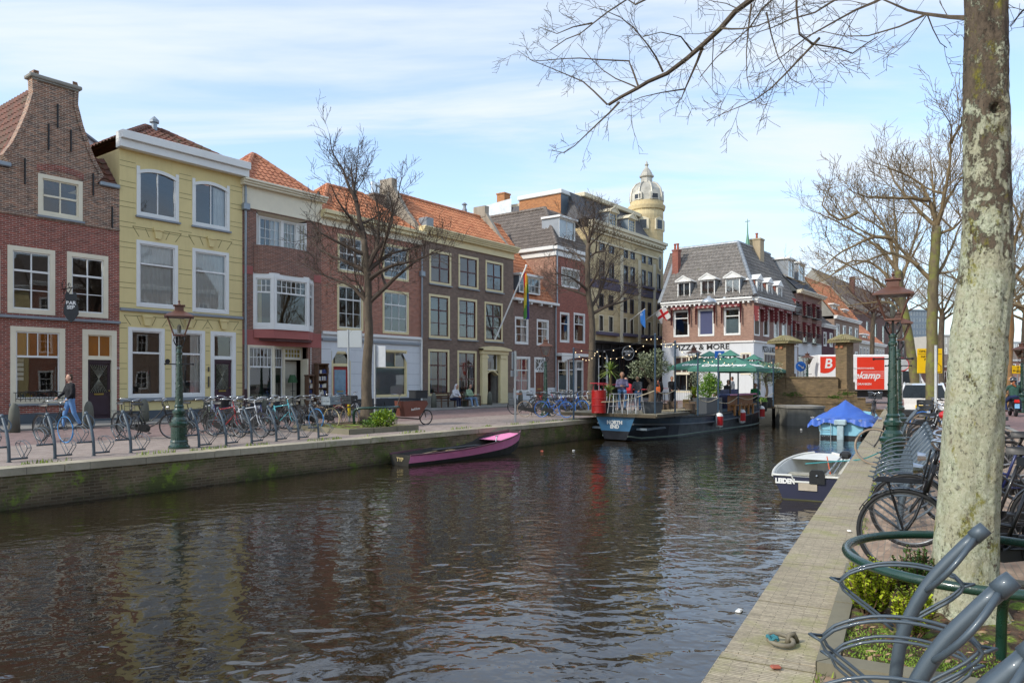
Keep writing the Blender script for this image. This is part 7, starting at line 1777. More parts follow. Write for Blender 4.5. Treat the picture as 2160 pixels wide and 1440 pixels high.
# ------ cargo bicycle
cb=empty('cargo_bicycle',gnd(845,897),LANG+R(-14),'brown box cargo bicycle with a dark crate right of the tree','cargo bicycle')
for x,rr in((-1.0,.33),(1.05,.26)):
 P=MB();n=30;P.tube([(x+rr*.95*math.cos(t),0,rr+rr*.95*math.sin(t))for t in[i*2*math.pi/n for i in range(n)]],.011,5,True)
 for k in range(20):a=k*.314;P.tube([(x,0,rr),(x+rr*.94*math.cos(a),0,rr+rr*.94*math.sin(a))],.0015,3)
 w_=P.build('wheel',STEEL,cb);P=MB();P.tube([(x+rr*math.cos(t),0,rr+.0+rr*math.sin(t))for t in[i*2*math.pi/n for i in range(n)]],.022,7,True);P.build('tyre',RUBBER,w_)
P=MB();P.tube([(-1.0,0,.33),(-.5,0,.32),(-.3,0,.3),(.8,0,.2),(.98,0,.5)],.022,6);P.tube([(-.5,0,.32),(-.65,0,.85)],.018,6);P.tube([(-.62,0,.7),(-.2,0,.45),(-.05,0,.95)],.018,6);P.tube([(.98,0,.5),(1.05,0,.26)],.016,6);P.tube([(-1.0,0,.33),(-.63,0,.75)],.012,6);P.build('frame',BLACK,cb)
P=MB();P.prism([(.0,.32),(.62,.32),(.95,.75),(.9,.86),(-.08,.86)],-.3,.3);P.build('cargo_box',paint('6d3f33',.5,.1,3,name='brown_box'),cb)
P=MB();P.box(-.02,.86,-.25,.25,.861,.87);P.build('box_lining',DARK,cb)
text('bakfiets',.12,WHITE,cb,T(.42,-.304,.58)@Matrix.Rotation(R(-6),4,'Y')@TXT,shear=.3)
P=MB();P.grid(lambda u,v:(-.78+.28*v,(u-.5)*.2*(1-.6*v),.96+.02*math.sin(3.14*u)),6,6);P.grid(lambda u,v:(-.78+.28*v,(.5-u)*.18*(1-.6*v),.92),6,6);P.build('saddle',BLACK,cb)
P=MB();P.tube([(-.05,0,.9),(-.05,0,1.08),(-.1,0,1.1)],.014,6);P.tube([(-.2,-.3,1.08),(-.08,-.12,1.1),(-.08,.12,1.1),(-.2,.3,1.08)],.013,6);P.build('handlebar',CHROME,cb)
P=MB();P.box(.5,.95,-.26,.26,.95,1.2);P.box(.48,.97,-.28,.28,1.2,1.23);P.build('crate',paint('24282c',.6,name='dark_crate'),cb)
P=MB();P.tube([(-1.3,0,.75),(-.75,0,.75)],.02,5);P.tube([(-.2,.1,.3),(-.3,.25,.0)],.012,5);P.tube([(-.2,-.1,.3),(-.3,-.25,.0)],.012,5);P.build('stand',BLACK,cb)
# ------ boats
def hull(parent,L_,stations,mats,name='hull',inner=True,t=.05):
 """stations: (x, half beam at bottom, half beam at top, z bottom, z chine, z top)"""
 P=MB();n=len(stations)
 for i in range(n-1):
  a,b=stations[i],stations[i+1]
  for s_ in(-1,1):
   def pts(q):x,hb,ht,zb,zc,zt=q;hc=hb+(ht-hb)*((zc-zb)/(zt-zb));return[(x,s_*hb,zb),(x,s_*hc,zc),(x,s_*ht,zt),(x,s_*(ht-t),zt),(x,s_*max(.01,hb-t),zb+t)]
   A,B_=pts(a),pts(b)
   for k,mi in((0,0),(1,1),(2,2),(3,3)):
    P.cur=mi;P.quad(A[k],B_[k],B_[k+1],A[k+1])
  P.cur=0;P.quad((a[0],-a[1],a[3]),(b[0],-b[1],b[3]),(b[0],b[1],b[3]),(a[0],a[1],a[3]));P.cur=3;P.quad((a[0],-a[1],a[3]+t),(b[0],-b[1],b[3]+t),(b[0],b[1],b[3]+t),(a[0],a[1],a[3]+t))
 for q,s_ in((stations[0],0),(stations[-1],1)):
  x,hb,ht,zb,zc,zt=q;hc=hb+(ht-hb)*((zc-zb)/(zt-zb));P.cur=0;P.poly([(x,-hb,zb),(x,hb,zb),(x,hc,zc),(x,-hc,zc)]);P.cur=4 if len(mats)>4 else 1;P.poly([(x,-hc,zc),(x,hc,zc),(x,ht,zt),(x,-ht,zt)]);P.cur=3;d_=t if not s_ else-t;P.poly([(x+d_,-hb,zb),(x+d_,hb,zb),(x+d_,ht,zt),(x+d_,-ht,zt)])
 return P.build(name,mats,parent)
PINKB=paint('e487b2',.5,.12,3,name='pink_paint');BLKB=paint('2b2a26',.6,.25,3,name='tarred_hull');INNR=paint('33302c',.8,.3,4,name='dirty_inside')
pb=empty('rowing_boat',lpt(14.45,-14.75,WZ),LANG,'long black and pink wooden rowing boat moored at the left quay','rowing boat');
st=[]
Lp=5.3
for i in range(19):
 t=i/18;hw=.42+.26*math.sin(math.pi*min(1,t*1.05)**.8)if t<.82 else .0;hw=(.40+.30*math.sin(math.pi*.5*min(1,t/.55)))*(1 if t<.6 else math.sqrt(max(.0,1-((t-.6)/.42)**2.4)));zt=.27+.02*(1-t)+.40*t**2.2;zb=-.08+.34*max(0,(t-.72)/.28)**2
 st.append((Lp*t,hw*.72,hw,zb,zb+(zt-zb)*(.42+.1*t),zt))
hull(pb,Lp,st,[BLKB,PINKB,paint('7c4a58',.6,.2,3,name='worn_rim'),INNR,BLKB])
P=MB()
for s_ in(-1,1):P.tube([(q[0],s_*q[2],q[5]+.012)for q in st],.022,5)
P.build('gunwale',paint('5b3a42',.6,.25,3,name='worn_gunwale'),pb)
P=MB();sel=[q for q in st if q[0]>Lp*.74];
for a,b in zip(sel[:-1],sel[1:]):P.quad((a[0],-a[2]+.04,a[5]-.07),(b[0],-b[2]+.04 if b[2]>.05 else 0,b[5]-.07),(b[0],max(0,b[2]-.04),b[5]-.07),(a[0],a[2]-.04,a[5]-.07))
P.build('foredeck',PINKB,pb)
P=MB();P.box(2.2,2.5,-.62,.62,.2,.24);P.build('thwart',WOODL,pb);P=MB();P.tube([(.6,.1,.2),(2.7,.25,.3)],.022,6);P.bbox(.2,.75,.02,.18,.19,.21,.004);P.build('oar',WOODL,pb);P=MB();P.bbox(1.4,3.4,-.1,.12,.3,.34,.01);P.build('plank',DARK,pb)
P=MB();P.tube([(3.9,-.3,.42),(3.95,-.3,.58)],.02,5);P.tube([(3.85,-.3,.58),(4.02,-.34,.6)],.012,5);P.build('oarlock',STEEL,pb)
text('TYP',.15,paint('b9a878',.6,name='faded_letters'),pb,T(-.006,0,.16)@RZ(R(-90))@TXT,bold=.004)
wb_=empty('small_boat',rpt(11.5,-.78,WZ),RANG,'small open boat with white inside, dark blue hull and LEIDEN on its stern','boat')
WHB=paint('cfcfc8',.5,.12,3,name='white_gelcoat');NAVY=paint('1d2038',.5,.15,3,name='navy_hull');st=[]
Lw=3.7
for i in range(16):
 t=i/15;hw=(.6+.12*math.sin(math.pi*.5*min(1,t/.4)))*(1 if t<.45 else math.sqrt(max(.0,1-((t-.45)/.57)**2.3)));zt=.46+.14*t**2;zb=-.1+.25*max(0,(t-.7)/.3)**2
 st.append((Lw*t,hw*.62,hw,zb,zb+.12,zt))
hull(wb_,Lw,st,[paint('4a4a30',.8,.3,3,name='algae_line'),NAVY,WHB,WHB,NAVY])
P=MB()
for s_ in(-1,1):P.tube([(q[0],s_*q[2],q[5]+.01)for q in st],.03,6)
P.tube([(-.01,-.6,.48),(-.01,-.25,.48),(-.01,-.2,.36),(-.01,.2,.36),(-.01,.25,.48),(-.01,.6,.48)],.022,6);P.build('gunwale',WHB,wb_)
P=MB();sel=[q for q in st if q[0]>Lw*.72]
for a,b in zip(sel[:-1],sel[1:]):P.quad((a[0],-a[2],a[5]),(b[0],-b[2],b[5]),(b[0],b[2],b[5]),(a[0],a[2],a[5]))
P.build('foredeck',WHB,wb_)
for x in(.55,1.75):
 P=MB();P.bbox(x,x+.42,-.5,.05 if x<1 else .6,.27,.3,.006);P.build('thwart',paint('9b9788',.8,.25,5,name='mossy_plank'),wb_)
P=MB();P.prism([(-.36,.34),(-.08,.34),(-.08,.56),(-.12,.61),(-.32,.61),(-.36,.56)],-.04,.01,'x');P.build('motor_plate',BLACK,wb_,fixn=True)
P=MB();P.ball((-.05,-.22,.5),.025,6);P.build('bolt',STEEL,wb_)
P=MB();P.box(-.022,-.006,-.22,.12,.2,.35);P.build('transom_patch',paint('b5aa98',.7,.2,5,name='worn_board'),wb_)
P=MB();P.tube([(.9,-.3,.42),(1.7,-.55,.75)],.018,6);P.tube([(.95,-.42,.42),(1.75,-.6,.72)],.012,6);P.build('motor_shaft',STEEL,wb_);P=MB();P.bbox(1.65,1.95,-.72,-.5,.68,.84,.05);P.build('electric_motor',DARK,wb_)
P=MB();P.tube([(1.3,-.35,.4),(2.3,-.2,.66)],.012,5);P.build('tiller',paint('c9592c',.6,name='orange_handle'),wb_)
text('LEIDEN',.13,paint('e4e4e0',.5,name='white_letters'),wb_,T(-.008,.37,.36)@RZ(R(-90))@TXT,bold=.008,sx=.86)
P=MB();P.tube([(-.02,-.6,.45),(-.03,-.62,.2),(-.03,-.55,.05),(-.03,-.6,-.02)],.012,5);P.build('chain',paint('6b4a38',.8,name='rust_chain'),wb_)
def rope(name,pts,rad,m,label,cat='rope'):
 o=pts[0];P=MB();P.tube(smooth_path([p-o for p in pts],.3),rad,5);q=P.build(name,m);q.location=o;return tag(q,label,cat)
rope('mooring_rope',[rpt(13.6,-1.0,-.25),rpt(12.6,-.2,-.05),rpt(12.0,.2,.06),rpt(10.9,.62,.35)],.012,paint('2f8a8f',.8,name='teal_rope'),'teal mooring rope running from the small white boat to the near street lamp')
bb=empty('covered_boat',rpt(28.2,-1.3,WZ),RANG-R(4),'light blue boat under a peaked blue tarpaulin moored at the right quay','boat')
LBL=paint('86bfd4',.45,.1,2,name='light_blue_hull');st=[]
for i in range(12):
 t=i/11;hw=(.92+.1*math.sin(math.pi*.5*min(1,t/.4)))*(1 if t<.5 else math.sqrt(max(.0,1-((t-.5)/.52)**2.2)));st.append((5.2*t,hw*.75,hw,-.1,.14,.78+.15*t*t))
hull(bb,5.2,st,[DARK,LBL,LBL,LBL,LBL])
def tarp(u,v):
 x=-.12+4.6*v;t=max(0,x)/5.2;y=(2*u-1);hw=1.22*(1 if t<.55 else math.sqrt(max(.02,1-((t-.55)/.5)**2)))
 pk=.72*math.exp(-((x-1.35)/.85)**2)+.06;sag=(1-abs(y))**1.15;z=.74+pk*sag+.035*math.sin(y*17+x*6)*abs(y)+.02*mnoise.noise(Vector((x*4,y*6,0)))-(.22+.12*math.sin(x*5))*max(0,abs(y)-.86)/.14
 return(x,y*hw,z)
P=MB();P.grid(tarp,48,50)
P.grid(lambda u,v:(-.12-.06*v+.03*math.sin(u*40),(2*u-1)*1.22,tarp(u,0)[2]-v*(.14+.12*math.sin(u*9)**2)),60,5);P.build('tarpaulin',paint('3a63b8',.5,.12,1.5,bump=.002,name='blue_tarpaulin'),bb,smooth=True)
P=MB();P.bbox(-.35,-.1,-.25,.2,.55,.78,.04);P.bbox(-.3,-.12,-.15,.1,-.1,.55,.03);P.build('outboard_motor',paint('9fb5bd',.4,.2,5,name='outboard_grey'),bb);P=MB()
for y in(.35,.75):P.tube([(-.1,y,-.1),(-.1,y,.7)],.015,5)
for z in(.1,.35,.6):P.tube([(-.1,.35,z),(-.1,.75,z)],.012,5)
P.build('ladder',STEEL,bb)
for q,(x,y)in enumerate(((.6,1.16),(-.15,.8),(-.18,-.75))):
 P=MB();leaf_cloud(random.Random(q),(x,y,.75),.05,14,.05,1,P=P);P.build('paper_wad',WHITE,bb)
 # ------ terrace boat and everything on it
tb=empty('terrace_boat',lpt(25.3,-14.05,WZ),LANG,'long dark blue barge used as a terrace with NORTH END on its stern','boat')
HB_=paint('161a22',.4,.25,2,name='blue_black_hull');HBL=paint('356587',.4,.15,2,name='blue_strake');st=[]
LT_=15.0
for i in range(22):
 t=i/21;hw=1.45 if t<.72 else 1.45*math.sqrt(max(0.0,1-((t-.72)/.285)**2.2));hw*=(.6+.4*min(1,t/.2)**.7);zt=.98-.16*math.sin(math.pi*min(1,t/.8))+.2*max(0,(t-.6)/.4)**2
 st.append((LT_*t,hw*(.55+.35*min(1,t/.15)),hw,-.05+(.1 if i==0 else 0),zt-.32,zt))
st[0]=st[0][:4]+(.38,)+st[0][5:]
h_=hull(tb,LT_,st,[HB_,paint('22394a',.4,.2,2,name='dark_blue_strake'),DARK,paint('5b6a74',.7,.2,3,name='grey_floor'),HBL],t=.12)
P=MB()
for s_ in(-1,1):
 P.tube([(q[0],s_*(q[2]+.01),q[5])for q in st],.06,6);
P.build('gunwale',HB_,tb)
P=MB()
for s_ in(-1,1):P.tube([(q[0],s_*(q[1]+(q[2]-q[1])*.68+.02),q[5]-.32)for q in st],.04,6)
P.build('rubbing_strake',paint('5d646a',.5,.2,3,name='grey_strake'),tb)
P=MB()
for s_ in(-1,1):P.tube([(q[0],s_*(q[1]+(q[2]-q[1])*.12+.01),q[3]+.14)for q in st],.035,5)
P.build('waterline_stripe',paint('6b7a70',.7,name='pale_boot_top'),tb)
text('NORTH\nEND',.19,WHITE,tb,T(-.012,.02,.62)@RZ(R(-90))@TXT,bold=.01,lsp=.85)
P=MB();P.box(.3,LT_*.9,-1.2,1.2,.42,.5);P.build('floor',paint('66737c',.7,.2,2,name='steel_floor'),tb)
dk=empty('deck_platform',lpt(25.2,-12.3,.24),LANG,'grey plank platform over the stern of the terrace boat reaching the quay','platform')
for k in range(24):P=MB()if k==0 else P;P.box(k*.125,k*.125+.118,-.05,4.2,0,.07+random.uniform(-.004,.004))
P.build('planks',paint('7d7766',.85,.3,3,name='weathered_planks'),dk);P=MB();P.box(-.02,-.002,-.02,4.2,-.06,.06);P.box(0,3.0,-.07,-.051,-.06,.06);P.build('edge_beam',paint('4f4636',.8,.3,3,name='edge_timber'),dk)
DZ=.32
def onb(px,off,z):return lpx(px,off,z)
POSTM=paint('2e4456',.4,.1,3,name='blue_grey_post')
posts=[]
for k,(px,z0,yt)in enumerate(((1210,0.0,735),(1382,DZ,790),(1424,.1,720),(1472,.1,745),(1515,.15,750),(1557,.15,755),(1599,.15,765),(1631,.2,758))):
 off=-12.5 if k else-15.7;b=onb(px,off,z0);zt=dep(px,yt,b.y).z
 if k==1:zt=dep(px,705,b.y).z
 r=empty('terrace_post',b,0,'slim blue grey post of the terrace boat, '+('by the quay left of the red barrel','at the corner of the plank platform','first right of the platform','in front of the green parasol left end','beside the grey planter','in front of the wooden bar','at the right end of the bar','at the bow')[k],'post','blue grey posts along the terrace boat');P=MB();P.tube([(0,0,0),(0,0,zt-z0)],.035,8);P.ball((0,0,zt-z0),.045,6);P.build('pole',POSTM,r);posts.append(Vector((b.x,b.y,zt)))
BULB=NT('lit_bulb');BULB.b.inputs['Emission Color'].default_value=(1,.75,.42,1);BULB.b.inputs['Emission Strength'].default_value=1.1;BULB=BULB.fin((1,.8,.5),.4)
def string(a,b,sag,n,label):
 r=empty('string_lights',a,0,label,'string lights','strings of small lit bulbs over the terrace');pts=[a.lerp(b,t/12)-a-Vector((0,0,sag*4*(t/12)*(1-t/12)))for t in range(13)]
 P=MB();P.tube(pts,.009,4);P.build('wire',BLACK,r);P=MB()
 for k in range(n):t=(k+.5)/n*12;i=int(t);p=pts[i].lerp(pts[min(12,i+1)],t-i);P.ball(p-Vector((0,0,.04)),.019,5)
 P.build('bulbs',BULB,r)
tags_=['over the platform','from the platform corner to the next post','left of the green parasols','in front of the left parasol','in front of the right parasol','over the bar','at the bow']
for k in range(7):string(posts[k],posts[k+1],.3,5,'string of small lit bulbs '+tags_[k])
string(posts[0],dep(1262,735,38),.5,8,'string of small lit bulbs reaching towards the bare tree');string(posts[1],dep(1250,740,37),.6,10,'string of small lit bulbs over the red barrel');string(posts[2],dep(1400,715,44),.3,6,'string of small lit bulbs by the flags')
ROPE=paint('b3a78c',.8,name='rope')
rp=[posts[0],posts[1]]
for k,(a,b,z)in enumerate(((onb(1228,-15.5,.95),onb(1256,-14.6,.75),0),(onb(1256,-14.6,.75),onb(1382,-12.5,1.2),0),(onb(1382,-12.5,1.2),onb(1424,-12.5,1.2),0),(onb(1472,-12.5,.8),onb(1515,-12.5,.8),0),(onb(1515,-12.5,.6),onb(1557,-12.5,.8),0),(onb(1557,-12.5,.8),onb(1599,-12.5,.8),0),(onb(1599,-12.5,.8),onb(1631,-12.5,.9),0))):
 rope('guard_rope',[a,a.lerp(b,.5)-Vector((0,0,.16)),b],.018,ROPE,'slack pale guard rope '+('on the gangway','before the red barrel and stools','right of the platform corner','before the grey planter','before the left half of the bar','before the right half of the bar','at the bow')[k])['group']='guard ropes of the terrace boat'
b=onb(1263,-14.6,DZ);bl=empty('barrel_table',b,0,'red oil drum table with a small white table top','barrel');P=MB();P.lathe([(.28,0),(.29,.02),(.28,.04),(.28,.27),(.295,.29),(.28,.31),(.28,.55),(.295,.57),(.28,.59),(.28,.84),(.29,.86),(.28,.88)],22);P.build('drum',paint('a81a17',.35,.15,3,name='red_drum'),bl,smooth=False)
P=MB();P.lathe([(.09,0),(.1,.01)],10,(0,0,.6));o=P.build('badge',paint('d8a020',.5,name='gold_badge'),bl,M=T(-.12,-.27,.0)@Matrix.Rotation(R(70),4,'X')@T(0,.55,-.6));P=MB();P.lathe([(.34,1.14),(.34,1.17)],18);P.tube([(.2,.1,.88),(.2,.1,1.14)],.015,5);P.tube([(-.2,.1,.88),(-.2,.1,1.14)],.015,5);P.tube([(0,-.2,.88),(0,-.2,1.14)],.015,5);P.build('table_top',paint('b02a3a',.5,name='red_top'),bl)
def stool(px,off,lab,m,h=.76,z=DZ,top=None):
 r=empty('bar_stool',onb(px,off,z),.4,lab,'stool','high stools on the plank platform')
 P=MB();P.bbox(-.17,.17,-.17,.17,h-.03,h,.012);P.build('seat',top or m,r)
 for sx in(-1,1):
  for sy in(-1,1):P=MB();P.tube([(sx*.13,sy*.13,h-.03),(sx*.2,sy*.2,0)],.016,6);P.build('leg',m,r)
 P=MB();q=[(-.17,-.17,.28),(.17,-.17,.28),(.17,.17,.28),(-.17,.17,.28)]
 for k in range(4):P.tube([q[k],q[(k+1)%4]],.01,5)
 P.build('footrest',m,r)
ALU=paint('b9bcbf',.35,.1,5,metal=.7,name='galvanised')
stool(1297,-13.9,'galvanised high stool just right of the red barrel',ALU);stool(1328,-13.3,'galvanised high stool at the middle of the plank platform',ALU);stool(1344,-13.2,'galvanised stool next to the potted olive tree',ALU);stool(1400,-13.6,'black high stool right of the potted olive tree',BLACK)
def cafe_table(px,off,z,lab,m,w_=.35,h=.74,hgt=None,cat='table'):
 r=empty('cafe_table',onb(px,off,z),LANG,lab,cat,'small tables of the terrace');P=MB();P.bbox(-w_,w_,-w_,w_,h-.03,h,.01);P.build('table_top',m,r);P=MB();P.tube([(0,0,.02),(0,0,h-.03)],.03,8);P.lathe([(.24,0),(.22,.02)],12);P.build('pedestal',ALU,r)
REDT=paint('b5303a',.5,name='red_table');
cafe_table(1353,-18.5,0,'red topped high table in front of the black pub',REDT,.45,1.1);cafe_table(1280,-15.4,DZ,'red high table behind the drum',REDT,.3,1.1);cafe_table(1390,-19.5,0,'second red high table by the person with an orange bag',REDT,.4,1.1)
wt=empty('wooden_table',onb(1436,-13.2,-.25),LANG,'long grey wooden table on the lower deck of the terrace boat','table');P=MB();P.bbox(-1.2,1.0,-.4,.4,.56,.6,.01);P.build('table_top',WOODL,wt)
for x in(-1.1,-.1,.85):
 for y in(-.33,.28):P=MB();P.box(x,x+.07,y,y+.07,0,.56);P.build('leg',WOODL,wt)
def chair(px,off,z,rz,lab):
 r=empty('rattan_chair',onb(px,off,z),rz,lab,'chair','rattan chairs on the terrace boat');m=paint('5a4a3a',.7,.3,20,name='rattan');P=MB();P.bbox(-.24,.24,-.22,.22,.42,.46,.015);P.build('seat',m,r)
 P=MB();P.grid(lambda u,v:(.26*math.cos(math.pi*u),.05+.22*math.sin(math.pi*u),.46+.36*v),12,4);P.tube([(.26*math.cos(math.pi*t/10),.05+.22*math.sin(math.pi*t/10),.83)for t in range(11)],.018,6);P.build('backrest',m,r)
 for sx in(-.2,.2):
  for sy in(-.18,.18):P=MB();P.tube([(sx,sy,.42),(sx*1.15,sy*1.15,0)],.014,6);P.build('leg',paint('a9773f',.6,name='cane'),r)
for k,(px,off,rz)in enumerate(((1408,-13.7,1.0),(1453,-13.0,3.6),(1467,-13.9,2.0),(1420,-14.6,.3))):chair(px,off,-.25,rz,'dark rattan chair with cane legs '+('left of the wooden table','right of the wooden table, in front','beside the grey planter','behind the wooden table')[k])
def foliage_plant(name,loc,label,pot,parts,mats,cat='plant',group=None,trunk=None,size=.09,n=900,stems=0,seed=1):
 rnd=random.Random(seed);r=empty(name,loc,.3,label,cat,group);P=MB()
 kind,w0,w1,h,m=pot
 if kind=='round':P.lathe([(w0,0),(w1,h),(w1+.03,h),(w1+.03,h+.05),(w1-.03,h+.05),(w1-.05,h-.04)],18,cap=False);P.lathe([(w1-.04,h-.05),(.01,h-.03)],14)
 else:P.bbox(-w0,w0,-w1,w1,0,h,.02)
 P.build('pot',m,r)
 if trunk:P=MB();[P.tube(smooth_path([Vector(q)for q in tr[0]],.08),tr[1],7)for tr in trunk];P.build('trunk',BARK,r,smooth=True)
 P=MB()
 for c,rad,sq in parts:leaf_cloud(rnd,c,rad,int(n*rad*rad),size,2,sq,P)
 P.build('foliage',mats,r);return r
POTG=paint('4a4e52',.6,.12,3,name='grey_pot');OL=[paint('6b7355',.7,.2,9,name='olive_leaf'),paint('8f9678',.7,.2,9,name='silver_olive_leaf')];CON=[paint('4f7a2a',.7,.2,9,name='conifer_leaf'),paint('7b9a36',.7,.2,9,name='conifer_tip')]
b=onb(1375,-13.0,DZ);foliage_plant('olive_tree',b,'gnarled olive tree in a big grey pot on the plank platform',('round',.36,.44,.5,POTG),[((-.5,0,2.25),.5,.7),((.1,.1,2.5),.55,.7),((.5,0,2.2),.42,.7),((-.1,-.2,1.95),.45,.6),((.2,0,2.9),.3,.7),((-.35,0,2.75),.25,.8),((-.7,0,1.8),.3,.6)],OL,'olive tree',trunk=[([(0,0,.45),(.06,0,.8),(.0,.05,1.15),(.12,0,1.45)],.17),([(.1,0,1.4),(.3,.1,1.7),(.5,0,2.1)],.07),([(.05,0,1.3),(-.2,0,1.7),(-.45,.05,2.2)],.07),([(.1,0,1.4),(.1,.1,2.0),(.2,0,2.8)],.05)],n=1700,size=.1,seed=3).scale=(1,1,.8)
def palm(loc,label,h,seed,m,n=38,L_=.55,pot=None,group='palms and yuccas of the terrace'):
 rnd=random.Random(seed);r=empty('palm',loc,0,label,'palm',group);P=MB();P.lathe([(.2,0),(.25,.4),(.27,.4),(.27,.45),(.2,.45)],14);P.build('pot',pot or POTG,r);P=MB();P.tube([(0,0,.4),(.02,0,h)],[.07,.06],8);P.build('trunk',paint('6a553a',.9,.3,20,name='fibre_trunk'),r);P=MB()
 for k in range(n):
  a,e=rnd.uniform(0,6.28),rnd.uniform(-.5,1.4);d=Vector((math.cos(a)*math.cos(e),math.sin(a)*math.cos(e),math.sin(e)));pts=[Vector((0,0,h))+d*L_*t-Vector((0,0,.3*L_*t*t))for t in(0,.35,.7,1)];s_=d.cross(Vector((0,0,1))).normalized()if abs(d.z)<.99 else Vector((1,0,0));P.cur=rnd.randrange(2)
  for i in range(3):w0,w1=(.01,.022,.016,.002)[i],(.01,.022,.016,.002)[i+1];P.quad(pts[i]-s_*w0,pts[i]+s_*w0,pts[i+1]+s_*w1,pts[i+1]-s_*w1)
 P.build('foliage',m,r)
PG=[paint('5f7a34',.6,.2,9,name='palm_leaf'),paint('8a9a45',.6,.2,9,name='palm_leaf_light')]
palm(onb(1287,-14.9,DZ),'fan palm behind the red barrel',1.65,1,PG,90,.6);palm(onb(1284,-14.5,DZ),'low yellowish yucca beside the red barrel',.8,2,PG,80,.5);palm(onb(1463,-16.5,0),'yellow green yucca left of the grey planter',.8,4,LY,90,.7)
foliage_plant('planter_bush',onb(1496,-13.1,-.2),'bushy green shrub in a tall grey square planter on the terrace boat',('box',.42,.42,1.0,POTG),[((0,0,1.45),.5,1.0),((-.25,0,1.25),.35,1),((.3,0,1.5),.35,1.0),((.05,0,1.8),.3,1)],CON,n=4200,seed=5)
foliage_plant('olive_tree',onb(1474,-15.4,.2),'olive bush between the posts left of the green bush',('round',.25,.3,.4,POTG),[((0,0,1.6),.45,.8),((.3,0,1.9),.35,.8),((-.3,0,1.3),.3,.8)],OL,'olive tree',n=1200,seed=6)
foliage_plant('olive_tree',onb(1615,-13.2,.1),'olive tree at the bow of the terrace boat',('round',.3,.34,.5,DARK),[((0,0,2.0),.6,.8),((.5,0,1.8),.5,.8),((-.5,0,1.75),.4,.8),((.1,0,1.4),.4,.6),((.7,0,2.2),.3,.8)],OL,'olive tree',trunk=[([(0,0,.5),(.1,0,.9),(0,0,1.5),(.1,0,2.0)],.07)],n=1300,seed=7)
foliage_plant('grass_pot',onb(1607,-12.9,-.05),'dark pot of short green grass right of the bar',('round',.25,.3,.45,DARK),[((0,0,.55),.28,.5)],CON,n=2500,seed=8,size=.08)
ba_=empty('bar_counter',onb(1550,-12.95,-.12),LANG,'wooden slatted bar counter with pink and blue edge on the terrace boat','bar');P=MB()
for k in range(26):P.box(-1.65+k*.13,-1.65+k*.13+.1,-.3,-.26,.05,1.0)
P.build('slatted_front',paint('8a5a30',.6,.35,5,name='orange_brown_slats'),ba_);P=MB();P.bbox(-1.75,1.8,-.42,.15,1.0,1.05,.01);P.build('counter_top',paint('4a567f',.5,.3,1,name='blue_counter'),ba_);P=MB();P.box(-1.75,1.8,-.435,-.421,.99,1.06);P.build('pink_edge',paint('b8688c',.5,.2,1,name='pink_edge'),ba_);P=MB();P.bbox(-.5,2.0,.55,.62,.3,1.25,.02);P.build('blue_screen',paint('1f2f6b',.5,.1,2,name='blue_screen'),ba_)
for k in range(5):P=MB();x=-1.3+k*.62;P.box(x,x+.08,-.5,-.42,.05,.55);P.box(x,x+.5,-.5,-.3,.5,.55);P.build('bench_frame',paint('9b6a38',.6,.2,5,name='bench_wood'),ba_)
PARG=paint('3f7363',.8,.12,2,name='green_canvas')
def parasol(px,d,zt,ze,w_,rz,lab):
 b=dep(px,800,d);r=empty('parasol',(b.x,b.y,0 if d>38 else-.2),rz,lab,'parasol','big green parasols of the terrace');z0=r.location.z;P=MB();ov=.35;h=w_/2
 P.tube([(0,0,0),(0,0,zt-z0)],.04,8);P.bbox(-.35,.35,-.35,.35,0,.08,.02);P.build('pole',DARK,r);P=MB();zt-=z0;ze-=z0
 c8=[(h,-h),(h,h),(-h,h),(-h,-h)]
 for k in range(4):
  A,B_=Vector((*c8[k],ze)),Vector((*c8[(k+1)%4],ze));tp=Vector((0,0,zt-.12));n=8
  for i in range(n):
   p0,p1=A.lerp(B_,i/n),A.lerp(B_,(i+1)/n)
   for j in range(6):
    t0,t1=j/6*.8,(j+1)/6*.8;f=lambda p,t,u:p.lerp(tp,t)+Vector((0,0,-.12*math.sin(math.pi*u)*math.sin(math.pi*t)))
    P.quad(f(p0,t0,i/n),f(p1,t0,(i+1)/n),f(p1,t1,(i+1)/n),f(p0,t1,i/n))
   P.quad(p0,p1,p1-Vector((0,0,.16)),p0-Vector((0,0,.16)))
  a,b2=A.lerp(tp,.72)+Vector((0,0,.1)),B_.lerp(tp,.72)+Vector((0,0,.1));P.poly([a,b2,Vector((0,0,zt+.1))])
 P.build('canopy',PARG,r)
 P=MB()
 for c in c8:P.tube([(c[0],c[1],ze-.01),(0,0,zt-.15)],.015,4)
 P.build('rib',DARK,r)
 for k in range(4):
  M_=RZ(R(90*k))@T(0,-h*.86,ze+(zt-.12-ze)*.14-.03)@Matrix.Rotation(-math.atan2(h,zt-ze)+R(90)-R(0),4,'X')
  M_=RZ(R(90*k))@T(0,-h-.004,ze-.03)@Matrix.Rotation(math.atan2(zt-.12-ze,h),4,'X')@T(0,.36,.02)
  text('Grimbergen',.42,WHITE,r,M_,'lettering',ext=.004,shear=.3,bold=.012)
parasol(1540,35.5,2.95,2.15,3.15,LANG+R(6),'green parasol with white script over the bar, the nearer one');parasol(1497,41,3.1,2.3,3.5,LANG,'green parasol with white script at the left, further back');parasol(1590,42,2.95,2.15,3.1,LANG,'green parasol with white script at the right, behind the bow')
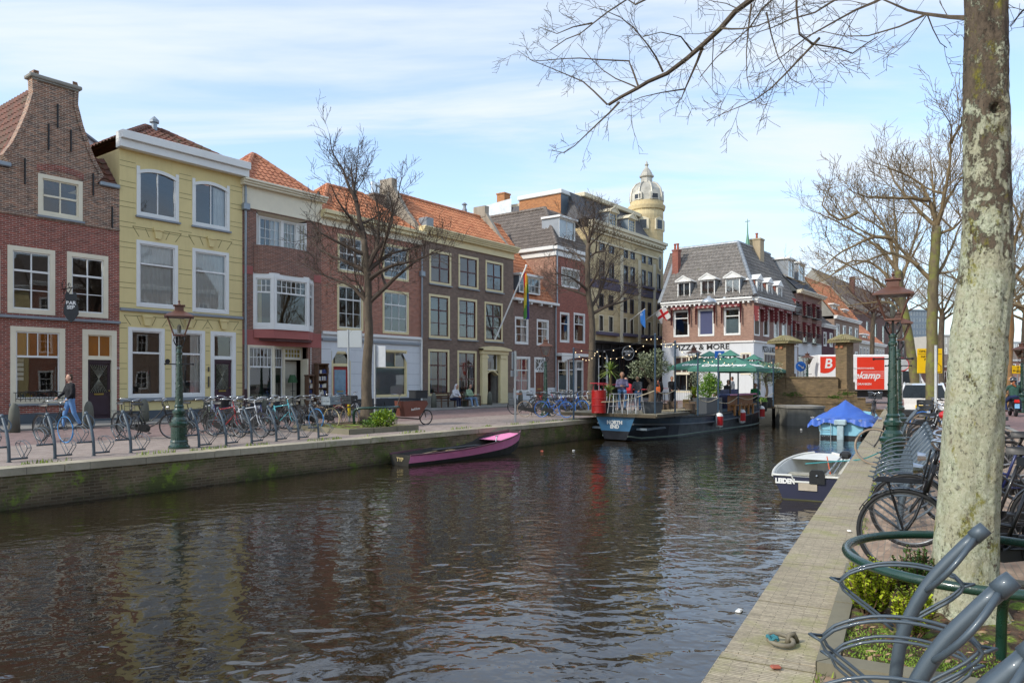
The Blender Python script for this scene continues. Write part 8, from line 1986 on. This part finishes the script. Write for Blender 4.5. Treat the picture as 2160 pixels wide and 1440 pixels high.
for k,(px,s_)in enumerate(((1517,0),(1565,0),(1606,0),(1641,0))):
 b=lpx(px,(-12.45,-12.5,-12.75,-13.6)[k],WZ+.25+.06*k);r=empty('fender',b,0,'white boat fender with a red stripe, '+('leftmost on the hull below the planter','second from the left below the bar','third from the left near the bow','rightmost at the bow')[k],'fender','fenders of the terrace boat');P=MB();P.lathe([(.04,-.05),(.16,.02),(.17,.52),(.12,.6),(.03,.64)],14);P.build('body',WHITE,r,smooth=True);P=MB();P.lathe([(.176,.08),(.178,.48)],14,cap=False);o=P.build('stripe',REDP,r);P=MB();P.tube([(0,0,.62),(0,.12,.95)],.012,5);P.build('line',ROPE,r)
 o.scale=(1,1,1);me=o.data;bm=bmesh.new();bm.from_mesh(me);bmesh.ops.delete(bm,geom=[v for v in bm.verts if v.co.x<.0],context='VERTS');bm.to_mesh(me);bm.free();o.rotation_euler.z=LANG-R(110)
GP='guests of the terrace'
person('person',onb(1312,-15.2,DZ+.0),LANG+R(120),sit(.72,.4,.1,1.02,.12,-.1),'5d5a76','5f83ac','person in a grey purple jacket and jeans on a high stool right of the palm',group=GP,skin='a07860')
person('person',onb(1328,-16.5,.1),LANG+R(70),sit(.72,.4,.1,1.02,.12),'b02431','301a1c','person in a red and yellow coat behind the grey purple jacket',group=GP)
person('person',onb(1345,-18.0,0),LANG+R(95),stand(.05,.5),'2b3036','2c5580','standing person in a dark gilet and jeans before the pub',group=GP,skin='a07860')
person('person',onb(1387,-16.5,0),LANG-R(60),stand(.1,.3),'141417','16161a','person in black carrying an orange bag behind the potted olive tree',group=GP,hair='8a6f4a')
person('person',onb(1417,-18.5,0),LANG+R(150),stand(.12,.45),'121318','17181c','standing person in black before the pizzeria terrace rail',group=GP,skin='a07860')
person('person',onb(1520,-14.2,-.1),LANG-R(20),sit(.6,.35,.05,.9),'75624d','4a4038','person in a brown coat with long dark hair sitting left of the bar',group=GP,hair='2c1d16',hairlen=.28)
person('person',onb(1531,-14.9,.1),LANG+R(170),sit(.6,.35,.05,.9),'14161a','1c1c20','person in black sitting behind the brown coat under the parasol',group=GP)
person('person',onb(1592,-14.2,-.1),LANG+R(120),sit(.6,.35,.1,.9),'1f7a44','2a2a30','person in a bright green coat sitting at the right end of the bar',group=GP)
person('person',onb(1545,-17.5,0),LANG,stand(.1,.2),'8d9093','2a2a30','standing person in grey far under the parasols',group=GP)
person('person',dep(1716,800,49).xy.to_3d(),R(-70),stand(.05,.4),'171c2b','20222c','person in a dark blue sweater standing by the white and red truck',hair='777069')
bg_=empty('shoulder_bag',onb(1388,-16.2,.95),0,'orange cloth bag hanging from the shoulder of the person in black','bag');P=MB();P.bbox(-.12,.12,-.05,.05,0,.3,.04);P.build('body',paint('c8602a',.8,name='orange_cloth'),bg_);P=MB();P.tube([(-.08,0,.3),(0,0,.62),(.08,0,.3)],.012,5);P.build('strap',paint('c8602a',.8,name='orange_cloth'),bg_)
for k,(px0,py0,px1,py1,dd,lab)in enumerate(((1327,677,1361,651,58,'blue flag on a slanting pole on the sandstone building'),(1363,674,1403,645,60,'white flag with a red cross on a slanting pole on the sandstone building'))):
 a=dep(px0,py0,dd);b=dep(px1,py1,dd-2.2);r=empty('flag',a,0,lab,'flag','flags on the sandstone building');P=MB();P.tube([(0,0,0),b-a],.035,6);P.build('pole',WHITE,r)
 dv=(b-a).normalized();P=MB();dn=Vector((.5,-.1,-1)).normalized()if k else Vector((-.0,0,-1));W_,H_=(1.35,1.0)if k else(1.0,1.5)
 n=15
 def ff(u,v):base=(b-a)-dv*W_*(1-u)*(1 if k else .75);return base+dn*H_*v*(1 if k else(.5+.5*u))+Vector((0,1,0))*.08*math.sin(u*7+v*5)
 P.grid(lambda u,v:tuple(ff(u,v)),n,n)
 for i in range(n*n):
  x,y=i%n,i//n;P.mi[i]=(1 if(6<=x<=8 or 6<=y<=8)else 0)if k else(1 if(x<6 and y<5 and(x+y)%4==0)else 0)
 P.build('cloth',[paint('dcdcdc' if k else '2466b0',.8,.05,name='flag_cloth'),paint('c01f2a' if k else 'c9cfe0',.8,.05,name='flag_detail')],r,smooth=True)
 # ------ vehicles
def wheel(par,x,y,r_,w_=.2):
 P=MB();prof=[(r_*.6,-w_/2),(r_*.92,-w_/2),(r_,-w_*.35),(r_,w_*.35),(r_*.92,w_/2),(r_*.6,w_/2)];P.lathe(prof,20);w=P.build('wheel',RUBBER,par,M=T(x,y,r_)@Matrix.Rotation(R(90),4,'X'));P=MB();P.lathe([(.05,-w_/2-.01),(r_*.6,-w_/2+.01),(r_*.62,-w_/2)],16);P.lathe([(.05,w_/2+.01),(r_*.6,w_/2-.01),(r_*.62,w_/2)],16);P.build('rim',STEEL,w,M=T(x,y,r_)@Matrix.Rotation(R(90),4,'X'))
def car(loc,rz,label,colr,plate='G-814-PT'):
 r=empty('parked_car',loc,rz,label,'car');body=paint(colr,.25,.03,2,coat=.8,name='car_paint')
 sec=[(-1.95,.4,.75,.78,.55),(-1.98,.3,.95,.82,.62),(-1.7,.25,1.0,.86,.62),(0,.22,.98,.87,.62),(1.1,.22,.92,.86,.6),(1.8,.26,.8,.82,.5),(2.05,.34,.62,.7,.4)]
 P=MB();n=len(sec);ring=[]
 for x,zb,zt,hw,_ in sec:ring.append([(x,-hw*.96,zb),(x,-hw,(zb+zt)*.5),(x,-hw*.96,zt-.06),(x,-hw*.85,zt),(x,hw*.85,zt),(x,hw*.96,zt-.06),(x,hw,(zb+zt)*.5),(x,hw*.96,zb)])
 for i in range(n-1):
  for k in range(8):P.quad(ring[i][k],ring[i+1][k],ring[i+1][(k+1)%8],ring[i][(k+1)%8])
 P.poly(ring[0]);P.poly(ring[-1][::-1]);P.build('body',body,r,smooth=False,fixn=True)
 P=MB();cab=[(-1.92,.97,.76),(-1.62,1.42,.6),(-1.3,1.47,.6),(-.2,1.49,.6),(.35,1.42,.59),(1.05,.94,.74)]
 for(x0,z0,w0),(x1,z1,w1)in zip(cab[1:-1][:-1],cab[1:-1][1:]):P.quad((x0,-w0,z0),(x1,-w1,z1),(x1,w1,z1),(x0,w0,z0))
 for s_ in(-1,1):
  P.tube([(x,s_*w_,z)for x,z,w_ in cab],.035,6)
  P.tube([(-.5,s_*.8,.97),(-.55,s_*.6,1.48)],.04,5)
 P.build('roof',body,r);P=MB();q=lambda i:cab[i]
 P.quad((q(0)[0],-q(0)[2],q(0)[1]),(q(0)[0],q(0)[2],q(0)[1]),(q(1)[0],q(1)[2],q(1)[1]),(q(1)[0],-q(1)[2],q(1)[1]));P.build('rear_window',paint('1a2226',.08,.2,1,name='car_glass'),r);P=MB()
 P.quad((q(5)[0],-q(5)[2],q(5)[1]),(q(5)[0],q(5)[2],q(5)[1]),(q(4)[0],q(4)[2],q(4)[1]),(q(4)[0],-q(4)[2],q(4)[1]));P.build('windscreen',paint('1a2226',.08,.2,1,name='car_glass'),r)
 for s_ in(-1,1):P=MB();P.poly([(x,s_*(w_+.005),z)for x,z,w_ in cab]);P.build('side_window',paint('1a2226',.08,.2,1,name='car_glass'),r)
 for s_ in(-1,1):
  P=MB();P.bbox(-2.02,-1.86,s_*.74-.1,s_*.74+.1,.68,.94,.03);P.build('tail_light',paint('b3131a',.2,.1,2,coat=.8,name='red_lens'),r)
  for x in(-1.25,1.3):wheel(r,x,s_*.78,.31)
 P=MB();P.bbox(-2.05,-1.9,-.8,.8,.3,.55,.05);P.build('bumper',DARK,r);P=MB();P.bbox(-2.06,-2.0,-.26,.26,.6,.72,.01);pl_=P.build('number_plate',paint('d8b21e',.5,name='plate_yellow'),r);text(plate,.1,BLACK,pl_,T(-2.063,0,.66)@RZ(R(-90))@TXT)
 P=MB();P.tube([(-1.99,.05,.98),(-1.8,-.25,1.15)],.012,4);P.build('wiper',BLACK,r);return r
cloc=dep(1946,800,27.8);cloc.z=0
car(cloc,RANG,'white hatchback parked on the right quay behind the mossy tree','e0e0de')
car(Vector((tuple(dep(2141,800,62).xy)+(0,))),R(75),'dark car parked in the far distance beyond the scooter','23262c','K-220-XD')
tk=empty('delivery_truck',dep(1727,800,50).xy.to_3d(),R(-6),'white and red drinks delivery truck standing beyond the bridge','truck')
TL=(1859-1727)/FOC*50;zt_=dep(1727,748,50).z;P=MB();P.bbox(0,TL+.5,0,2.4,.9,zt_,.05);bx_=P.build('cargo_box',paint('e6e6e4',.4,.03,2,name='white_truck'),tk)
REDK=paint('d8351c',.4,.04,2,name='orange_red_vinyl');um=(1770-1727)/FOC*50+1.1
P=MB();P.box(um,TL,-.012,-.002,.95,zt_-.16);P.build('red_panel',REDK,tk)
P=MB();cx_,cz_,rr=.98,zt_-.75,.92;pts=[(cx_+rr*math.cos(R(a)),cz_+rr*math.sin(R(a))*.85)for a in range(-180,40,10)];pts=[(max(.12,x),min(zt_-.13,z))for x,z in pts];P.prism([(.1,zt_-.13),(.1,zt_-1.2)]+[(.38+.8*math.cos(R(a)),zt_-.45+.8*math.sin(R(a)))for a in range(-105,21,9)]+[(1.12,zt_-.13)],-.013,-.002);P.build('red_disc',REDK,tk)
text('B',.9,WHITE,tk,T(.6,-.018,zt_-.62)@TXT,shear=.15,bold=.02,ext=.004)
text('DRANKENGROOTHANDEL',.15,WHITE,tk,T(TL-1.55,-.018,zt_-.92)@TXT,ext=.004,bold=.002);text('Bornekamp',.62,WHITE,tk,T(TL-1.75,-.018,zt_-1.42)@TXT,shear=.35,bold=.012,ext=.004);text('VAN DRANKEN',.19,WHITE,tk,T(TL-1.5,-.018,zt_-1.98)@TXT,ext=.004,bold=.003)
P=MB()
for k in range(4):P.box(TL-1.5+k*.12,TL,-.014,-.0125,zt_-1.15-k*.14,zt_-1.13-k*.14)
P.build('pinstripes',WHITE,tk)
P=MB();P.prism([(TL+.6,.4),(TL+2.7,.4),(TL+2.75,1.15),(TL+2.1,2.35),(TL+.6,2.5)],.1,2.2);P.build('cab',paint('dfe0e0',.35,.04,2,coat=.5,name='white_cab'),tk,fixn=True);P=MB();P.poly([(TL+1.2,.09,1.3),(TL+2.55,.09,1.25),(TL+2.05,.09,2.15),(TL+1.2,.09,2.2)]);P.build('cab_window',paint('2a3338',.1,.2,1,name='cab_glass'),tk)
for x in(.9,TL+1.6):wheel(tk,x,.2,.42,.3);wheel(tk,x,2.1,.42,.3)
P=MB();P.box(0,TL+2.2,.5,1.9,.45,.89);P.build('chassis',DARK,tk)
sc_l=gnd(2137,877);sco=empty('scooter',sc_l,RANG+R(4),'small scooter with red tail light and pale blue number plate riding away','scooter');wheel(sco,-.55,0,.26,.1);wheel(sco,.65,0,.26,.1)
P=MB();P.bbox(-.75,.1,-.15,.15,.35,.72,.06);P.bbox(-.1,.45,-.16,.16,.2,.28,.03);P.tube([(.5,0,.35),(.42,0,.95)],.05,8);P.tube([(.4,-.32,1.0),(.44,0,.98),(.4,.32,1.0)],.018,6);P.tube([(-.2,.0,.3),(-.2,.3,.28)],.015,5);P.build('body',paint('1b1c20',.3,.1,4,coat=.5,name='scooter_paint'),sco)
P=MB();P.bbox(-.8,.15,-.14,.14,.72,.8,.03);P.build('seat',BLACK,sco);P=MB();P.bbox(-.82,-.75,-.1,.1,.6,.74,.02);P.build('tail_light',paint('c81a14',.3,name='red_lens2'),sco);P=MB();P.bbox(-.84,-.82,-.09,.09,.36,.56,.004);P.build('number_plate',paint('7fb2d8',.5,name='pale_blue_plate'),sco);P=MB()
for s_ in(-1,1):P.tube([(.4,s_*.3,1.0),(.38,s_*.42,1.14)],.008,4);P.ball((.38,s_*.43,1.17),.05,6,(.3,1,1))
P.build('mirror',BLACK,sco)
def rider(x,top,leg,lab,helm,hz=.0,w_=.2):
 J=sit(.78,.45,.06,1.05,.25,-.25);J['kn'+'l']=(-.27,.38,.62);J['knr']=(.27,.38,.62);J['anl']=(-.26,.15,.27);J['anr']=(.26,.15,.27);J['tol']=(-.29,.33,.22);J['tor']=(.29,.33,.22);J['ell']=(-.3,.18,1.12);J['elr']=(.3,.18,1.12);J['hnl']=(-.24,.45,1.03);J['hnr']=(.24,.45,1.03)
 p=sc_l+Vector((math.cos(RANG),math.sin(RANG),0))*x;pr_=person('person',p,RANG+R(-86),J,top,leg,lab,face=False,shoe='4a342a',skin='c09a84')
 h=empty('helmet',p+Vector((0,0,0)),RANG-R(86),helm[1],'helmet');P=MB();P.ball((0,.17,1.6),.145,12,(1,1.05,1));P.build('shell',paint(helm[0],.25,.15,9,coat=.6,name='helmet_shell'),h,smooth=True);P=MB();P.lathe([(.148,1.585),(.15,1.6),(.148,1.615)],20,(0,.17,0),cap=False);P.build('stripe',paint('8c9094',.3,name='helmet_stripe'),h)
 if top=='274a40':P=MB();P.tube([(0,.03,1.5),(-.06,-.06,1.42),(.05,-.08,1.3)],[.05,.06,.03],6);P.build('hair',paint('8a5230',.7,.2,12,name='auburn_hair'),pr_)
rider(-.38,'274a40','1f2c52','rear scooter rider in a dark green top and blue striped trousers',('22252a','dark grey helmet of the rear scooter rider'))
rider(.12,'6b5548','3a3a3e','front scooter rider in a brown coat',('c9904a','orange and yellow helmet of the front scooter rider'))
YS=paint('e0b400',.5,.04,2,name='sign_yellow');bp=dep(1961,800,31)
ys=empty('detour_sign',(bp.x,bp.y,0),R(-6),'large yellow detour board with small black text behind the mossy tree','sign');za,zb_=dep(1961,787,31).z,dep(1961,735,31).z;w_=25/FOC*31
P=MB();P.bbox(-w_,w_,-.02,.02,za,zb_,.01);bd=P.build('board',YS,ys);
for x in(-w_*.7,w_*.7):P=MB();P.tube([(x,.05,0),(x,.05,zb_)],.03,6);P.build('leg',SIGNB,ys)
text('OMLEIDING',.13,BLACK,bd,T(-w_+.42,-.024,zb_-.12)@TXT);text('HAVEN\nP 1',.13,BLACK,bd,T(-w_+.35,-.024,zb_-.4)@TXT);P=MB();P.tube([(w_-.3,-.024,za+.05),(w_-.3,-.024,za+.3),(w_-.18,-.024,za+.42),(w_-.06,-.024,za+.3),(w_-.06,-.024,za+.05),(w_-.3,-.024,za+.05)],.012,4);P.build('house_symbol',BLACK,bd);P=MB();P.box(-w_+.03,w_-.03,-.024,-.0205,zb_-.24,zb_-.225);P.build('rule',BLACK,bd)
bp=dep(2147,800,38);s2=empty('arrow_sign',(bp.x,bp.y,0),R(-10),'yellow sign with crossed black arrows above the scooter riders','sign');za,zb_=dep(2147,788,38).z,dep(2147,771,38).z
P=MB();P.bbox(-.27,.27,-.015,.015,za,zb_,.01);bd=P.build('board',YS,s2);P=MB();P.tube([(0,.03,0),(0,.03,zb_)],.03,6);P.build('pole',SIGNB,s2);P=MB();zc_=(za+zb_)/2;P.box(-.2,.16,-.02,-.016,zc_-.06,zc_-.035);P.box(-.012,.012,-.02,-.0161,za+.06,zb_-.08);P.prism([(-.25,zc_-.047),(-.17,zc_),(-.17,zc_-.095)],-.02,-.016);P.prism([(-.05,zb_-.1),(.05,zb_-.1),(0,zb_-.03)],-.02,-.016);P.build('arrows',BLACK,bd)
def small_sign(px,d,y0,y1,label,kind,hw):
 bp=dep(px,800,d);r=empty('traffic_sign',(bp.x,bp.y,0),R(-4),label,'traffic sign');za,zb_=dep(px,y1,d).z,dep(px,y0,d).z;P=MB();P.tube([(0,.03,0),(0,.03,zb_)],.035,6);P.build('pole',SIGNB,r)
 zc_,rr=(za+zb_)/2,(zb_-za)/2
 if kind=='zebra':P=MB();P.bbox(-hw,hw,-.02,.01,za,zb_,.01);bd=P.build('plate',BLUE,r);P=MB();P.prism([(-hw*.55,za+.06),(hw*.55,za+.06),(hw*.2,zb_-.1),(-hw*.2,zb_-.1)],-.026,-.021);bd2=P.build('white_symbol',WHITE,bd);P=MB();P.box(-hw*.2,hw*.2,-.03,-.027,za+.12,zb_-.2);P.build('figure',BLACK,bd2)
 elif kind=='blue':P=MB();P.tube([(0,-.02,zc_),(0,.01,zc_)],rr,20);bd=P.build('plate',BLUE,r);P=MB();P.tube([(-rr*.5,-.028,zc_+rr*.3),(rr*.45,-.028,zc_-rr*.3)],.03,4);P.prism([(rr*.1,zc_-rr*.45),(rr*.6,zc_-rr*.45),(rr*.55,zc_+rr*.1)],-.03,-.021);P.build('arrow',WHITE,bd)
 elif kind=='grey':P=MB();P.tube([(0,-.02,zc_),(0,.01,zc_)],rr,20);P.build('plate',paint('b7bbbd',.5,name='sign_back_round'),r);P=MB();P.tube([(rr*math.cos(t),-.02,zc_+rr*math.sin(t))for t in[i*.35 for i in range(18)]],.02,4,True);P.build('rim',REDP,r)
 return r
small_sign(1518,40,740,756,'blue square pedestrian crossing sign above the green parasols','zebra',.26)
small_sign(1689,44,762,783,'round blue arrow sign right of the first bridge pillar','blue',.2)
small_sign(1903,24.5,755,782,'round grey sign back with red rim behind the second lamp','grey',.2)
post(dep(1974,800,19).xy.to_3d(),dep(1971,728,19).z,'slim white sign post in front of the white car',[],rad=.035,mat=paint('b9bdbd',.4,name='white_grey_post'))
rl=empty('railing',dep(1425,800,45).xy.to_3d(),angL,'low grey metal railing of the pizzeria terrace','railing');P=MB()
for k in range(22):P.tube([(k*.12,0,0),(k*.12,0,.95)],.01,4)
P.tube([(0,0,.95),(2.6,0,.95)],.025,5);P.tube([(0,0,.1),(2.6,0,.1)],.015,5);P.build('bars',paint('8a9094',.5,metal=.5,name='rail_metal'),rl)
sl=empty('hanging_lamp',dep(1495,631,47),0,'silver bell shaped street lamp hanging over the street before the pizzeria','street lamp');P=MB();P.lathe([(.5,-.28),(.46,-.12),(.3,.02),(.12,.08),(.1,.2)],16);P.build('shade',paint('b9bec2',.35,metal=.6,name='aluminium'),sl,smooth=True);P=MB();P.tube([(-13,8,3.5),(0,0,.2),(6,8,.6)],.008,4);P.build('cable',DARK,sl)
for k in range(5):
 px,py=((1143,951),(1559,1289),(1690,905),(1648,887),(1210,950))[k];g=gnd(px,py,WZ);P=MB();P.bbox(-.05,.05,-.03,.03,0,.03,.012);o=P.build('floating_litter',WHITE if k else paint('c86a50',.6,name='can'));o.location=(g.x,g.y,WZ-.008);o.rotation_euler.z=k;tag(o,'small '+('pinkish can floating by the bow of the pink boat','white scrap floating near the right quay in the foreground','white scrap floating before the bridge pier','white scrap floating at the bow of the barge','white scrap floating in mid canal')[k],'litter')
